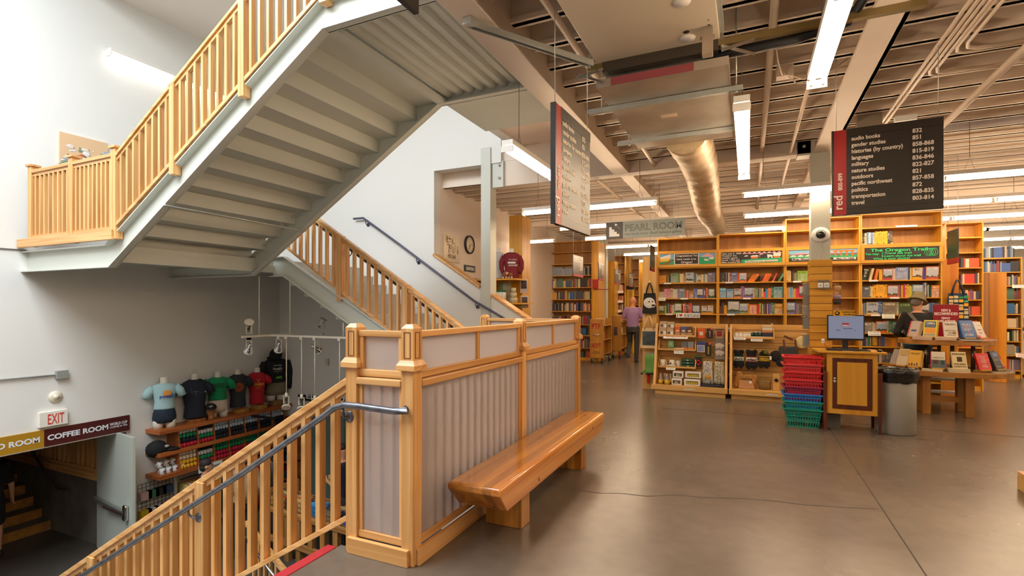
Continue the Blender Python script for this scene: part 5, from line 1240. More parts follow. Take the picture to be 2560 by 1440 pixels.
def towel(label, u0, v0, u1, v1, col, dots, seed):
    a, b = ony(u0, v0, 9.55), ony(u1, v1, 9.55); root = thing('hanging_towel', label, 'towel', ((a.x+b.x)/2, 9.57, b.z))
    n = 12; rr = random.Random(seed); rings = []
    for j in range(7):
        f = j/6; z = a.z+(b.z-a.z)*f; row = []
        for i in range(n+1):
            x = a.x+(b.x-a.x)*i/n*(.78+.22*f)+(b.x-a.x)*.11*(1-f); row.append(Vector((x, 9.56+.014*math.sin(i*1.9+seed)*(.4+f), z+(.012*math.sin(i) if j == 6 else 0))))
        rings.append(row+[q+Vector((0, .012, 0)) for q in row[::-1]])
    MB().loft(rings).build('cloth', paint(col, .8), root)
    m = MB()
    for _ in range(46):
        x = a.x+(b.x-a.x)*rr.uniform(.12, .88); z = b.z+(a.z-b.z)*rr.uniform(.05, .95); m.box(x-.004, x+.004, 9.535, 9.537, z, z+rr.uniform(.012, .026), rr.randint(0, len(dots)-1))
    m.build('leaf_print', [paint(c, .8) for c in dots], root)
    hook(root, (a.x+b.x)/2, a.z+.005); return root, a, b
t_, a, b = towel('white tea towel with leaves and a yellow hen', 1755, 903, 1783, 961, 'd9d3c8', ['3a3a30', '5a6a48', '4a4a44'], 3)
MB().ball(((a.x+b.x)/2+.01, 9.532, b.z+.13), .045, sy=.1, sz=.85).build('hen_print', plain('hen_yellow', 'd89a1c', .7), t_)
towel('cream tea towel with green trees and brown animals', 1784, 904, 1812, 961, 'd6c9ae', ['2a7a3a', '3a8a4a', '6b4a2c'], 5)
o = MB().box(onz(1751, 965, DECK).x, gx[1]-.06, 9.36, 9.6, DECK, DECK+.03).build('folded_fabric', plain('navy_cloth', '20242e', .8), bevel=.01); mark(o, 'folded dark fabric on the deck under the towels', 'fabric')
# stand with hats
for i in range(4):
    p = ony(1841.5+10.5*i, 841, 9.56); root = thing('candle_jar', 'small white jar, %s from left on the hat stand tray' % nth(i), 'jar', (p.x, 9.56, TZ2), group='small white jars')
    MB().lathe([(.032, 0), (.034, .005), (.034, .06), (.03, .065)], (p.x, 9.56, TZ2+.001), 14).build('jar_body', GOODW, root); MB().lathe([(.033, .065), (.033, .078), (0, .08)], (p.x, 9.56, TZ2+.001), 14).build('lid', plain('jar_lid', 'cfc6b4', .4), root)
for i in range(3):
    p = ony(1881+9.5*i, 841, 9.56); root = thing('preserve_jar', 'dark green jar with silver lid, %s from left on the hat stand tray' % nth(i), 'jar', (p.x, 9.56, TZ2), group='dark green jars')
    MB().lathe([(.03, 0), (.034, .005), (.034, .07), (.028, .08)], (p.x, 9.56, TZ2+.001), 14).build('jar_body', plain('jar_green', '21402c', .25), root); MB().lathe([(.03, .08), (.03, .098), (0, .1)], (p.x, 9.56, TZ2+.001), 14).build('lid', CHROME, root)
zz = TZ2+.001
for i, (c, h) in enumerate((('d8c49a', .018), ('2a2c48', .07), ('d8a048', .014), ('c8602c', .016), ('d8cdb4', .022), ('e0d6c0', .022), ('d0b080', .022), ('d8c8a0', .02))):
    a, b = ony(1906, 830, 9.53), ony(1932, 830, 9.53)
    o = MB().box(a.x, b.x-.004*(i % 2), 9.53, 9.67, zz, zz+h).build('notebook', paint(c)); mark(o, '%s notebook, %s up in the pile on the hat stand tray' % (cname(c), nth(i)), 'notebook', 'notebook pile'); zz += h+.0005
card('white card under the small white jars', ony(1835, 849, 9.48), (1, 0, 0), .18, .055, CARDGR)
card('white card under the dark green jars', ony(1877, 853, 9.48), (1, 0, 0), .18, .08, CARDGR)
def knit_hat(label, u, v0, v1, wpx, band, band2, pom, txt):
    a, b = ony(u, v0, 9.58), ony(u, v1, 9.58); h = a.z-b.z; r = wpx/2*.0067; x = a.x
    root = thing('knitted_hat', label, 'hat', (x, 9.58, b.z))
    kn = plain('knit_black', '18171a', .95, bump=.5, bscale=160)
    pr = [(r*.25, h), (r*.7, h*.86), (r*.92, h*.6), (r, h*.35), (r*1.05, h*.12), (r*.95, 0), (r*.8, .0)]
    MB().lathe([(q, z) for q, z in pr[::-1]], (x, 9.58, b.z), 20, sy=.45).build('crown', kn, root)
    MB().lathe([(r*1.0, h*.34), (r*1.0, h*.38), (r*.955, h*.6), (r*.93, h*.62)], (x, 9.58, b.z), 20, sy=.47).build('band', paint(band, .9), root)
    for zf in (.34, .60): MB().lathe([(r*1.03*(1 if zf < .5 else .95), h*zf), (r*1.03*(1 if zf < .5 else .95), h*(zf+.045))], (x, 9.58, b.z), 20, sy=.48).build('stripe', paint(band2, .9), root)
    if pom == 2:
        for d in (-1, 1): MB().ball((x+d*r*.62, 9.57, b.z+h*.93), r*.42).build('ear_ball', kn, root)
    else: MB().ball((x+r*.3, 9.54, b.z+h*.9), r*.42).build('pompom', paint(pom, .95), root)
    if txt: text(txt, root, (x-r*.8, 9.58-r*.485, b.z+h*.41), (1, 0, 0), (0, 0, 1), h*.2, INK if band != '2a2a2e' else plain('knit_yellow', 'd8b01c', .9), width=r*1.6, bold=.002)
    for d in (-.5, .45): MB().ball((x+d*r, 9.56, b.z-.01), r*.35, sz=.7).build('ear_flap', kn, root)
    hook(root, x, a.z+.03)
knit_hat('black knitted hat with white and green band at the stand corner', 1847, 876, 916, 24, 'dcd6cc', '2a6a48', 2, 'AO')
knit_hat('black knitted hat with white lettered band and two ear balls', 1879, 876, 919, 26, 'e0d8cc', '9a2a30', 2, 'ortland')
knit_hat('black knitted hat with olive pompom and yellow stripes', 1910, 876, 916, 27, '2a2a2e', 'c8a81c', '6a6a2c', 'OREGON')
p = ony(1942, 895, 9.58); root = thing('baseball_cap', 'black cap hanging on a hook right of the knitted hats', 'cap', p)
kb = plain('cap_black', '161518', .9)
MB().ball(p+Vector((-.01, 0, .03)), .095, sy=.5, sz=1.0).build('crown', kb, root); MB().ball(p+Vector((.06, -.02, -.08)), .075, sy=.35, sz=.75).build('brim', kb, root); hook(root, p.x, p.z+.14)
MB().box(p.x-.11, p.x-.08, 9.52, 9.525, p.z-.03, p.z+.03).build('swing_tag', WHITE, root)
root = thing('leather_strap_bag', 'dark plaid bag with brown leather straps behind the baskets', 'bag', ony(1975, 890, 9.58))
a, b = ony(1948, 866, 9.56), ony(1996, 900, 9.56)
MB().box(a.x, b.x, 9.55, 9.66, b.z, a.z).build('bag_body', plain('plaid_grey', '3a3c3a', .85, vary=.4, vscale=25), root, bevel=.02)
for u in (1959, 1988): q = ony(u, 849, 9.55); MB().bar((q.x, 9.55, q.z), (q.x+.015, 9.545, a.z-.05), .028, .01, up=(0, 1, 0)).build('strap', plain('strap_brown', '5a2c14', .5), root)
q = ony(1972, 845, 9.56); MB().bar((q.x-.07, 9.56, q.z+.03), (q.x+.06, 9.56, q.z-.03), .035, .012, up=(0, 1, 0)).build('handle', MATS['strap_brown'], root)
q = ony(2004, 856, 9.6); o = MB().lathe([(0, 0), (.08, .004), (.1, .02), (.085, .03), (0, .012)], q, 24, R=RX).build('plate', plain('plate_yellow', 'd8c48a', .4)); mark(o, 'pale yellow plate standing behind the red baskets', 'plate')
# goods on its deck
a, b = ony(1834, 934, 9.5), ony(1894, 974, 9.5)
root = thing('paper_sack', 'crumpled golden wood-pulp sack with print on the hat stand deck', 'sack', ((a.x+b.x)/2, 9.5, DECK))
MB().prism([(a.x, DECK), (b.x-.04, DECK), (b.x, a.z-.03), (b.x-.02, a.z), (a.x+.14, a.z-.02), (a.x+.12, a.z+.04), (a.x+.05, a.z+.04), (a.x+.02, DECK+.12)], 'y', 9.5, 9.56).build('sack', plain('burl', 'b8823a', .8, vary=.5, vscale=40), root, bevel=.012)
text('OREGON', root, (a.x+.12, 9.5, a.z-.1), (1, 0, 0), (0, 0, 1), .05, PRINT, width=.16, bold=.001)
a, b = ony(1846, 954, 9.42), ony(1884, 976, 9.42)
root = thing('wooden_pouch', 'flat pale wood pouch with round sticker leaning on the sack', 'pouch', ((a.x+b.x)/2, 9.42, DECK))
MB().prism([(a.x, DECK), (b.x+.02, DECK), (b.x-.02, DECK+.14), (a.x+.02, DECK+.14)], 'y', 9.41, 9.44).build('pouch', plain('pale_wood', 'b98a5c', .6), root, bevel=.006); MB().lathe([(0, 0), (.022, 0), (.022, .002), (0, .002)], (b.x-.05, 9.41, DECK+.11), 16, R=RX).build('sticker', WHITE, root)
a, b = ony(1896, 950, 9.42), ony(1929, 977, 9.42)
bm_ = MB(); cx = (a.x+b.x)/2; rw = (b.x-a.x)/2
bm_.lathe([(rw*.85, 0), (rw*.95, .06), (rw, .17), (rw*.93, .17), (rw*.9, .07), (0, .02)], (cx, 9.5, DECK+.001), 24, sy=.8)
o = bm_.build('woven_basket', plain('sea_grass', '8a6c34', .85, bump=1, bscale=70, vary=.5, vscale=60)); mark(o, 'woven sea grass basket on the hat stand deck', 'basket')
a, b = ony(1932, 938, 9.5), ony(1949, 978, 9.45)
root = thing('bottle_opener_board', 'upright wooden board with dark metal bottle opener', 'bottle opener', ((a.x+b.x)/2, 9.45, DECK))
MB().box(a.x, b.x, 9.44, 9.47, DECK, DECK+.27).build('board', maple('z'), root, bevel=.004); MB().cb(((a.x+b.x)/2, 9.43, DECK+.17), .05, .015, .05, R=Matrix.Rotation(.78, 3, 'Y')).build('opener', plain('dark_metal', '3a3430', .4, .8), root)
# ================================================================ bags and socks on the maple end panel
def tote(label, u0, u1, vt, vb, vh, y, col, hcol):
    a, b = ony(u0, vb, y), ony(u1, vb, y); zt_ = ony((u0+u1)/2, vt, y).z; zh = ony((u0+u1)/2, vh, y).z; cx = (a.x+b.x)/2; w2 = (b.x-a.x)/2
    root = thing('tote_bag', label, 'bag', (cx, y, a.z))
    rings = []
    for f, k in ((0, .93), (.03, 1), (.5, .92), (1, .8)):
        z = a.z+(zt_-a.z)*f; dpt = .035*(1-f*.6); rings.append([Vector((cx+w2*k*sx, y+sy*dpt, z)) for sx, sy in ((-1, -.4), (-.6, -1), (.6, -1), (1, -.4), (1, .4), (.6, 1), (-.6, 1), (-1, .4))])
    MB().loft(rings, smooth=False).build('bag_body', col, root, bevel=.008)
    for sy in (-.02, .015):
        MB().tube([(cx-w2*.5, y+sy, zt_-.03), (cx-w2*.32, y+sy, zt_+(zh-zt_)*.5), (cx-.012, y+sy*.3, zh-.01), (cx+.012, y+sy*.3, zh-.01), (cx+w2*.32, y+sy, zt_+(zh-zt_)*.5), (cx+w2*.5, y+sy, zt_-.03)], .011, 6).build('strap', hcol, root)
    o = MB().tube([(cx, y+.06, zh+.01), (cx, y, zh+.01), (cx, y-.01, zh+.02)], .006, 6).build('hook', CHROME, root)
    return root, cx, zt_, a.z, w2
CANV = plain('canvas', 'd2b98c', .85); BC = plain('black_canvas', '191819', .9)
r_, cx, zt_, zb, w2 = tote('black tote bag with white creature print on the maple end panel', 1606, 1642, 733, 784, 707, 9.70, BC, BC)
m = MB(); m.ball((cx, 9.662, (zt_+zb)/2+.01), .105, sy=.12, sz=.95); m.ball((cx+.07, 9.66, (zt_+zb)/2-.03), .05, sy=.2); m.build('print', plain('print_white', 'd4cec6', .8), r_)
m = MB()
for dx, dz in ((0, .03), (.06, .035)): m.ball((cx+dx, 9.647, (zt_+zb)/2+dz), .012, sy=.5)
m.box(cx+.05, cx+.11, 9.645, 9.65, (zt_+zb)/2-.05, (zt_+zb)/2-.02); m.build('print_dark', BC, r_)
r_, cx, zt_, zb, w2 = tote('cream canvas tote bag with dark photo print on the maple end panel', 1601, 1645, 820, 870, 790, 9.66, CANV, CANV)
MB().box(cx-w2*.72, cx+w2*.95, 9.620, 9.624, zb+.06, zt_-.06).build('photo_print', plain('photo_grey', '38444c', .6, vary=.8, vscale=12), r_)
for i in range(6):
    u = 1617+4.4*i; a, b = ony(u, 886, 9.64-.012*i), ony(u, 925, 9.64-.012*i)
    root = thing('sock', 'green sock with black toe, %s in the hanging bunch' % nth(i), 'sock', a, group='green socks on the end panel'); y = a.y
    foot = Vector((-.09 if i == 0 else -.02, -.0, -.05)); gsk = plain('sock_green', '6a9a4c', .9, vary=.2, vscale=30)
    MB().loft([[Vector((a.x+dx*.028, y+dy*.012, z)) for dx, dy in ((-1, -1), (1, -1), (1, 1), (-1, 1))] for z in (a.z, a.z-.1, b.z+.02)]+[[Vector((a.x+foot.x*.6+dx*.03, y+dy*.012, b.z-.03)) for dx, dy in ((-1, -1), (1, -1), (1, 1), (-1, 1))], [Vector((a.x+foot.x+dx*.022, y+dy*.012, b.z-.06)) for dx, dy in ((-1, -1), (1, -1), (1, 1), (-1, 1))]]).build('leg', gsk, root)
    MB().ball((a.x+foot.x, y, b.z-.065), .026, sy=.5).build('toe', BLACK, root)
    MB().box(a.x-.02, a.x+.02, y-.008, y+.008, a.z-.01, a.z+.03).build('header_card', plain('sock_card', '8a8a84', .5), root)
o = MB().box(ony(1617, 950, 9.66).x, ony(1624, 950, 9.66).x, 9.65, 9.68, ony(1620, 958, 9.66).z, ony(1620, 934, 9.66).z).build('sock', plain('red_sock', 'a81c24', .9), bevel=.008); mark(o, 'red sock hanging below the green socks', 'sock')
# patterned tote
r_, cx, zt_, zb, w2 = tote('patterned navy, green and yellow tote bag hanging on the pine end', 2364, 2424, 733, 800, 699, 10.50, plain('tote_navy', '20304a', .85), plain('strap_navy', '2a2c38', .8))
m = MB(); rr = random.Random(4); cols = ['d8a428', '2a8a5a', 'c8b890', '3a9a7a', 'd8b060']
for j in range(6):
    for i in range(4):
        x = cx-w2*.8+w2*.42*i; z = zb+.03+(zt_-zb-.05)*j/6
        if rr.random() < .9: m.box(x, x+w2*.36, 10.455, 10.457, z, z+(zt_-zb)*rr.uniform(.06, .13), rr.randint(0, 4))
m.build('pattern', [paint(c, .8) for c in cols], r_)
# ================================================================ slat wall wrapped round the column
root = thing('slat_wall_wrap', 'oak slat wall wrapped round the foot of the steel column', 'slat wall', ((CX0+CX1)/2, CY0+.1, 0))
x0, x1 = ony(2025, 700, CY0-.05).x, ony(2081, 700, CY0-.05).x
zt_ = ony(2050, 648, CY0-.05).z
zs = []; z = .02
while z < zt_-.02: zs.append(z); z += .098
for z in zs: MB().box(x0, x1, CY0-.05, CY0+.27, z, min(zt_, z+.091)).build('slat', oak('x'), root, bevel=.003)
MB().box(x0+.008, x1-.008, CY0-.042, CY0+.26, 0, zt_-.005).build('core', plain('groove', '7a5a34', .6), root)
CLP = clearp('clear_plastic', 'f2f2f2', .1, .62)
p = ony(2059, 716, CY0-.11); root = thing('card_holder', 'clear holder with two small white cards on the slat wall column', 'card holder', p)
MB().box(p.x-.075, p.x+.085, CY0-.12, CY0-.05, p.z-.03, p.z-.027).box(p.x-.075, p.x+.085, CY0-.12, CY0-.118, p.z-.03, p.z-.01).box(p.x-.06, p.x+.07, CY0-.06, CY0-.057, p.z-.03, p.z+.09).build('holder', CLP, root)
for d in (-.035, .035): MB().box(p.x+d-.03, p.x+d+.03, CY0-.1, CY0-.096, p.z-.026, p.z+.05).build('mini_card', WHITE, root); MB().box(p.x+d-.012, p.x+d+.012, CY0-.102, CY0-.1, p.z+.01, p.z+.018).build('print', PRINT, root)
for i, (v0, v1, c) in enumerate(((709, 737, 'b8bcbc'), (737, 764, 'a89a8c'), (766, 790, 'b8c4cc'), (793, 822, '9ab0b8'), (836, 866, 'a0b4c4'))):
    a, b = ony(2005, v0, CY0+.05), ony(2024, v1, CY0+.05); root = thing('hanging_pack', 'clear hanging pack, %s from top on the left of the slat wall column' % nth(i), 'pack', (a.x, CY0+.05, b.z))
    for k in range(3): MB().box(a.x+.02*k, b.x-.01, CY0+.0+.03*k, CY0+.004+.03*k, b.z, a.z-.01*k).build('packet', paint(c, .25) if k else CLP, root)
    MB().tube([(b.x+.03, CY0+.06, a.z+.005), (a.x-.01, CY0+.06, a.z+.005)], .004, 6).build('hook', CHROME, root)
for i, (v, c) in enumerate(((712, 'c8a878'), (735, '9a8ab0'), (748, '2a2624'), (775, 'b8584a'))):
    a = ony(2083, v, CY0+.05); b = ony(2098, v+13, CY0+.05); root = thing('key_ring_pack', '%s key rings, %s row on the right of the slat wall column' % (cname(c), nth(i)), 'key rings', (a.x, CY0+.05, b.z))
    MB().tube([(x1, CY0+.06, a.z+.01), (b.x, CY0+.06, a.z+.01)], .004, 6).build('hook', CHROME, root)
    for k in range(3): MB().ball((a.x+.02+.025*k, CY0+.04, b.z+.03), .022, sy=.4, sz=1.4).build('key_ring', paint(c), root)
# ================================================================ shopping baskets
def pmat(c): return plain('plastic_'+c, c, .35)
def basket(label, cx, y, z, c, tall=True, cin=None):
    root = thing('shopping_basket', label, 'basket', (cx, y+.15, z), group='stacked shopping baskets')
    W2, D2, H_ = .205, .145, .235; m = MB()
    def ring(f): k = .80+.20*f; return [Vector((cx+sx*W2*k, y+.15+sy*D2*k, z+H_*f)) for sx, sy in ((-1, -1), (1, -1), (1, 1), (-1, 1))]
    r0, r1 = ring(0), ring(1)
    for i in range(4):
        a0, b0, a1, b1 = r0[i], r0[(i+1) % 4], r1[i], r1[(i+1) % 4]; n = 12 if i % 2 == 0 else 8
        for j in range(n+1):
            f = j/n; p, q = a0.lerp(b0, f), a1.lerp(b1, f); m.bar(p, q, .010, .006, up=(b0-a0).cross(Vector((0, 0, 1))))
        for f in (.02, .33, .62): m.bar(a0.lerp(a1, f), b0.lerp(b1, f), .008, .016 if f else .02)
        m.bar(a0.lerp(a1, .86), b0.lerp(b1, .86), .006, .035)
    m.box(cx-W2*.8, cx+W2*.8, y+.15-D2*.8, y+.15+D2*.8, z, z+.006); m.build('basket_wall', pmat(c), root)
    m = MB(); e = .016
    o4 = [r1[i]+Vector(((-1, 1, 1, -1)[i]*e, (-1, -1, 1, 1)[i]*e, 0)) for i in range(4)]
    for i in range(4): m.bar(o4[i]+Vector((0, 0, -.006)), o4[(i+1) % 4]+Vector((0, 0, -.006)), .03, .018)
    m.build('rim', pmat(c), root, bevel=.004)
    m = MB()
    for sy in (-1, 1): q = y+.15+sy*D2*.92; m.tube([(cx-W2*.95, q, z+H_+.004), (cx-W2*.8, q-sy*.05, z+H_+.008), (cx+W2*.8, q-sy*.05, z+H_+.008), (cx+W2*.95, q, z+H_+.004)], .005, 6)
    m.build('handle', pmat(c), root)
bx0 = ony(2007, 1065, 7.5).x
zs = [0, .097, .19, .285, .375, .472, .57, .665]
for i, (c, n) in enumerate((('0f7a66', 'tall teal shopping basket at the bottom of the stack'), ('10857a', 'teal shopping basket second from the bottom'), ('1f6fc0', 'blue shopping basket in the middle of the stack'), ('8c1f48', 'dark maroon shopping basket above the blue one'), ('c83038', 'red shopping basket just above the maroon one'), ('cf2426', 'bright red shopping basket third from the top'), ('c93a42', 'pinkish red shopping basket second from the top'), ('d2262c', 'red shopping basket topmost of the stack'))):
    basket(n, bx0+.004*math.sin(i*2), 7.47, zs[i], c)
# ================================================================ look-up kiosk
KY = 7.47
kx0, kx1 = ony(2067, 900, KY).x, ony(2195, 900, KY).x
BIRD = wood('birdseye', 'd0962f', 'b87a1c', 'z', .35, .25); MAHO = wood('mahogany', '5c2412', '3e140a', 'z', .35, .6)
kio = thing('lookup_kiosk', 'golden birdseye maple cabinet on dark legs holding the computer', 'cabinet', ((kx0+kx1)/2, KY+.2, 0))
kzb, kzt = ony(2130, 1037, KY).z, ony(2130, 884, KY).z
MB().box(kx0, kx1, KY, KY+.40, kzb, kzt).build('body', BIRD, kio, bevel=.003)
d0x, d1x, dz0, dz1 = ony(2081, 950, KY).x, ony(2181, 950, KY).x, ony(2130, 1024, KY).z, ony(2130, 896, KY).z
door = MB().box(d0x, d1x, KY-.008, KY, dz0, dz1).build('door', MAHO, kio, bevel=.002)
MB().box(d0x+.05, d1x-.055, KY-.010, KY-.002, dz0+.055, dz1-.05).build('door_panel', BIRD, door)
p = ony(2087, 946, KY-.01); MB().ball(p, .017).lathe([(.005, 0), (.005, .02)], p, 8, R=RX).build('knob', CHROME, door)
p = ony(2087, 953, KY-.01); MB().lathe([(.006, .004), (.008, .006), (.018, .006), (.018, 0)], p, 18, R=RX).build('lock', CHROME, door)
for x, y in ((kx0-.02, KY-.01), (kx1+.02, KY-.01), (kx0-.02, KY+.40), (kx1+.02, KY+.40)):
    MB().loft([[Vector((x+a*k, y+b*k, z)) for a, b in ((-1, -1), (1, -1), (1, 1), (-1, 1))] for z, k in ((0, .015), (.72, .022), (.74, .02))], smooth=False).build('leg', MAHO, kio)
ct = kzt
MB().prism([(kx0-.10, KY-.04), (kx1+.09, KY-.04), (kx1+.05, KY+.44), (kx0-.13, KY+.44)], 'z', ct, ct+.028).build('counter', oak('x'), kio, bevel=.006)
ct += .0285
my = KY+.24
a, b = ony(2068, 787, my), ony(2162, 852, my)
mon = thing('monitor', 'black computer monitor showing a pale search page', 'monitor', ((a.x+b.x)/2, my, ct))
MB().box(a.x, b.x, my, my+.035, b.z, a.z).build('frame', plain('monitor_plastic', '1e1c1e', .4), mon, bevel=.004)
MB().box(a.x+.014, b.x-.014, my-.002, my+.002, b.z+.024, a.z-.014).build('screen', glow('screen_glow', (.40, .44, .62), .42), mon)
cx = (a.x+b.x)/2
MB().box(cx-.03, cx+.03, my+.03, my+.05, ct+.01, b.z+.06).box(cx-.1, cx+.1, my-.05, my+.1, ct, ct+.012).build('stand', MATS['monitor_plastic'], mon)
q = ony(2114, 812, my-.003); m = MB().box(q.x-.038, q.x+.038, my-.004, my-.002, q.z-.024, q.z+.024); m.build('page_logo', glow('logo_red_glow', (.55, .03, .05), .45), mon)
text('POWELL\u2019S', mon, (q.x-.034, my-.004, q.z-.018), (1, 0, 0), (0, 0, 1), .022, glow('screen_white', (1, 1, 1), .6), width=.068, bold=.0006)
m = MB()
for u0, u1, v in ((2108, 2132, 821), (2090, 2101, 825), (2135, 2139, 826)): m.box(ony(u0, v, my).x, ony(u1, v, my).x, my-.0035, my-.002, ony(u0, v, my).z-.004, ony(u0, v, my).z+.002)
m.build('search_field', plain('screen_ink', '1c1d28', .4), mon)
a, b = ony(2084, 777, my-.02), ony(2137, 790, my-.02)
root = thing('lookup_sign', 'yellow customer lookup sign on top of the monitor', 'sign', ((a.x+b.x)/2, my-.02, b.z))
MB().box(a.x, b.x, my-.02, my-.012, b.z, a.z+.004).build('card', plain('lookup_yellow', 'e8a80c', .5), root)
text('customer', root, (a.x+.085, my-.02, b.z+.042), (1, 0, 0), (0, 0, 1), .034, INK, width=.16, bold=.0006); text('lookup', root, (a.x+.11, my-.02, b.z+.010), (1, 0, 0), (0, 0, 1), .036, INK, width=.115, bold=.0006)
m = MB(); m.lathe([(0, 0), (.028, 0), (.028, .002), (0, .002)], (a.x+.04, my-.02, (a.z+b.z)/2), 20, R=RX); m.build('search_disc', INK, root)
m = MB(); m.lathe([(.009, .0025), (.013, .0025), (.013, .003), (.009, .003)], (a.x+.037, my-.02, (a.z+b.z)/2+.004), 16, R=RX); m.bar((a.x+.045, my-.0228, (a.z+b.z)/2-.004), (a.x+.054, my-.0228, (a.z+b.z)/2-.014), .001, .005); m.build('search_glass', MATS['lookup_yellow'], root)
a, b = onz(2056, 872, ct), onz(2163, 872, ct)
root = thing('keyboard', 'black keyboard on the kiosk counter before the monitor', 'keyboard', ((a.x+b.x)/2, KY+.06, ct))
kw = b.x-a.x
MB().box(a.x+.02, b.x-.03, KY+.0, KY+.15, ct, ct+.016).build('case', plain('keyboard_black', '17171a', .5), root, bevel=.004)
m = MB()
for j in range(5):
    for i in range(16): x = a.x+.03+(kw-.08)*i/16; y = KY+.012+.026*j; m.box(x, x+(kw-.08)/16*.82, y, y+.02, ct+.016, ct+.022)
m.build('keys', plain('keys_dark', '242428', .5), root)
p = onz(2190, 874, ct); root = thing('computer_mouse', 'dark mouse at the right end of the kiosk counter', 'mouse', p); MB().ball((p.x-.03, KY+.06, ct+.012), .03, sy=1.5, sz=.6).build('shell', plain('mouse_dark', '1c1c1e', .35), root)
for u, lab, c in ((2118, 'cream paper slip by the keyboard', 'd8c48a'), (2157, 'yellow paper slip by the keyboard', 'e0b83c')):
    p = onz(u, 877, ct); o = MB().box(p.x-.06, p.x+.05, KY-.03, KY-.005, ct+.001, ct+.003).build('paper_slip', paint(c)); mark(o, lab, 'paper')
p = ony(2060, 860, KY+.2); root = thing('toy_figure', 'small toy figure on a red and white stick beside the monitor', 'toy', (p.x, p.y, ct))
MB().tube([(p.x+.04, KY+.2, ct+.001), (p.x, KY+.2, ct+.09)], .006, 8).build('stick', plain('toy_red', 'c8482c', .5), root); MB().ball((p.x-.01, KY+.2, ct+.115), .022).box(p.x-.025, p.x+.005, KY+.185, KY+.215, ct+.08, ct+.1).build('figure', plain('toy_white', 'd8d4d0', .4), root)
p = onz(2095, 1052); root = thing('power_outlet_box', 'floor power box with a plugged cable behind the kiosk', 'outlet', (p.x, p.y+.35, 0))
MB().box(p.x-.04, p.x+.10, p.y+.32, p.y+.4, 0, .08).build('box', plain('outlet_cream', '9a8a70', .5), root); MB().tube([(p.x+.02, p.y+.31, .05), (p.x+.05, p.y+.28, .06), (p.x+.12, p.y+.32, .16)], .008, 6).build('plug_cable', BLACK, root)
o = MB().box(kx0+.0, kx0+.17, KY+.18, KY+.37, 0, .19).build('computer_case', plain('case_grey', '5a544c', .5)); mark(o, 'grey computer case standing on the floor under the kiosk', 'computer case')
# ================================================================ waste bin
bp = onz(2249, 1090); cx, cy = bp.x, bp.y+.20
root = thing('waste_bin', 'grey round waste bin with black liner bag beside the kiosk', 'waste bin', (cx, cy, 0))
R_ = .205; zt_ = .70
MB().lathe([(R_*.97, 0), (R_, .015), (R_*1.02, zt_), (R_*.96, zt_), (R_*.93, .05), (0, .04)], (cx, cy, 0), 40).build('barrel', plain('bin_grey', '827c72', .55, vary=.06, vscale=5), root)
m = MB(); rings = []; rr = random.Random(3)
for z, k, am in ((zt_-.075, 1.05, .012), (zt_-.04, 1.10, .010), (zt_+.03, 1.15, .008), (zt_+.08, 1.16, .006), (zt_+.09, 1.08, .012), (zt_+.05, .95, .015), (zt_-.2, .9, .01)):
    rings.append([Vector((cx+math.cos(t)*(R_*k+am*rr.uniform(-1, 1)), cy+math.sin(t)*(R_*k+am*rr.uniform(-1, 1)), z+rr.uniform(-.006, .006))) for t in [2*math.pi*i/48 for i in range(48)]])
m.loft(rings, cap=False).build('liner_bag', plain('black_liner', '0f0e0e', .18, bump=.8, bscale=30), root)
# ================================================================ two-tier display table
tc = Vector((2.62, 9.50, 0)); rx1, ry1, rx2, ry2 = .76, .56, .56, .42; z1, z2 = .635, 1.065
tb = thing('display_table', 'two-tier oval wooden table of propped up new books', 'table', tc)
def oval(rx, ry, z0, z1, nm): MB().lathe([(1, z0), (1, z1)], (tc.x, tc.y, 0), 56, sx=rx, sy=ry, smooth=False).build(nm, wood('table_wood', 'b27c3c', '8a5a24', 'x', .35, .6), tb, bevel=.006)
oval(rx1, ry1, z1-.075, z1, 'lower_top'); oval(rx2, ry2, z2-.07, z2, 'upper_top')
for x, y in ((2.27, 9.16), (2.74, 9.10), (2.27, 9.44), (2.78, 9.56)): MB().box(x, x+.10, y, y+.10, 0, z1-.075).build('leg', wood('table_leg', 'a87434', '85561f', 'z', .4, .6), tb, bevel=.008)
MB().box(2.33, 2.80, 9.32, 9.36, .17, .25).build('stretcher', MATS['table_woodx'], tb)
for x, y in ((2.35, 9.3), (2.62, 9.2), (2.88, 9.3), (2.62, 9.75)): MB().lathe([(.025, z1), (.025, z2-.07)], (x, y, 0), 12).build('tier_post', plain('pipe_nickel', '7a736a', .3, 1), tb)
STANDW = plain('easel_wood', 'c0933f', .5)
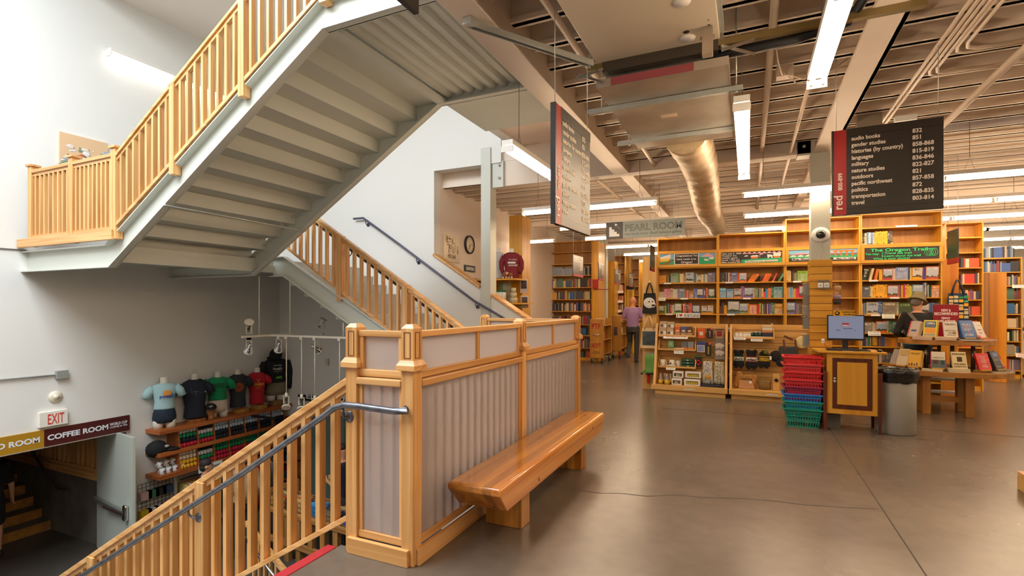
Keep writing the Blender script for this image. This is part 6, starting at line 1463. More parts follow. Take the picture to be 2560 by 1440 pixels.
def propped(label, x, y, z, yaw, col, wd=.155, ht=.23, th=.03, n=1, txt=(), lift=.05, ink=None, tilt=20, panel=None, group='books propped on the display table'):
    """book leaning on a small easel; yaw: 0 faces the camera side (-y)"""
    Rz = Matrix.Rotation(yaw, 4, 'Z'); Rt = Matrix.Rotation(math.radians(-tilt), 4, 'X')
    B = Matrix.Translation((x, y, z)) @ Rz
    es = thing('book_easel', 'easel under the '+label, 'easel', (x, y, z), yaw, 'small wooden book easels')
    MB().box(-wd*.36, wd*.36, -.01, .10, 0, lift*.55).box(-wd*.4, wd*.4, -.05, .0, lift*.5, lift*.9).build('foot', STANDW, es, True, bevel=.003)
    MB().box(-.04, .04, 0, .012, 0, ht*.6).xf(Matrix.Translation((0, .02, lift*.5)) @ Rt).build('back_rest', STANDW, es, True)
    for k in range(n):
        root = bpy.data.objects.new('book', None); COL.objects.link(root); root.empty_display_size = .1
        M = B @ Matrix.Translation((0, -.035, lift*.92)) @ Rt @ Matrix.Translation((.006*k, (th+.002)*k, 0))
        root.location = M.translation; root.rotation_euler = M.to_euler()
        mark(root, label if n == 1 else label+(', front copy' if k == 0 else ', copy behind'), 'book', group)
        MB().box(-wd/2, wd/2, 0, .003, 0, ht).box(-wd/2, wd/2, th-.003, th, 0, ht).box(-wd/2, -wd/2+.004, 0, th, 0, ht).build('cover', paint(col, .3), root, True)
        MB().box(-wd/2+.004, wd/2-.004, .003, th-.003, .003, ht-.003).build('pages', CREAM, root, True)
        if k == 0:
            for f0, g0, f1, g1, c in (panel or ()):
                MB().box(-wd/2+wd*f0, -wd/2+wd*f1, -.0012, 0, ht*g0, ht*g1).build('cover_picture', paint(c, .35), root, True)
            for s, fz, sz, wf, c in txt:
                text(s, root, M @ Vector((-wd*wf/2, -.0012, ht*fz)), M.to_3x3() @ Vector((1, 0, 0)), M.to_3x3() @ Vector((0, 0, 1)), sz, paint(c), width=wd*wf, bold=.0006, lift=.0008)
def ring_(a, rx, ry, k): return tc.x+math.sin(a)*rx*k, tc.y-math.cos(a)*ry*k
def pr(a, tier, label, col, **kw):
    rx, ry, z = ((rx1, ry1, z1), (rx2, ry2, z2))[tier]; x, y = ring_(a, rx, ry, .80 if tier == 0 else .74); propped(label, x, y, z+.0, a*.75, col, **kw)
# upper tier
pr(-1.25, 1, 'grey book with red spine at the left end of the upper tier', 'b8aaa0', n=2, panel=[(0, 0, .12, 1, 'b83a34'), (.3, .3, .8, .42, '3a4a78')])
pr(-.62, 1, 'yellow and black comic lettered book on the upper tier', 'cfc02c', n=2, ht=.25, panel=[(.1, .55, .9, .92, '2a4a7a'), (.15, .2, .9, .5, 'd88a1c'), (.1, .05, .9, .16, '8a8a8a'), (.2, .6, .8, .7, 'e0dccc')], txt=[('OPEN', .72, .05, .6, 'e8e4d0')])
pr(-.05, 1, 'cream TRUTH book with gold seal on the upper tier', 'd8cdbc', n=2, txt=[('TRUTH', .76, .036, .78, '5a4e44'), ('MICHAEL', .38, .022, .8, '6a5e52'), ('ERIC', .24, .022, .4, '6a5e52'), ('DYSON', .1, .022, .6, '6a5e52')], panel=[(.62, .2, .86, .34, '8a7424')])
pr(.45, 1, 'blue book with crossed pencils on the upper tier', '35609f', n=2, ht=.25, wd=.17, txt=[('BULL', .70, .04, .68, 'e0dcd4'), ('SHIT', .40, .04, .62, 'e0dcd4'), ('JOBS', .10, .04, .66, 'e0dcd4')], panel=[(.15, .60, .85, .63, 'd89a5a'), (.48, .22, .54, .72, 'c85a3a')])
pr(.95, 1, 'cream book with red foot and thin black branch on the upper tier', 'd8ccc0', n=1, panel=[(0, 0, .35, .12, 'c01c24'), (.45, .75, .9, .765, '2a2424')], txt=[('Theory', .45, .024, .5, '8a5a54'), ('of Life', .25, .024, .4, '8a5a54')])
pr(1.45, 1, 'red and orange book at the right end of the upper tier', 'c23c24', n=1, panel=[(.2, .15, .8, .85, 'd8782c'), (.4, .3, .62, .75, 'a89050'), (.1, 0, 1, .14, 'd8861c')])
# lower tier
pr(-1.45, 0, 'grey book at the left end of the lower tier above the bin', 'a39a94', n=1)
pr(-1.12, 0, 'pale book with faded gold top on the lower tier', 'c8b89c', n=1, ht=.25, panel=[(.1, .6, .9, .95, 'b89a5c')], txt=[('FEAR', .55, .03, .5, 'a89484')])
pr(-.80, 0, 'shiny gold book with small black figures on the lower tier', 'd0a028', n=2, ht=.24, wd=.16, panel=[(.12+.19*i, .03, .22+.19*i, .16+.05*(i % 2), '3a2f1c') for i in range(4)], txt=[('TRUMP', .74, .032, .72, '8a6a14')])
pr(-.32, 0, 'cream and red AMERICA book with street picture', 'd9d0bc', n=1, ht=.235, wd=.17, panel=[(0, 0, .06, 1, 'b01c2c'), (.94, 0, 1, 1, 'b01c2c'), (.06, 0, .94, .5, '4a5a58'), (.15, .25, .5, .48, 'a84a44'), (.65, .22, .9, .46, '4a8a9a')], txt=[('AMERICA', .58, .03, .75, '7a7468')])
pr(.06, 0, 'cream BARRACOON book with dark portrait square', 'd8c494', n=1, ht=.245, wd=.165, panel=[(.36, .42, .70, .70, '3a3028')], txt=[('BARRACOON', .82, .03, .86, '33281c'), ('ZORA NEALE', .24, .026, .8, '33281c'), ('HURSTON', .10, .026, .8, '33281c')])
pr(.55, 0, 'bright red history book with white title on the lower tier', 'c41a1a', n=1, wd=.17, txt=[('A HISTORY', .74, .018, .5, 'f0dcc8'), ('OF THE', .62, .016, .3, 'f0dcc8'), ('UNITED', .50, .018, .42, 'f0dcc8'), ('STATES', .40, .018, .42, 'f0dcc8'), ('IN FIVE', .24, .018, .34, 'f0dcc8'), ('CRASHES', .14, .018, .5, 'f0dcc8')], panel=[(.62, .55, .95, .62, 'd8602c')])
pr(.98, 0, 'dark grey book with blue wedge picture on the lower tier', '2f2a29', n=2, ht=.25, panel=[(.3, .72, .85, .9, '5a7ab8')], txt=[('Against Creep', .5, .018, .6, 'b8b0a8'), ('Michael', .12, .02, .5, 'b8b0a8')])
pr(1.32, 0, 'small red and orange book near the right end of the lower tier', 'c23a20', n=1, ht=.19, panel=[(.15, .15, .85, .7, 'd8922c')])
pr(1.62, 0, 'black book with white spine lettering at the right end', '1c1616', n=2, ht=.25)
# books lying flat
def flat(label, x, y, z, yaw, cols, wd=.155, ln=.23):
    zz = z+.001
    for i, c in enumerate(cols):
        root = thing('book', label+(', %s of the pile' % ('bottom', 'second', 'third')[i] if len(cols) > 1 else ''), 'book', (x, y, zz), yaw+.04*i, 'books lying flat on the display table')
        MB().box(-ln/2, ln/2, -wd/2, wd/2, 0, .003).box(-ln/2, ln/2, -wd/2, wd/2, .021, .024).box(-ln/2, ln/2, wd/2-.003, wd/2, 0, .024).build('cover', paint(c, .35), root, True)
        MB().box(-ln/2+.003, ln/2-.003, -wd/2+.004, wd/2-.003, .003, .021).build('pages', CREAM, root, True); zz += .025
for a, tier, lab, cols in ((-.75, 1, 'pink edged book flat under the comic lettered book', ['d8a49c', 'd8a49c']), (-.2, 1, 'cream edged book flat under the cream seal book', ['c86a5c', 'd8b8a0']), (.4, 1, 'blue book lying flat on the upper tier', ['35609f']), (1.0, 1, 'red book lying flat on the upper tier', ['b82420']), (-.42, 0, 'white book lying flat beside the waste bin end', ['d8d0c0']), (.02, 0, 'cream book flat under the portrait book', ['d8c8a0', 'd8c8a0']), (.85, 0, 'black and cream book lying flat on the lower tier', ['1c1a1c']), (1.25, 0, 'dark lettered book lying flat at the right end', ['2a2022'])):
    rx, ry, z = ((rx1, ry1, z1), (rx2, ry2, z2))[tier]; x, y = ring_(a, rx, ry, .84); flat(lab, x, y, z, a*.6, cols)
for i, (x, y) in enumerate(((2.30, 9.55), (2.62, 9.45), (2.98, 9.5))): flat('pale book flat mid lower tier, %s from left' % nth(i), x, y, z1, .1, [['c8b49a', 'd0c0a8', 'c8a890'], ['d8d0c4', 'c8b8b0', 'd8d4cc'], ['c8a078', 'd8b898']][i])
a, b = ony(2333, 762, 9.55), ony(2397, 838, 9.55)
root = thing('table_sign', 'dark red NEW & RECOMMENDED sign standing on the upper tier', 'sign', ((a.x+b.x)/2, 9.55, z2))
MB().box(a.x, b.x, 9.55, 9.558, z2, a.z).build('card', plain('sign_crimson', '8e0a20', .35), root); MB().box(a.x-.004, b.x+.004, 9.549, 9.56, a.z, a.z+.008).build('edge', CLP, root)
hh = a.z-z2; sw = b.x-a.x; LW = plain('sign_white', 'eddcd8', .5)
for s, fz, sz, wf in (('NEW &', .80, .055, .38), ('RECOMMENDED', .70, .055, .92), ('history', .585, .05, .34), ('social sciences', .50, .05, .74)):
    text(s, root, (a.x+sw*(1-wf)/2, 9.55, z2+hh*fz), (1, 0, 0), (0, 0, 1), sz, LW, width=sw*wf, bold=.002)
# step ladder under the table and box at the right edge
root = thing('step_stool', 'white metal step stool standing behind the display table', 'step stool', (2.75, 10.05, 0))
for x in (2.55, 2.95): MB().bar((x, 9.98, 0), (x, 10.12, .6), .03, .03).build('leg', WHITE, root)
for z in (.2, .4, .58): MB().box(2.55, 2.95, 10.0, 10.14, z, z+.03).build('step', WHITE, root)
a = onz(2543, 1222); root = thing('pine_crate', 'corner of a pale pine box with pinkish top at the right edge', 'box', (a.x+.2, a.y-.2, 0))
MB().box(a.x, a.x+.5, a.y-.5, a.y, 0, ony(2543, 1179, a.y).z).build('box', maple('x'), root, bevel=.003); MB().box(a.x, a.x+.5, a.y-.5, a.y, ony(2543, 1179, a.y).z, ony(2543, 1177, a.y).z).build('lid', plain('pinkish', 'd89878', .5), root)
# ================================================================ left wall: signs and small fittings
def wallp(u, v, off=0): return onx(u, v, XL+off)
a, b, c = wallp(322, 1037), wallp(322, 1075), wallp(108, 1074)
sz1, sz0 = a.z, b.z; ys = c.y; ye = a.y; y0 = 2.2
root = thing('wall_sign', 'long GOLD ROOM and COFFEE ROOM sign over the passage opening', 'sign', (XL+.02, (y0+ye)/2, sz0))
MB().box(XL, XL+.025, ys, ye, sz0, sz1).build('maroon_board', plain('sign_maroon', '4a1614', .4), root)
MB().box(XL, XL+.0255, y0, ys, sz0, sz1).build('gold_board', plain('sign_gold', 'a87c1c', .4), root)
MB().box(XL, XL+.03, y0, ye, sz0-.012, sz0).build('edge_strip', plain('edge_alu', 'c8c4bc', .4, .6), root)
YD = Vector((0, 1, 0)); hh = sz1-sz0; SW = plain('sign_text_white', 'd8dade', .5)
p0 = wallp(116, 1100); p1 = wallp(268, 1075)
text('COFFEE ROOM', root, (XL+.026, p0.y, sz0+hh*.36), YD, (0, 0, 1), hh*.42, SW, width=p1.y-p0.y, bold=.004)
p2 = wallp(97, 1110); text('GOLD ROOM', root, (XL+.026, p2.y-(p1.y-p0.y)*.90, sz0+hh*.36), YD, (0, 0, 1), hh*.42, SW, width=(p1.y-p0.y)*.90, bold=.004)
p0 = wallp(272, 1070); p1 = wallp(316, 1062)
text('WORLD CUP', root, (XL+.026, p0.y, sz0+hh*.52), YD, (0, 0, 1), hh*.24, SW, width=p1.y-p0.y, bold=.002); text('COFFEE & TEA', root, (XL+.026, p0.y, sz0+hh*.36), YD, (0, 0, 1), hh*.14, SW, width=p1.y-p0.y, bold=.001)
a, b = wallp(97, 1031, .04), wallp(168, 1058, .04); a.z = wallp(97, 1029, .04).z
root = thing('exit_sign', 'white EXIT sign with red letters above the long sign', 'exit sign', (XL+.03, (a.y+b.y)/2, b.z))
zt_ = wallp(168, 1022, .04).z
MB().box(XL, XL+.06, a.y, b.y, b.z, zt_).build('housing', plain('exit_white', 'e4ddd0', .4), root, bevel=.004)
text('EXIT', root, (XL+.061, a.y+(b.y-a.y)*.26, b.z+(zt_-b.z)*.15), YD, (0, 0, 1), (zt_-b.z)*.98, plain('exit_red', 'd03c28', .4), width=(b.y-a.y)*.58, bold=.001)
p = wallp(138, 992); RYp = Matrix.Rotation(math.pi/2, 3, 'Y')
root = thing('fire_alarm', 'round cream fire alarm on the white wall above the EXIT sign', 'alarm', p)
MB().lathe([(0, 0), (.085, 0), (.085, .015), (.06, .035), (.03, .04), (.028, .05), (0, .05)], p, 30, R=RYp).build('body', plain('alarm_cream', 'd8cdb8', .4), root)
p, q = wallp(152, 936), wallp(0, 947)
root = thing('conduit', 'thin grey conduit running into the grey wall box', 'conduit', q)
MB().tube([(XL+.02, q.y-1, q.z), (XL+.02, p.y-.08, p.z)], .013, 8).build('pipe', GALV, root)
root = thing('junction_box', 'square grey junction box on the white wall at the conduit end', 'junction box', p)
MB().box(XL, XL+.06, p.y-.07, p.y+.07, p.z-.06, p.z+.06).build('box', plain('box_grey', '9a9c96', .5, .3), root, bevel=.004)
o = MB().tube([(XL+.01, 1.0, wallp(0, 622).z), (XL+.01, wallp(66, 626).y, wallp(66, 626).z)], .01, 6).build('wall_wire', plain('wire_grey', '8a8a8a', .5)); mark(o, 'thin grey wire on the white wall beside the landing corner', 'wire')
# painting by the landing
a, b = wallp(149, 331, .03), wallp(270, 382, .03); 
root = thing('artwork', 'painted wood panel on the white wall above the landing railing', 'picture', (XL+.02, (a.y+b.y)/2, b.z))
zt_ = (wallp(149, 331, .03).z+wallp(270, 356, .03).z)/2; zb = zt_-.46
MB().box(XL, XL+.03, a.y, b.y, zb, zt_).build('board', plain('panel_birch', 'd8b48c', .6), root)
rr = random.Random(11); m = MB()
for i in range(44):
    y = a.y+(b.y-a.y)*rr.uniform(.04, .96); z = zb+(zt_-zb)*rr.uniform(.04, .62); m.ball((XL+.031, y, z), rr.uniform(.015, .055), sx=.08, sz=rr.uniform(.4, .9), mi=rr.randint(0, 6), n=10)
m.build('painted_shapes', [plain('art_'+c, c, .6) for c in ('d8d4ce', 'c8d0d4', '8aa0ac', 'd8c8bc', 'a86a48', 'e0dcd8', '7a8a78')], root)
# ================================================================ passage to the coffee room
yp2 = 4.95
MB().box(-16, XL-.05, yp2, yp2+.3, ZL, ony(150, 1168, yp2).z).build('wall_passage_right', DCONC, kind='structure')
MB().box(-16, XL-.3, -2, yp2+2.2, .1, .3).build('ceiling_passage', plain('dim_light_ceiling', '8a7a68', .7), kind='structure')  # passage ceiling and walls coloured dark to stand for its dim light
MB().box(-16.2, -16, -2, yp2+2.2, ZL, .3).build('wall_passage_end', plain('dim_light_wall', '6a4a30', .7), kind='structure')
MB().box(-16, XL-.3, yp2+2, yp2+2.2, ZL, .3).build('wall_passage_back', MATS['dim_light_wall'], kind='structure')
MB().box(-16, XL-.3, -2.2, -2, ZL, .3).build('wall_passage_left', MATS['dim_light_wall'], kind='structure')
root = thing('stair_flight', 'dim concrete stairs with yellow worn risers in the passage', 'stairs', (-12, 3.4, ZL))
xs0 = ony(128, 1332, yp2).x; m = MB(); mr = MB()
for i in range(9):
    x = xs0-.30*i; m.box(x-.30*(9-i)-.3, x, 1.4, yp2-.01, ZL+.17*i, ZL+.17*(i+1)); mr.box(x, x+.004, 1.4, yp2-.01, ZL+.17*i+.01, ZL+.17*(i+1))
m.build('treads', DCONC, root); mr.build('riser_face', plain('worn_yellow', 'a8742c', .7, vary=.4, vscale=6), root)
root = thing('stair_railing', 'dim wooden railing on the concrete wall inside the passage', 'railing', (-11, yp2+.1, -1))
p, q = ony(245, 1190, yp2), ony(40, 1128, yp2); zr = (p.z+q.z)/2
MB().box(-14, p.x+.2, yp2-.03, yp2+.1, zr-.12, zr).build('base_board', fir('x'), root); MB().box(-14, p.x+.2, yp2-.01, yp2+.08, zr, zr+.06).build('bottom_rail', fir('x'), root)
for i in range(26):
    x = p.x+.1-.15*i; MB().box(x-.03, x+.02, yp2+.0, yp2+.06, zr+.05, zr+1.1).build('baluster', fir('z'), root)
MB().box(-14, p.x+.2, yp2-.01, yp2+.08, zr+1.05, zr+1.12).build('handrail', fir('x'), root)
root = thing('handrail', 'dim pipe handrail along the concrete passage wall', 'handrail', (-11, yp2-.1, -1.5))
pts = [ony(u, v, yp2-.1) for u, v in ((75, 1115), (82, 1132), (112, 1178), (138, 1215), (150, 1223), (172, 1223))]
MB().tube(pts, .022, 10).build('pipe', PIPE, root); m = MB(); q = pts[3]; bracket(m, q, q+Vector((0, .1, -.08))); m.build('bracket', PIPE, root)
# door leaf standing open
e1 = ony(335, 1083, 4.72); hx = ony(246, 1092, 4.90)
root = thing('door_leaf', 'pale grey door standing open beside the passage opening', 'door', (e1.x, e1.y, ZL))
DOOR = plain('door_grey', 'b4b8ac', .45); zt_ = -.46
d = Vector((hx.x-e1.x, hx.y-e1.y, 0)).normalized(); A = Vector((e1.x, e1.y, 0)); Bq = Vector((hx.x, hx.y, 0))
MB().bar(A+Vector((0, 0, (ZL+zt_)/2)), Bq+Vector((0, 0, (ZL+zt_)/2)), .045, zt_-ZL-.02).build('leaf', DOOR, root, bevel=.003)
nn = Vector((d.y, -d.x, 0)); nn = nn if nn.y < 0 else -nn
zp = onvert(290, 1258, (A+Bq)/2) if False else None
zb_ = EYE-(1262-V0)/FPX*fwd((A+Bq)/2)
P1 = A.lerp(Bq, .12); 
MB().bar(P1+nn*.07+Vector((0, 0, zb_)), A.lerp(Bq, .98)+nn*.07+Vector((0, 0, zb_)), .05, .06).build('push_bar', plain('bar_grey', '8a8a84', .4, .7), root)
MB().bar(P1+nn*.075+Vector((0, 0, zb_-.015)), A.lerp(Bq, .6)+nn*.1+Vector((0, 0, zb_-.015)), .05, .045).build('push_pad', plain('pad_brown', '3a2e28', .4), root)
MB().cb(A.lerp(Bq, .11)+nn*.06+Vector((0, 0, zb_)), .09, .06, .24, R=Matrix.Rotation(math.atan2(d.y, d.x), 3, 'Z')).build('latch_case', CHROME, root, bevel=.02)
MB().cb(A.lerp(Bq, .72)+nn*.05+Vector((0, 0, zt_-.08)), .3, .06, .07, R=Matrix.Rotation(math.atan2(d.y, d.x), 3, 'Z')).build('closer', plain('closer_grey', '8c8c84', .45), root)
# ================================================================ wall shelves with shirts
ysh0 = wallp(363, 1075).y; fx = ony(399, 1083, ysh0).x; ysh1 = onx(730, 1014, fx).y
zs = [ony(399, v, ysh0).z for v in (1079, 1136, 1193)]
sh = thing('wall_shelf', 'three-tier cherry wall shelf with cubbies of rolled shirts', 'shelf', (XL+.2, (ysh0+ysh1)/2, zs[2]))
for z in zs: MB().box(XL, fx, ysh0, ysh1, z-.065, z).build('shelf_board', CHERRY, sh, bevel=.003)
DUSTY = plain('shelf_top_grey', '6d5a4c', .6)
dv = [onx(u, v, fx-.03).y for u, v in ((450, 1110), (497, 1100), (538, 1090), (576, 1080), (614, 1071), (649, 1062), (682, 1053), (713, 1045))]
for r in (0, 1):
    zt_, zb = zs[r]-.065, zs[r+1]
    for y in dv: MB().prism([(XL+.02, zb), (fx-.02, zb), (fx-.08, zt_), (XL+.02, zt_)], 'y', y-.008, y+.008).build('divider', CHERRY, sh)
    MB().box(XL, XL+.02, dv[0], dv[-1], zb, zt_).build('back_panel', CHERRY, sh)
m = MB()
for y in (ysh0+.42, ysh1-.9):
    m = MB().tube([(XL+.12, y, ZL), (XL+.12, y, zs[0]-.06)], .035, 12)
    for z in zs: m.lathe([(.055, z-.11), (.055, z-.065)], (XL+.12, y, 0), 14)
    m.lathe([(.06, 0), (.06, .02)], (XL+.12, y, ZL), 14).build('pipe_post', GALV, sh)
ROLL = {c: plain('shirt_'+c, c, .9, bump=.4, bscale=60) for c in ('c8c4be', '16171c', '0f7a48', 'b01430', 'a9b8c4', 'd8c0a8', 'd8a01c', '191c28')}
rm = MB()
rm.lathe([(.0, -.002), (.018, 0), (.036, .004), (.037, .24), (0, .24)], (0, 0, 0), 12, R=Matrix.Rotation(-math.pi/2, 3, 'Y'))
tmp = rm.build('rolled', [ROLL['c8c4be']], None, True); base_me = tmp.data; bpy.data.objects.remove(tmp)
RME = {}
for c, mt in ROLL.items(): q = base_me.copy(); q.materials.clear(); q.materials.append(mt); q.name = 'rolled_shirt'; RME[c] = q
CN = {'c8c4be': 'white', '16171c': 'black', '0f7a48': 'green', 'b01430': 'red', 'a9b8c4': 'pale blue', 'd8c0a8': 'cream', 'd8a01c': 'yellow', '191c28': 'navy'}
R1 = [['b01430', '16171c', '0f7a48', 'c8c4be'], ['b01430', '0f7a48', 'c8c4be', '16171c']]+[['191c28', '191c28', 'a9b8c4', 'a9b8c4']]*5
R2 = [['d8a01c', 'd8a01c', 'd8c0a8', 'd8c0a8'], ['b01430', '0f7a48', 'c8c4be', '16171c']]+[['b01430', 'b01430', '0f7a48', '0f7a48']]*5
for r, RR in ((0, R1), (1, R2)):
    zb = zs[r+1]; H_ = zs[r]-.065-zb
    for k in range(7):
        ya, yb2 = dv[k]+.012, dv[k+1]-.012; n = 5; st = (yb2-ya)/n
        for j in range(4):
            for i in range(n):
                o = bpy.data.objects.new('rolled_shirt', RME[RR[k][j]]); COL.objects.link(o)
                o.location = (fx-.035-.012*j-rnd.uniform(0, .012), ya+st*(i+.5), zb+.036+j*(H_-.074)/3.05); o.scale = (1, st/.076, .98)
                mark(o, 'rolled %s shirt in cubby %s from left of the %s shelf row' % (CN[RR[k][j]], nth(k), ('upper', 'lower')[r]), 'shirt', 'rolled %s shirts, cubby %d of row %d' % (CN[RR[k][j]], k+1, r+1))
# mannequin torsos
MANQ = plain('mannequin', 'd8cfc0', .4)
def ell(c, rx, ry, z, yaw, n=20, pw=1):
    out = []
    for k in range(n):
        t = 2*math.pi*k/n; x, y = math.copysign(abs(math.cos(t))**pw, math.cos(t))*rx, math.copysign(abs(math.sin(t))**pw, math.sin(t))*ry
        out.append(Vector((c[0]+x*math.cos(yaw)-y*math.sin(yaw), c[1]+x*math.sin(yaw)+y*math.cos(yaw), z)))
    return out
def torso(label, y, h, shirt, yaw=math.radians(62), wf=1.0, hips=None, x=None, z=None, sleeve='short', cat='mannequin', base=.0, headless=True, xoff=.17, hood=False):
    """dressed torso form; local x of the ellipses is its left-right axis, front is turned by yaw from -y"""
    x = XL+xoff if x is None else x; z = zs[0] if z is None else z
    root = thing('mannequin', label, cat, (x, y, z))
    s = h/.80; c = (x, y); b0 = z+base
    lr = Vector((math.cos(yaw), math.sin(yaw), 0)); fr = Vector((math.sin(yaw), -math.cos(yaw), 0))
    hip0 = .30*s if hips else .0
    rings = []
    if hips:
        for sd in (-1, 1):
            cc = Vector((x, y, 0))+lr*sd*.085*s
            MB().loft([ell(cc, .075*s*wf, .08*s, b0+zz*s, yaw) for zz in (0, .06, .14)], smooth=True).build('thigh', MANQ, root)
        m = MB().loft([ell(c, .165*s*wf, .105*s, b0+.09*s, yaw), ell(c, .175*s*wf, .115*s, b0+.16*s, yaw), ell(c, .165*s*wf, .11*s, b0+.24*s, yaw), ell(c, .14*s*wf, .095*s, b0+.31*s, yaw)])
        m.build('shorts', hips, root)
    zb = hip0 if hips else .02*s
    top = .70*s
    L = [(zb, .15, .10), (zb+.02*s, .155, .105), (zb+(top-zb)*.30, .14, .10), (zb+(top-zb)*.62, .165, .115), (zb+(top-zb)*.82, .19, .105), (zb+(top-zb)*.93, .165, .085), (top+.0, .085, .07)]
    o = MB().loft([ell(c, a*s*wf, bb*s, b0+zz, yaw) for zz, a, bb in L]); o.build('shirt', shirt, root)
    for sd in (-1, 1):
        p0 = Vector((x, y, b0+zb+(top-zb)*.86))+lr*sd*.155*s*wf
        if sleeve == 'short': q = [p0, p0+lr*sd*.06*s+Vector((0, 0, -.07*s)), p0+lr*sd*.095*s+Vector((0, 0, -.16*s))]; rs = [.06*s, .066*s, .062*s]
        else: q = [p0, p0+lr*sd*.07*s+Vector((0, 0, -.16*s)), p0+lr*sd*.075*s+Vector((0, 0, -.32*s)), p0+lr*sd*.02*s+fr*.04+Vector((0, 0, -.46*s))]; rs = [.065*s, .07*s, .06*s, .048*s]
        MB().tube(q, rs, 14).build('sleeve', shirt, root)
    if hood:
        MB().ball(Vector((x, y, b0+.77*s))-fr*.02, .10*s, sx=1.0, sy=1.0, sz=1.05).build('hood', shirt, root)
        MB().ball(Vector((x, y, b0+.715*s))+lr*-.05+fr*.03, .11*s, sz=.45).build('hood_fold', shirt, root)
    else: MB().lathe([(.072*s, .685*s), (.058*s, .71*s), (.056*s, .80*s), (.045*s, .80*s), (.04*s, .77*s), (0, .77*s)], (x, y, b0), 20).build('neck', MANQ, root)
    F = lambda dl, dz, off=.112: Vector((x, y, b0+zb+(top-zb)*dz))+lr*dl*s+fr*(off*s)
    return root, lr, fr, F, s
def mcol(c): return plain('cloth_'+c, c, .85, bump=.25, bscale=12)
ym = lambda u, v: onx(u, v, XL+.17).y
DEN = plain('denim', '1d2a3c', .85, vary=.3, vscale=20)
r_, lr, fr, F, s = torso('mannequin in pale blue tee and denim shorts on the shelf end', ym(411, 1066), .86, mcol('a9cdd2'), wf=.92, hips=DEN)
q = F(.03, .62, .125); m = MB(); m.ball(q, .062, n=18); m.v = [Vector((p.x, p.y, p.z)) for p in m.v]
for i, p in enumerate(m.v):
    k = (p-q).dot(fr); m.v[i] = p-fr*k*.85
m.build('sun_print', plain('sun_orange', 'd8923c', .7), r_)
text('powell', r_, F(-.07, .47, .135), lr, (0, 0, 1), .075, plain('print_blue', '20308a', .6), width=.2, bold=.002)
r_, lr, fr, F, s = torso('mannequin in navy tee with small white starburst on the shelf', ym(487, 1050), .80, mcol('1a1e2b'), wf=1.12, base=.05)
m = MB(); rr = random.Random(2)
q = F(.02, .7, .122)
for i in range(26):
    t = rr.uniform(0, 6.28); r0 = rr.uniform(.0, .11); m.ball(q+lr*math.cos(t)*r0*1.3+Vector((0, 0, math.sin(t)*r0*.5)), .003 if i else .012, n=6)
m.build('star_print', plain('star_white', 'b8bcc4', .6), r_)
MB().tube([Vector((r_.location.x, r_.location.y, zs[0]+.83))+lr*math.cos(t)*.035+Vector((0, 0, .05+math.sin(t)*.05)) for t in [i*.5 for i in range(13)]], .003, 5).build('wire_loop', CHROME, r_)
r_, lr, fr, F, s = torso('mannequin in green tee and pale shorts on the shelf', ym(545, 1036), .84, mcol('0c8452'), wf=.92, hips=plain('pale_shorts', 'c8b4a0', .85))
m = MB(); c0 = F(0, .66, .118); m.bar(c0-lr*.1, c0+lr*.1, .006, .085); m.build('chest_print', plain('dark_green_print', '0a5a38', .8), r_)
r_, lr, fr, F, s = torso('mannequin in charcoal tee with rusty disc print on the shelf', ym(595, 1024), .74, mcol('2a2b2e'), wf=1.0, base=.09)
m = MB(); c0 = F(.0, .62, .112)
ring = [c0+lr*math.cos(t)*.088+Vector((0, 0, math.sin(t)*.088))+fr*(.012-.02*abs(math.cos(t))) for t in [2*math.pi*i/28 for i in range(28)]]
m.add(ring+[c0+fr*.018], [(i, (i+1) % 28, 28) for i in range(28)]); m.build('disc_print', plain('rust', '8a3c1c', .7), r_); MB().ball(c0+fr*.02, .014).build('disc_centre', BLACK, r_)
r_, lr, fr, F, s = torso('mannequin in red tee with yellow lettering on the shelf', ym(643, 1016), .74, mcol('b01424'), wf=1.0, base=.08)
YP = plain('print_yellow', 'd8a018', .6)
text('POWELL\u2019S', r_, F(-.088, .60, .125), lr, (0, 0, 1), .06, YP, width=.18, bold=.003)
for dz, wd in ((.78, .08), (.55, .12), (.5, .07)):
    m = MB(); c0 = F(0, dz, .122); m.bar(c0-lr*wd/2, c0+lr*wd/2, .004, .006); m.build('print_line', YP, r_)
m = MB(); m.ball(F(0, .72, .12), .014); m.build('print_emblem', YP, r_)
r_, lr, fr, F, s = torso('mannequin in black hooded sweatshirt and khaki trousers in the corner', ym(690, 1000), .98, mcol('111113'), wf=1.05, hips=plain('khaki', '7a7058', .85, vary=.2), base=.10, hood=True, sleeve='long')
PW_ = plain('print_offwhite', 'c8c0b4', .7)
text('CITY OF BOOKS', r_, F(-.07, .72, .135), lr, (0, 0, 1), .03, PW_, width=.16, bold=.001); text('Powell\u2019s', r_, F(-.075, .55, .135), lr, (0, 0, 1), .075, PW_, width=.17, bold=.002); text('PORTLAND OREGON', r_, F(-.06, .48, .135), lr, (0, 0, 1), .02, PW_, width=.14); text('USA', r_, F(-.02, .42, .135), lr, (0, 0, 1), .02, PW_)
m = MB(); c0 = F(.02, .22, .13); m.bar(c0-lr*.055, c0+lr*.055+Vector((0, 0, .01)), .004, .045); m.build('sale_tag', plain('tag_green', '4a9a1c', .6), r_)
for u, n, c, lab in ((487, 2, '9a5a24', 'navy tee mannequin'), (597, 3, 'a8742c', 'charcoal tee mannequin'), (643, 3, 'a87c34', 'red tee mannequin'), (690, 4, '8a6a44', 'black hooded mannequin')):
    for i in range(n):
        y = onx(u+6, 1030, XL+.25).y; z = zs[0]+.0255*i+.001
        o = MB().box(fx-.23, fx-.08, y-.12, y+.12, z, z+.025).build('old_book', [plain('oldbook_'+c, c, .6, vary=.3, vscale=20)]); mark(o, 'old brown bound book, %s from bottom, under the %s' % (nth(i), lab), 'book', 'old books under the '+lab)
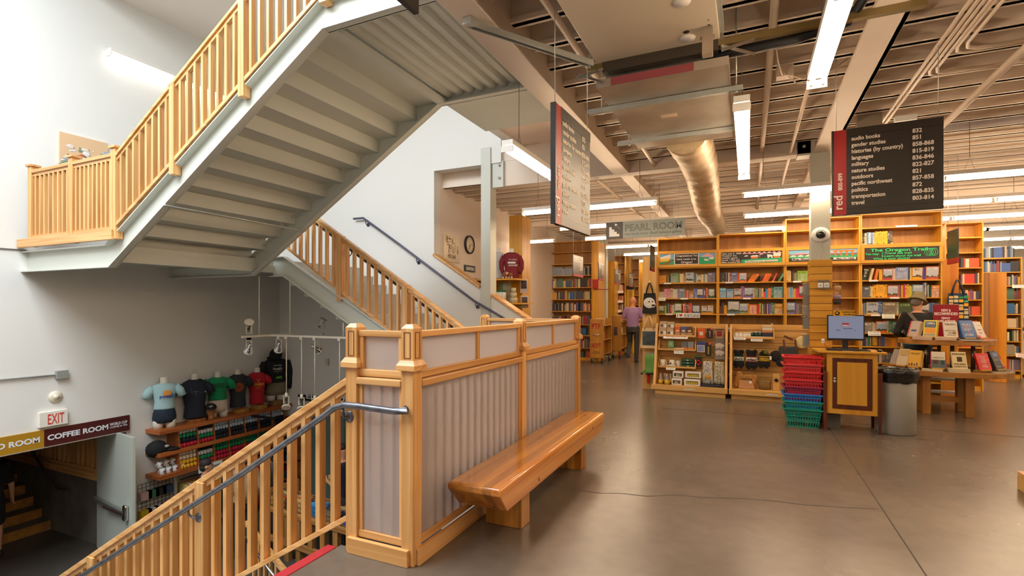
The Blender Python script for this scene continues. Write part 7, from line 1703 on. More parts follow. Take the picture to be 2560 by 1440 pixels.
# wooden head with cap
hp_ = onx(527, 1034, XL+.28); hz = zs[0]
root = thing('hat_form', 'wooden head form wearing a black cap on the shelf', 'hat form', (hp_.x, hp_.y, hz))
HW = plain('head_wood', 'a0683a', .5)
MB().lathe([(.05, 0), (.05, .04), (.045, .07), (.065, .10), (.08, .15), (.085, .20), (.07, .25), (0, .27)], (hp_.x, hp_.y, hz+.001), 20, sx=1.05, sy=.9).ball((hp_.x+.08, hp_.y-.03, hz+.15), .018).build('head', HW, root)
MB().ball((hp_.x, hp_.y, hz+.22), .095, sz=.75).build('cap_crown', kb, root); MB().ball((hp_.x+.09, hp_.y-.06, hz+.205), .08, sz=.14).build('cap_brim', kb, root); MB().ball((hp_.x+.075, hp_.y-.045, hz+.245), .04, sz=.55, sx=.5).build('cap_badge', plain('badge', '8a8c8c', .5), root)
# black cap and mugs at the shelf ends
p = onx(395, 1128, XL+.2); root = thing('baseball_cap', 'large black cap with white badge on the middle shelf', 'cap', (p.x, p.y, zs[1]))
MB().ball((p.x, p.y-.02, zs[1]+.05), .15, sy=1.1, sz=.95).build('crown', kb, root); MB().ball((p.x+.08, p.y+.17, zs[1]+.025), .13, sz=.12).build('brim', kb, root); MB().ball((p.x+.115, p.y+.06, zs[1]+.09), .055, sx=.35, sz=.45).build('badge', plain('badge_white', 'b8bab8', .5), root)
for i in range(8):
    r0 = i//4; k = i % 4; y = ysh0+.10+.105*k; zz = zs[2] if r0 == 0 else zs[2]+.105
    mug('white mug with small print, %s from left in the %s row on the lowest shelf' % (nth(k), ('bottom', 'top')[r0]), 0, 0, 0, 0, 0, None) if False else None
    root = thing('mug', 'white mug, %s from left in the %s row on the lowest shelf end' % (nth(k), ('bottom', 'top')[r0]), 'mug', (XL+.22, y, zz), group='white mugs on the shelf end')
    MB().lathe([(.036, 0), (.041, .004), (.041, .1), (.036, .1), (.034, .01), (0, .008)], (fx-.10-.06*r0, y, zz+.001), 18).build('cup', plain('mug_white', 'd8d6d0', .25), root)
    c = Vector((fx-.10-.06*r0, y-.04, zz+.05)); MB().tube([c+Vector((0, -math.cos(t)*.025, math.sin(t)*.03)) for t in (-1.5, -.75, 0, .75, 1.5)], .006, 6).build('handle', MATS['mug_white'], root)
    MB().ball((fx-.06-.06*r0, y+.008, zz+.05), .016, sx=.15).build('printed_emblem', plain('mug_print', '7a2a5a', .5), root)
a, b = onx(497, 1163, fx+.01), onx(556, 1148, fx+.01)
root = thing('price_strip', 'white price strip hanging from the lowest cherry shelf', 'card', (fx+.01, (a.y+b.y)/2, a.z-.07))
MB().box(fx+.004, fx+.01, a.y, b.y, zs[2]-.14, zs[2]-.01).build('card', WHITE, root)
m = MB()
for i in range(9): y = a.y+.05+(b.y-a.y-.1)*i/9; m.box(fx+.010, fx+.0112, y, y+.04, zs[2]-.10, zs[2]-.06)
m.build('print', CARDGR, root)
# rail of hanging shirts
zr = zs[2]-.20; xr = XL+.22; ya, yb2 = ysh0+.45, ysh1-.1
root = thing('clothes_rail', 'dark clothes rail under the cherry shelf', 'rail', (xr, (ya+yb2)/2, zr)); MB().tube([(xr, ya, zr), (xr, yb2, zr)], .014, 8).build('rod', BLACK, root)
HANG = plain('hanger_wood', 'a87434', .5); cols = ['c8b06a', 'cfc4b4', 'd8b85a', '9ab8b4', 'c8b48a', 'c8a04a', 'b8c4c0', '0f7a4a', '2a2c30', 'b01c2c', '8a8a84', '1a2a4a']
for i in range(24):
    y = ya+.06+.075*i
    if y > yb2-.05: break
    c = cols[i % len(cols)] if i != 12 else '0f8a50'
    root = thing('hanging_shirt', '%s shirt on a wooden hanger, %s along the rail' % (cname(c), nth(i)), 'shirt', (xr, y, zr-.8), group='shirts on the clothes rail')
    m = MB(); m.bar((xr-.2, y, zr-.14), (xr, y, zr-.07), .012, .03).bar((xr+.2, y, zr-.14), (xr, y, zr-.07), .012, .03).tube([(xr, y, zr-.07), (xr, y, zr), (xr+.015, y, zr+.015)], .003, 5); m.build('hanger', HANG, root)
    w2 = .21; MB().loft([[Vector((xr+a*k, y+b*t, zr-z)) for a, b in ((-1, -1), (1, -1), (1, 1), (-1, 1))] for z, k, t in ((.09, .07, .008), (.14, w2, .015), (.3, w2*1.05, .02), (.78, w2*.95, .022))]).build('shirt', mcol(c), root)
# wire grid with small packs
ga0, gb0 = wallp(342, 1200).y, wallp(421, 1190).y; gz0, gz1 = -2.1, wallp(345, 1212).z
root = thing('wire_grid', 'black wire grid on the wall under the cherry shelf', 'grid', (XL+.03, (ga0+gb0)/2, gz0)); m = MB()
for i in range(9): y = ga0+(gb0-ga0)*i/8; m.tube([(XL+.03, y, gz0), (XL+.03, y, gz1)], .004, 5)
for i in range(12): z = gz0+(gz1-gz0)*i/11; m.tube([(XL+.03, ga0, z), (XL+.03, gb0, z)], .004, 5)
m.build('grid_wire', BLACK, root)
rr = random.Random(8); pk = ['8a2a1c', '1c1c20', '2a3a6a', 'c8a8a0', '22252a', '3a6a4a', '2a2420', '5a5a5a', '7a1c24', '1a2a3a']
for i in range(16):
    r0, k = divmod(i, 4); y = ga0+.08+(gb0-ga0-.16)*k/3; z = gz1-.12-.30*r0; c = pk[rr.randint(0, 9)] if i not in (4, 5) else ('c8a81c', 'd0ccc6')[i-4]
    o = MB().box(XL+.05, XL+.13, y-.085, y+.085, z-.13, z).build('hanging_pack', paint(c)); mark(o, '%s small pack, %s in row %s of the black wire grid' % (cname(c), nth(k), ('one', 'two', 'three', 'four')[r0]), 'pack', 'packs on the wire grid')
# ================================================================ track lights
TR = plain('track_cream', 'cfc6b4', .4)
ty = 5.85; tz = ony(700, 839, ty).z; tx0 = ony(676, 838, ty).x; tx1 = ony(858, 848, ty).x; ty0 = onx(605, 842, tx0).y; ty1 = onx(745, 831, tx0).y
root = thing('track_light_rail', 'cream track rail hung on rods below the stair landing', 'track', (tx0, ty, tz))
MB().bar((tx0, ty, tz), (tx1+.2, ty, tz), .035, .03).build('track', TR, root); MB().bar((tx0, ty0, tz), (tx0, min(ty1, YB-.1), tz), .035, .03).build('track', TR, root)
m = MB()
for x, y, zt_ in ((tx0, ty0+.3, 2.02), (ony(725, 700, ty).x, ty, 2.0), (tx1, ty, 1.3)): m.tube([(x, y, tz), (x, y, zt_)], .008, 6)
m.build('hanger_rod', TR, root)
def spot(label, p, drop, aim):
    p = Vector(p); root = thing('spotlight', label, 'spotlight', p+Vector((0, 0, -drop))); q = p+Vector((0, 0, -drop))
    m = MB(); m.box(p.x-.025, p.x+.025, p.y-.02, p.y+.02, p.z-.05, p.z-.015)
    if drop > .15: m.tube([p, q], .008, 6); m.lathe([(.022, -.05), (.022, .02)], q, 10)
    m.build('stem', TR, root)
    s = -1 if drop >= 0 else 1
    m = MB()
    for d in (-.055, .055): m.bar(q+Vector((d, 0, s*.03)), q+Vector((d, 0, s*.18)), .006, .02, up=(0, 1, 0))
    m.bar(q+Vector((-.055, 0, s*.03)), q+Vector((.055, 0, s*.03)), .02, .006); m.build('yoke', TR, root)
    c = q+Vector((0, 0, s*.17)); d = Vector(aim).normalized(); R = d.to_track_quat('Z', 'Y').to_matrix()
    MB().lathe([(.0, -.12), (.022, -.115), (.022, -.05), (.04, -.02), (.058, .03), (.062, .04), (.062, .05)], c, 20, R=R).build('lamp_body', CHROME, root)
    MB().lathe([(.0, .043), (.058, .045)], c, 20, R=R).build('lens', plain('lens_glass', 'b8b4a8', .1), root)
    MB().lathe([(.055, .035), (.068, .035), (.068, .055), (.055, .055)], c, 20, R=R).build('trim_ring', TR, root)
q = (tx0, ty0+.12, tz)
spot('spotlight standing up on the left end of the cream track', q, -.02, (.5, -.3, .6)); spot('spotlight under the left end of the cream track', q, .03, (-.7, .3, -.8))
spot('spotlight under the track just above the black hood', (ony(697, 840, ty).x, ty, tz), .03, (-.6, .4, -.8)); spot('spotlight standing behind on the track by the middle rod', (tx0, ty+1.1, tz), -.02, (.4, .2, .8)); spot('spotlight under the track aimed at the back wall', (ony(762, 842, ty).x, ty+.25, tz), .05, (.1, .9, -.6))
zs_ = ony(715, 985, ty).z
for i, (u, lab) in enumerate(((716, 'long-rod spotlight hanging before the khaki trousers'), (754, 'long-rod spotlight at the left of the ELEVATOR sign'), (787, 'long-rod spotlight across the ELEVATOR sign'), (849, 'long-rod spotlight beside the frosted screen post'))):
    spot(lab, (ony(u, 842, ty).x, ty, tz), tz-zs_, (.5, -.5, -.7))
spt = bpy.data.lights.new('track_spot', 'SPOT'); spt.energy = 55; spt.color = (1, .75, .5); spt.spot_size = 1.1; spt.spot_blend = .8; so = bpy.data.objects.new('track_spot', spt); COL.objects.link(so); so.location = (ony(772, 860, ty).x, ty+.45, tz-.3); so.rotation_euler = (math.radians(55), 0, 0)
# ================================================================ back wall of the lower shop
a, b = ony(746, 986, YB-.06), ony(866, 1012, YB-.06)
root = thing('wall_sign', 'black ELEVATOR sign half hidden by the railing', 'sign', ((a.x+b.x)/2, YB-.05, b.z)); zt_ = a.z
MB().box(a.x, b.x+.2, YB-.07, YB-.03, b.z, zt_).build('board', BLACK, root); text('ELEVATOR', root, (a.x+.22, YB-.07, b.z+.05), (1, 0, 0), (0, 0, 1), .16, WHITE, width=b.x-a.x-.1, bold=.004)
a, b = ony(742, 1020, YB-.06), ony(878, 1280, YB-.06)
root = thing('elevator_door', 'grey green elevator doors behind the balusters', 'door', ((a.x+b.x)/2, YB-.05, ZL)); EG = plain('elevator_green', '5f736c', .4)
MB().box(a.x, b.x+.1, YB-.06, YB-.02, ZL, a.z).build('frame', plain('elevator_frame', '4f625c', .4), root)
for i in (0, 1): MB().box(a.x+.1+.6*i, a.x+.69+.6*i, YB-.075, YB-.055, ZL, a.z-.1).build('door_panel', EG, root, bevel=.003)
o = MB().box(*(lambda p: (p.x-.04, p.x+.04, YB-.03, YB-.021, p.z-.07, p.z+.07))(ony(817, 905, YB-.03))).build('wall_plate', plain('plate_beige', 'c8bba8', .6)); mark(o, 'small beige plate on the lower back wall above the ELEVATOR sign', 'plate')
# cherry shelves in the corner, low tables, wire crates
root = thing('corner_shelf', 'cherry shelf unit with dark goods in the corner by the elevator', 'shelf', (ony(705, 1200, YB-.2).x, YB-.2, ZL))
xa, xb = ony(668, 1150, YB-.35).x, ony(728, 1150, YB-.35).x
zz = [ony(700, v, YB-.35).z for v in (1085, 1152, 1195, 1237, 1275)]
MB().box(xa, xb, YB-.06, YB-.03, ZL, zz[0]+.3).build('back_panel', CHERRY, root)
for z in zz: MB().box(xa, xb, YB-.35, YB-.06, z-.03, z).build('shelf_board', CHERRY, root)
for x in (xa, xb-.03): MB().box(x, x+.03, YB-.35, YB-.06, ZL, zz[0]+.3).build('side_panel', CHERRY, root)
rr = random.Random(5); n = 0
for k, z in enumerate(zz[1:]):
    x = xa+.05
    while x < xb-.1:
        wd = rr.uniform(.05, .11); h = rr.uniform(.1, .22); c = rr.choice(['14161a', '2a8a6a', '6a6c70', '1a1c28', '7a1420', '3a3c44', '2a4a5a'])
        o = MB().box(x, x+wd-.01, YB-.33, YB-.15, z+.001, z+h).build('boxed_goods', paint(c)); mark(o, '%s boxed item, %s along board %s of the corner shelf' % (cname(c), nth(n), ('one', 'two', 'three', 'four')[k]), 'box', 'goods on the corner shelf'); n += 1; x += wd+rr.uniform(0, .03)
    n = 0
# low display table with wire crates
tz_ = -1.72; t0, t1 = onz(648, 1262, tz_), onz(880, 1332, tz_)
d = (t1-t0); d.z = 0; L = d.length; d.normalize(); nb = Vector((-d.y, d.x, 0)); rzT = math.atan2(d.y, d.x)
root = thing('display_table', 'long wooden table with wire crates in the lower shop', 'table', (t0.x, t0.y, ZL), rzT); TW = wood('lower_table', 'b5824a', '8f5f2c', 'x', .45)
MB().box(0, L, 0, .75, tz_-ZL-.06, tz_-ZL).build('top', TW, root, True, bevel=.004); MB().box(0, .04, 0, .04, 0, tz_-ZL+.22).box(0, .02, 0, .75, tz_-ZL, tz_-ZL+.22).build('end_board', TW, root, True)
for i in range(8): x = .1+(L-.2)*i/7; MB().box(x-.05, x+.05, .02, .1, 0, tz_-ZL-.06).build('leg', wood('lower_leg', 'a8763c', '7d5223', 'z', .45), root, True)
MB().box(0, L, .0, .06, .25, .33).build('stretcher', TW, root, True)
for i in range(5):
    x0 = .12+.42*i; cr = thing('wire_crate', 'black wire crate, %s from left on the long lower table' % nth(i), 'crate', tuple(Vector((t0.x, t0.y, tz_))+d*x0+nb*.08), rzT, 'wire crates on the lower table'); m = MB()
    for k in range(7):
        for y in (0, .3): m.tube([(.37*k/6, y, 0), (.37*k/6, y, .17)], .004, 4)
        if k < 5:
            for x in (0, .37): m.tube([(x, .3*k/4, 0), (x, .3*k/4, .17)], .004, 4)
    for z in (.005, .09, .17): m.tube([(0, 0, z), (.37, 0, z), (.37, .3, z), (0, .3, z), (0, 0, z)], .005, 4)
    m.build('wire', BLACK, cr, True)
    for k in range(4):
        c = [['c89a4c', 'b8452c', '2a6a4a', 'c8a468'], ['c8a060', 'c8a060', '9a3a2c', 'b88a4a'], ['2a7ab0', '3a8ac0', '58a0c8', '2a6a9a'], ['8a7a5a', '3a3a3c', '6a5a44', 'a08a64'], ['2a5a9a', '1c1c20', 'b8925c', '4a6a9a']][i][k]
        o = MB().box(.02, .35, .03+.06*k, .075+.06*k, .012, .14+.02*(k % 2)).xf(base_of(cr)).build('boxed_goods', paint(c)); mark(o, '%s box, %s from front inside the %s wire crate' % (cname(c), nth(k), nth(i)), 'box', 'boxes in the wire crates')
# lower railing beyond the baluster flight
root = thing('stair_railing', 'short lower railing going down beside the long table', 'railing', (-6, 4.2, ZL))
pA, pB = onz(615, 1305, -1.75), onz(745, 1470, -2.3)
MB().bar(pA, pB, .07, .05).build('handrail', fir('x'), root)
pA2, pB2 = pA+Vector((0, 0, -.65)), pB+Vector((0, 0, -.65))
for i in range(9): q = pA.lerp(pB, (i+.5)/9); MB().box(q.x-.018, q.x+.018, q.y-.018, q.y+.018, ZL-.15, q.z-.02).build('baluster', fir('z'), root)
MB().tube([pA+Vector((.02, -.1, -.12)), pB+Vector((.02, -.1, -.12))], .02, 8).build('pipe', CHROME, root)
# ================================================================ corridor beyond the half wall
cw = lambda u, v, off=.0: onx(u, v, XCO+off)
p = cw(1172, 612); root = thing('wall_clock', 'round wall clock with black rim on the corridor wall', 'clock', p)
rC = .19
MB().lathe([(rC, 0), (rC, .04), (rC*.86, .045), (rC*.84, .02)], p, 36, R=RYp).build('rim', BLACK, root); MB().lathe([(0, .02), (rC*.86, .022)], p, 36, R=RYp).build('face', plain('clock_face', 'd8c8ae', .5), root)
m = MB()
for t, l in ((1.35, .13), (3.4, .10)): m.bar(p+Vector((.028, 0, 0)), p+Vector((.028, math.sin(t)*l, math.cos(t)*l)), .004, .012, up=(1, 0, 0))
for i in range(12): t = i*math.pi/6; c = p+Vector((.026, math.sin(t)*rC*.72, math.cos(t)*rC*.72)); m.cb(c, .003, .012, .012)
m.build('hands_and_marks', INK, root)
a, b = cw(1107, 587), cw(1146, 668); zt_ = cw(1107, 585).z; zb = cw(1107, 652).z
root = thing('map_panel', 'brushed metal map panel lettered PORTLAND on the corridor wall', 'picture', (XCO+.02, (a.y+b.y)/2, zb)); MB().box(XCO, XCO+.02, a.y, b.y, zb, zt_).build('panel', plain('map_metal', 'c4b49c', .4, .3), root)
m = MB(); rr = random.Random(9); yc, zc = (a.y+b.y)/2, (zb+zt_)/2
for i in range(90):
    f = rr.uniform(0, 1); z = zt_-(zt_-zb)*(.12+.62*f); y = a.y+(b.y-a.y)*(rr.uniform(.12, .45+.45*min(1, f*1.6)) if f < .5 else rr.uniform(.28, .9)); l = rr.uniform(.03, .08)
    if rr.random() < .5: m.box(XCO+.02, XCO+.022, y, y+l, z, z+.006)
    else: m.box(XCO+.02, XCO+.022, y, y+.006, z, z+l)
m.build('engraving', plain('engraved', '6a5a46', .6), root); text('PORTLAND', root, (XCO+.021, a.y+(b.y-a.y)*.25, zb+.07), YD, (0, 0, 1), .1, plain('engraved', '6a5a46', .6), width=(b.y-a.y)*.5)
a, b = cw(1160, 669), cw(1186, 681); root = thing('wall_sign', 'small black ELEVATOR A sign on the corridor wall', 'sign', (XCO+.02, (a.y+b.y)/2, b.z)); zt_ = b.z+.13
MB().box(XCO, XCO+.02, a.y, b.y, b.z, zt_).build('board', BLACK, root); text('ELEVATOR A', root, (XCO+.021, a.y+.05, b.z+.03), YD, (0, 0, 1), .09, WHITE, width=b.y-a.y-.1, bold=.002)
root = thing('elevator_door', 'grey elevator door frame below the ELEVATOR A sign', 'door', (XCO+.02, a.y+.3, 0)); MB().box(XCO, XCO+.03, a.y-.3, b.y+1.2, 0, b.z-.12).build('frame', plain('lift_grey', '9a968c', .4), root); MB().box(XCO+.02, XCO+.035, a.y-.18, b.y+1.1, 0, b.z-.22).build('door_panel', plain('lift_dark', '3c4438', .4), root)
# tall panel and display shelves
yt = 9.9; a, b = ony(1273, 540, yt), ony(1301, 540, yt)
o = MB().box(a.x, ony(1311, 540, yt).x-.05, yt, yt+.45, 0, a.z).build('tall_panel', oak('z'), bevel=.004); mark(o, 'tall oak panel rising behind the maroon sweatshirt', 'panel')
root = thing('wall_shelf', 'oak display shelves with sweatshirt and tumblers beside the tall panel', 'shelf', (-5, 9.6, 0))
ys_ = 9.35; z1_, z2_ = ony(1265, 696, ys_).z, ony(1265, 757, ys_).z
xa, xb = XCO+.03, ony(1290, 690, ys_).x
MB().box(xa, xb, ys_, yt-.01, z1_-.03, z1_).build('shelf_board', oak('x'), root); MB().box(xa, ony(1305, 757, ys_).x, ys_, yt-.01, z2_-.03, z2_).build('shelf_board', oak('x'), root); MB().box(xa, a.x, yt-.03, yt-.005, .4, z1_+.05).build('slat_back', oak('x'), root)
yc = ys_+.22
r_, lr, fr, F, s = torso('mannequin in maroon sweatshirt with white lettering beside the tall panel', yc, ony(1277, 622, yc).z-z1_, mcol('6a0f1c'), yaw=.45, x=ony(1279, 690, yc).x, z=z1_, sleeve='long', wf=1.25)
text('THE GREAT', r_, F(-.09, .68, .135), lr, (0, 0, 1), .04, PW_, width=.18); text('NORTHWEST', r_, F(-.09, .45, .14), lr, (0, 0, 1), .05, PW_, width=.19, bold=.001); m = MB(); c0 = F(0, .59, .125); m.bar(c0-lr*.08, c0+lr*.08, .004, .04); m.build('print_bar', PW_, r_)
r_, lr, fr, F, s = torso('mannequin in light grey shirt half behind the steel column', yc+.05, ony(1243, 620, yc).z-z1_, mcol('b0aca6'), yaw=.5, x=ony(1243, 690, yc).x, z=z1_)
p = ony(1268, 690, ys_+.08); root = thing('plush_toy', 'small brown plush animal lying before the maroon sweatshirt', 'toy', (p.x, ys_+.1, z1_)); PB = plain('plush_brown', '7a4424', .95)
MB().ball((p.x-.03, ys_+.1, z1_+.075), .075, sx=1.2).ball((p.x+.09, ys_+.06, z1_+.07), .05).build('body', PB, root)
for dx in (-.07, 0, .06, .12): MB().ball((p.x+dx, ys_+.04, z1_+.02), .022).build('paw', plain('plush_pink', 'c89a84', .9), root)
MB().ball((p.x+.02, ys_+.03, z1_+.1), .03).build('face', MATS['plush_pink'], root)
for i in range(4):
    p = ony(1236+8*i, 753, ys_+.12); root = thing('tumbler', 'white patterned tumbler with green lid, %s from left' % nth(i), 'tumbler', (p.x, ys_+.12, z2_), group='white tumblers on the lower display shelf')
    MB().lathe([(.04, 0), (.05, .01), (.05, .2), (.045, .22)], (p.x, ys_+.12, z2_+.001), 16).build('cup', plain('tumbler_cream', 'd8ccb4', .4, vary=.25, vscale=30), root); MB().lathe([(.048, .22), (.045, .25), (0, .26)], (p.x, ys_+.12, z2_+.001), 16).build('lid', plain('lid_green', '1c5a2c', .5), root)
p = ony(1262, 753, ys_+.2); root = thing('display_box', 'tall green and brown boxed figure between tumblers and stacked pots', 'box', (p.x, ys_+.2, z2_)); MB().box(p.x-.07, p.x-.03, ys_+.14, ys_+.3, z2_+.001, z2_+.42).build('green_side', plain('box_green', '1c5a3c', .5), root); MB().box(p.x-.03, p.x+.12, ys_+.16, ys_+.28, z2_+.001, z2_+.42).build('box', plain('box_brown', '7a6a4a', .4, vary=.4, vscale=12), root)
for i in range(3): p = ony(1283, 753, ys_+.08); o = MB().lathe([(.075-.012*i, 0), (.075-.012*i, .1)], (p.x, ys_+.1, z2_+.001+.101*i), 16).build('nesting_pot', plain('pot_cream', 'b8a884', .5, vary=.4, vscale=40)); mark(o, 'patterned cream pot, %s of the small stack' % ('bottom', 'middle', 'top')[i], 'pot', 'stacked patterned pots')
for i, (v0, v1) in enumerate(((698, 732), (739, 770))):
    a, b = ony(1300+2*i, v0, 9.8), ony(1319+2*i, v1, 9.8); root = thing('photo_sheet', 'hanging photo sheet, %s of two on the tall oak panel' % ('upper', 'lower')[i], 'poster', (a.x, 9.8, b.z)); MB().box(a.x, b.x, 9.80, 9.806, b.z, a.z).build('sheet', plain('sheet_grey', 'c8beb4', .6), root); MB().box(a.x+.02, b.x-.02, 9.797, 9.8, b.z+(a.z-b.z)*.3, a.z-.03).build('photo', plain('sheet_photo', '5a4a48', .6, vary=.6, vscale=14), root)
# ================================================================ book carts and ladder in the aisle
def cart(label, u0, u1, u2, vt, vb, y, lettering):
    a = ony(u0, vb, y); b = ony(u1, vb, y); ht = ony(u0, vt, y).z; zb = a.z
    wd = b.x-a.x; dep = .9
    root = thing('book_cart', label, 'cart', ((a.x+b.x)/2, y+.4, 0)); CW = wood('cart_ply', 'b8822f', '95641f', 'z', .5, .5)
    for yy in (y, y+dep): MB().box(a.x, b.x, yy, yy+.03, zb, ht).build('end_panel', CW, root, bevel=.02)
    MB().box((a.x+b.x)/2-.012, (a.x+b.x)/2+.012, y+.03, y+dep, zb, ht-.1).build('centre_panel', CW, root)
    for f in (.02, .38, .74):
        z = zb+(ht-zb)*f
        for sx in (-1, 1): cx = (a.x+b.x)/2; MB().bar((cx+sx*wd*.25, y+.03, z+.06), (cx+sx*wd*.25, y+dep, z+.06), wd*.52, .018, up=(-sx*.35, 0, 1)).build('sloped_shelf', CW, root)
    for x in (a.x+.05, b.x-.05):
        for yy in (y+.06, y+dep-.06):
            w_ = MB().lathe([(.02, -.02), (.06, -.02), (.065, 0), (.06, .02), (.02, .02)], (x, yy, .065), 16, R=RYp).build('wheel', plain('wheel_dark', '2a2828', .5), root); MB().box(x-.03, x+.03, yy-.03, yy+.03, .07, zb).build('caster_fork', plain('caster_red', 'a82020', .5) if (x > a.x+.1 and yy < y+.2) else GALV, root)
    if lettering:
        z = ht
        text('PTF', root, (a.x+wd*.14, y, ht-.27), (1, 0, 0), (0, 0, 1), .2, plain('stencil_red', '9a1818', .7), width=wd*.62, bold=.006)
        text('HOYT', root, (a.x+wd*.14, y, ht-.78), (1, 0, 0), (0, 0, 1), .17, MATS['stencil_red'], width=wd*.66, bold=.006); text('+0041', root, (a.x+wd*.2, y, ht-.95), (1, 0, 0), (0, 0, 1), .12, PRINT, width=wd*.5, bold=.0)
        MB().tube([(a.x+wd*.26, y, ht-.43), (a.x+wd*.28, y-.04, ht-.43), (a.x+wd*.72, y-.04, ht-.43), (a.x+wd*.74, y, ht-.43)], .012, 8).build('pull_handle', CHROME, root)
    else: MB().box(a.x+wd*.25, a.x+wd*.6, y-.004, y, ht-.6, ht-.35).build('poster', plain('cart_poster', '4a3a48', .5, vary=.6, vscale=10), root)
    rr = random.Random(int(u0))
    for j, f in enumerate((.38, .74)):
        for i in range(6):
            z = zb+(ht-zb)*f+.085; x = (a.x+b.x)/2+wd*.26; yy = y+.1+.06*i; c = rr.choice(['d8cfc0', 'b8302c', 'c8b48a', 'e0d8cc', '5a5a5a', 'd86a3c'])
            book(Matrix.Translation((x, yy, z)) @ Matrix.Rotation(math.pi/2, 4, 'Z'), 0, 0, .035, .21, .15, c, False, 16, 0, '%s book, %s along the %s slope of the %s' % (cname(c), nth(i), ('middle', 'top')[j], ('lettered cart', 'second cart', 'rear cart')[0 if lettering else 1]), 'books on the carts')
cart('plywood book cart with red stencilled letters in the left aisle', 1474, 1509, 1538, 797, 895, 13.55, True)
cart('plywood book cart behind the lettered one', 1529, 1553, 1575, 788, 878, 15.1, False)
o = None
a, b = ony(1568, 724, 17.0), ony(1585, 724, 17.0); root = thing('step_ladder', 'yellow step ladder leaning in the far left aisle', 'ladder', ((a.x+b.x)/2, 17, 0)); YL = plain('ladder_yellow', 'd8a818', .4)
for x in (a.x, b.x-.05): MB().box(x, x+.05, 16.95, 17.02, 0, a.z).build('rail', YL, root)
for i in range(7): MB().box(a.x, b.x, 16.97, 17.0, .25+.3*i, .28+.3*i).build('step', GALV, root)
MB().box(a.x-.02, b.x+.02, 16.93, 17.04, a.z, a.z+.12).build('top_cap', BLACK, root)
# ================================================================ people
def skin_mesh(mb, name, mat, parent, vox=.012, smooth=6, kindname=None):
    """joins the volumes of mb into one continuous surface"""
    o = mb.build(name, mat, None, True)
    r = o.modifiers.new('r', 'REMESH'); r.mode = 'VOXEL'; r.voxel_size = vox; r.use_smooth_shade = True
    s = o.modifiers.new('s', 'SMOOTH'); s.iterations = smooth; s.factor = .5
    dg = bpy.context.evaluated_depsgraph_get(); dg.update()
    me = bpy.data.meshes.new_from_object(o.evaluated_get(dg)); me.name = name
    bpy.data.objects.remove(o)
    me.materials.clear(); me.materials.append(mat)
    n = bpy.data.objects.new(name, me); COL.objects.link(n); n.parent = parent
    return n
SKIN = plain('skin', 'c08a68', .5, vary=.08, vscale=8)
def V(*a): return Vector(a)
def limb(mb, pts, rs, n=14): mb.tube(pts, rs, n); [mb.ball(p, r*.98, n=n) for p, r in zip(pts, rs)]
def hand(mb, wrist, d, thumb_side, curl=.5):
    """palm and five separate curled fingers; d: pointing direction, thumb_side: unit vector towards the thumb"""
    d = Vector(d).normalized(); t = Vector(thumb_side); t = (t-d*t.dot(d)).normalized(); nrm = d.cross(t)
    c = wrist+d*.045
    mb.loft([[wrist+d*f+t*a*wd+nrm*b*.014 for a, b in ((-1, -.6), (-.5, -1), (.5, -1), (1, -.6), (1, .6), (.5, 1), (-.5, 1), (-1, .6))] for f, wd in ((-.01, .026), (.03, .038), (.085, .040))])
    for k, (off, ln) in enumerate(((.031, .068), (.011, .078), (-.010, .072), (-.030, .056))):
        p = wrist+d*.082+t*off; q1 = p+(d*math.cos(curl*.6)+nrm*math.sin(curl*.6))*ln*.45; q2 = q1+(d*math.cos(curl*1.4)+nrm*math.sin(curl*1.4))*ln*.33; q3 = q2+(d*math.cos(curl*2)+nrm*math.sin(curl*2))*ln*.25
        mb.tube([p, q1, q2, q3], [.0095, .009, .0085, .007], 8)
    p = wrist+d*.02+t*.03; q1 = p+(t*.75+d*.65)*.035; q2 = q1+(t*.3+d*.9+nrm*.3)*.03; mb.tube([p, q1, q2], [.012, .0105, .0085], 8)
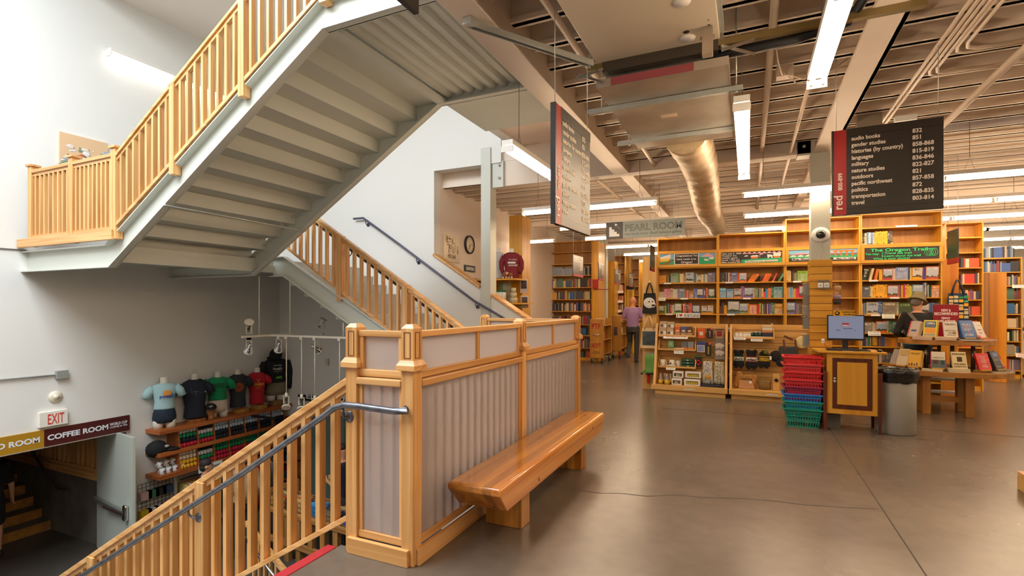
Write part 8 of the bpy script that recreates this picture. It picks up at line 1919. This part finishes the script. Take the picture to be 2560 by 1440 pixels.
def person(label, loc, yaw, top, trouser, hgt=1.75, sleeves='long', hair=None, arms=None, legs=None, lean=0.0, head_turn=0.0, head_down=0.0, shorts=False, shoe='1c1a1a', skin=None, top_len=.90):
    root = thing('person', label, 'person', loc, yaw); s = hgt/1.75; sk = skin or SKIN
    S = lambda x, y, z: V(x*s, y*s+lean*max(0, z-.9)*s, z*s)
    L = legs or [((.09, 0, .92), (.10, .03, .50), (.10, -.01, .085)), ((-.09, 0, .92), (-.10, .03, .50), (-.10, -.01, .085))]
    A = arms or [((.185, 0, 1.42), (.25, -.03, 1.14), (.26, .08, .90), (0, .2, -1)), ((-.185, 0, 1.42), (-.25, -.03, 1.14), (-.26, .08, .90), (0, .2, -1))]
    b = MB()
    # trunk, neck, head
    for z, rx, ry in (): pass
    T = [(.86, .15, .10), (.95, .165, .11), (1.06, .145, .10), (1.20, .155, .11), (1.34, .175, .11), (1.43, .165, .085), (1.485, .07, .065)]
    b.loft([[S(math.cos(t)*rx, math.sin(t)*ry, z) for t in [2*math.pi*k/20 for k in range(20)]] for z, rx, ry in T])
    hc = S(0, .02, 1.635); Rh = Matrix.Rotation(head_turn, 3, 'Z') @ Matrix.Rotation(-head_down, 3, 'X'); H = lambda x, y, z: hc+Rh @ V(x*s, y*s, z*s)
    b.tube([S(0, 0, 1.44), S(0, .005, 1.50), H(0, -.01, -.05)], [.062*s, .055*s, .055*s], 14)
    prof = [(.02, -.115), (.045, -.105), (.062, -.07), (.072, -.02), (.076, .03), (.07, .075), (.045, .105), (.001, .115)]
    b.loft([[H(math.cos(t)*r, math.sin(t)*r*1.2+(.012 if z < -.05 else 0), z) for t in [2*math.pi*k/20 for k in range(20)]] for r, z in prof])
    b.loft([[H(x*w, .088+d, z) for x in (-1, 1)]+[H(x*w, .07, z) for x in (1, -1)] for w, d, z in ((.008, .0, .03), (.011, .012, .0), (.016, .022, -.022), (.012, .004, -.034))])
    for sd in (-1, 1): b.ball(H(sd*.076, -.005, -.005), .026*s, sx=.4, sz=1.15)
    b.ball(H(0, .083, -.066), .02*s, sx=1.2, sz=.5)
    for a in A:
        p = [S(*q) for q in a[:3]]; limb(b, p, [.048*s, .040*s, .027*s]); limb(b, [p[0], p[0].lerp(p[1], .5)], [.052*s, .047*s])
        sd = 1 if a[0][0] > 0 else -1
        hand(b, p[2], a[3], V(-sd*.6, 1, .2) if a[3][2] < -.5 else V(0, 0, 1), .6)
    for l in L:
        p = [S(*q) for q in l]; limb(b, p, [.082*s, .056*s, .037*s]); limb(b, [p[1], p[1].lerp(p[2], .35)], [.053*s, .055*s])
        b.loft([[p[2]+V(x*.036, y, z) for x in (-1, 1) for z in ((-.075, -.02) if x < 0 else (-.02, -.075))] for y in (-.05, .0, .08, .15)])
    skin_mesh(b, 'body', sk, root, .0085, 3)
    # eyes and mouth
    m = MB(); [m.ball(H(sd*.03, .083, .012), .011*s, sz=.75, n=10) for sd in (-1, 1)]; m.build('eye', plain('eye_dark', '2a2018', .2), root, True)
    m = MB(); m.ball(H(0, .099, -.062), .02*s, sy=.25, sz=.22, n=10); m.build('mouth', plain('lip', '8a4a40', .5), root, True)
    # clothing
    g = .016
    c = MB(); TT = [(top_len, .168, .118)]+[(z, rx+g, ry+g) for z, rx, ry in T if z > top_len+.03 and z < 1.47]+[(1.475, .082, .078)]
    c.loft([[S(math.cos(t)*rx, math.sin(t)*ry, z) for t in [2*math.pi*k/20 for k in range(20)]] for z, rx, ry in TT])
    for a in A:
        p = [S(*q) for q in a[:3]]; p[0] = p[0]+V(-.02 if a[0][0] > 0 else .02, 0, 0)
        if sleeves == 'long': limb(c, p, [.068*s, .056*s, .040*s])
        else: limb(c, [p[0], p[0].lerp(p[1], .75)], [.07*s, .062*s])
    skin_mesh(c, 'shirt', top, root, .012, 5)
    c = MB(); c.loft([[S(math.cos(t)*rx, math.sin(t)*ry, z) for t in [2*math.pi*k/20 for k in range(20)]] for z, rx, ry in ((.80, .16, .115), (.90, .172, .122), (1.0, .158, .113))])
    for l in L:
        p = [S(*q) for q in l]
        if shorts: limb(c, [p[0], p[0].lerp(p[1], .85)], [.1*s, .085*s])
        else: limb(c, [p[0], p[1], p[2]+V(0, 0, .02)], [.098*s, .072*s, .058*s])
    skin_mesh(c, 'trousers', trouser, root, .012, 5)
    for l in L:
        q = S(*l[2]); MB().loft([[q+V(x*.046, y, z) for x, z in ((-1, -.083), (1, -.083), (1, zt_), (-1, zt_))] for y, zt_ in ((-.075, .0), (-.02, .02), (.05, -.01), (.13, -.035), (.17, -.05))]).build('shoe', plain('shoe_'+shoe, shoe, .5), root, True, bevel=.01)
    if hair:
        m = MB(); m.loft([[H(math.cos(t)*r, math.sin(t)*r*1.2-.012, z) for t in [2*math.pi*k/20 for k in range(20)]] for r, z in ((.074, .0 if hair[1] > .5 else .02), (.083, .035), (.078, .08), (.05, .115), (.001, .125))])
        if hair[1] > .5: m.ball(H(0, -.04, -.02), .075*s, sz=1.0)
        m.build('hair', hair[0], root, True)
    return root, H, S, s
GH = plain('grey_hair', '6a625a', .8, vary=.3, vscale=40); BH = plain('black_hair', '17130f', .7)
walk = [((.09, 0, .92), (.10, .06, .51), (.09, .04, .085)), ((-.09, 0, .92), (-.10, .16, .52), (-.10, -.14, .20))]
fold = [((.185, 0, 1.42), (.27, .0, 1.14), (.16, .20, 1.08), (-.7, .6, .1)), ((-.185, 0, 1.42), (-.27, .0, 1.14), (-.16, .20, 1.08), (.7, .6, .1))]
p = onz(1582, 905)
person('person in a lilac polo shirt and dark trousers walking away down the left aisle', (p.x, p.y, 0), .05, plain('lilac_shirt', '8d6f96', .85), plain('charcoal_trousers', '33302c', .85), 1.80, 'short', None, fold, walk, skin=plain('skin_pink', 'c4805e', .5), top_len=.93)
p = Vector((2.44, 10.08, 0))
r_, H, S, s = person('person in olive hat and black top browsing the shelves behind the display table', p, -.15, plain('black_jumper', '141313', .9), plain('navy_jeans', '171e2c', .9), 1.72, 'long', (GH, .6), fold, None, lean=.10, head_turn=-.5, head_down=.45, top_len=.98)
OL = plain('olive_hat', '6f6645', .85)
RH = Matrix.Rotation(-.5, 3, 'Z') @ Matrix.Rotation(-.45, 3, 'X')
m = MB(); m.lathe([(.132, -.02), (.128, -.01), (.10, .03), (.094, .05), (.088, .10), (.075, .125), (0, .128)], H(0, 0, .035), 28, R=RH, sy=1.15); m.build('hat', OL, r_, True)
m = MB(); m.bar(S(-.12, -.118, 1.47), S(.13, -.13, 1.10), .045, .012, up=(0, -1, 0)).bar(S(-.12, -.118, 1.47), S(-.1, .1, 1.46), .045, .012); m.build('bag_strap', plain('strap_grey', '6a625a', .7), r_, True)
MB().lathe([(.176*s, .955*s), (.18*s, .985*s), (.17*s, .99*s)], S(0, 0, 0)+V(0, .005, 0), 24, sy=.74).build('shirt_hem', plain('teal_hem', '3aa8a0', .8), r_, True)
# lower shop
p = V(-6.10, 6.55, ZL)
FLO = plain('floral_dark', '1a1c2c', .8, vary=.9, vscale=40)
r_, H, S, s = person('person with glasses and yellow wristband looking at hands in the lower shop', p, math.pi/2+.1, FLO, plain('grey_trousers', '3a3c42', .85), 1.76, 'short', (BH, .3), [((.185, 0, 1.42), (.23, .02, 1.14), (.12, .24, 1.12), (-.4, .8, .2)), ((-.185, 0, 1.42), (-.23, .02, 1.14), (-.10, .24, 1.15), (.4, .8, .2))], None, head_down=.35, top_len=.88)
m = MB(); m.tube([H(-.075, .0, .012), H(-.07, .075, .014)], .003, 5).tube([H(.075, .0, .012), H(.07, .075, .014)], .003, 5)
for sd in (-1, 1): m.tube([H(sd*.034+math.cos(t)*.027, .098, .010+math.sin(t)*.02) for t in [i*.524 for i in range(13)]], .003, 5)
m.build('glasses', plain('glasses_white', 'c8c4c0', .3), r_, True)
m = MB(); a0 = S(-.115, .20, 1.148); m.tube([a0, a0+V(.004, .016, .001)], .034, 14); m.build('wristband', plain('wrist_yellow', 'c8c020', .5), r_, True)
p = V(-7.45, 5.75, ZL)
r_, H, S, s = person('person in a beige jacket with back turned among the lower shelves', p, .9, plain('beige_jacket', 'a08a6c', .9), plain('dark_skirt', '1c1c20', .9), 1.66, 'long', (BH, .6), None, None)
m = MB(); m.ball(S(0, -.17, 1.18), .15, sy=.6, sz=1.35); m.build('backpack', plain('backpack_beige', '9a8464', .9), r_, True)
p = V(-7.82, 5.35, ZL)
person('person with dark hair and dark top beside the beige jacket', p, -.6, plain('dark_top', '26242a', .9), plain('teal_shorts', '2f4a4c', .9), 1.62, 'short', (BH, .6), None, None, shorts=True)
o = None
p = onx(648, 1160, -8.3)
root = thing('hanging_jacket', 'red jacket hanging in the lower shop behind the balusters', 'jacket', (-8.0, 7.0, -2.2)); q = ony(650, 1190, 7.0)
MB().loft([[V(q.x+a*k, 7.0+b*.05, q.z+z) for a, b in ((-1, -.6), (-.6, -1), (.6, -1), (1, -.6), (1, .6), (.6, 1), (-.6, 1), (-1, .6))] for z, k in ((-.55, .2), (-.2, .2), (.15, .19), (.25, .15), (.3, .05))]).build('jacket', mcol('a0101c'), root)
MB().tube([(q.x, 7.0, q.z+.3), (q.x, 7.0, ZL+1.9)], .004, 6).box(q.x-.4, q.x+.4, 6.98, 7.02, ZL+1.88, ZL+1.92).tube([(q.x-.38, 7.0, ZL), (q.x-.38, 7.0, ZL+1.9)], .015, 8).tube([(q.x+.38, 7.0, ZL), (q.x+.38, 7.0, ZL+1.9)], .015, 8).build('stand', BLACK, root)
p = onz(4, 1392, ZL)
person('person in dark clothes and shorts stepping in the dim passage at the left edge', (p.x-.12, p.y-.10, ZL), 1.2, plain('dim_black_top', '101012', .9), plain('dim_black_shorts', '121216', .9), 1.74, 'short', (BH, .4), None, None, shorts=True)
p = atd(2578, 11.2)
person('person in a pale lilac top and red skirt at the right edge', (p.x, p.y, 0), 1.0, plain('pale_lilac', '9a94b0', .85), plain('red_skirt', '8a1424', .85), 1.66, 'long', (BH, .6), fold, None)
bpy.context.view_layer.update()
for o, wd in FITS:
    if wd and o.dimensions.x > 1e-6:
        k = wd/o.dimensions.x
        o.scale.x *= k

# lettering becomes plain mesh
dg = bpy.context.evaluated_depsgraph_get()
for o, wd in FITS:
    me = bpy.data.meshes.new_from_object(o.evaluated_get(dg)); me.name = o.name
    n = bpy.data.objects.new('tmp', me); COL.objects.link(n); n.parent = o.parent; n.matrix_local = o.matrix_local.copy()
    nm = o.name.split('.')[0]; bpy.data.objects.remove(o); n.name = nm
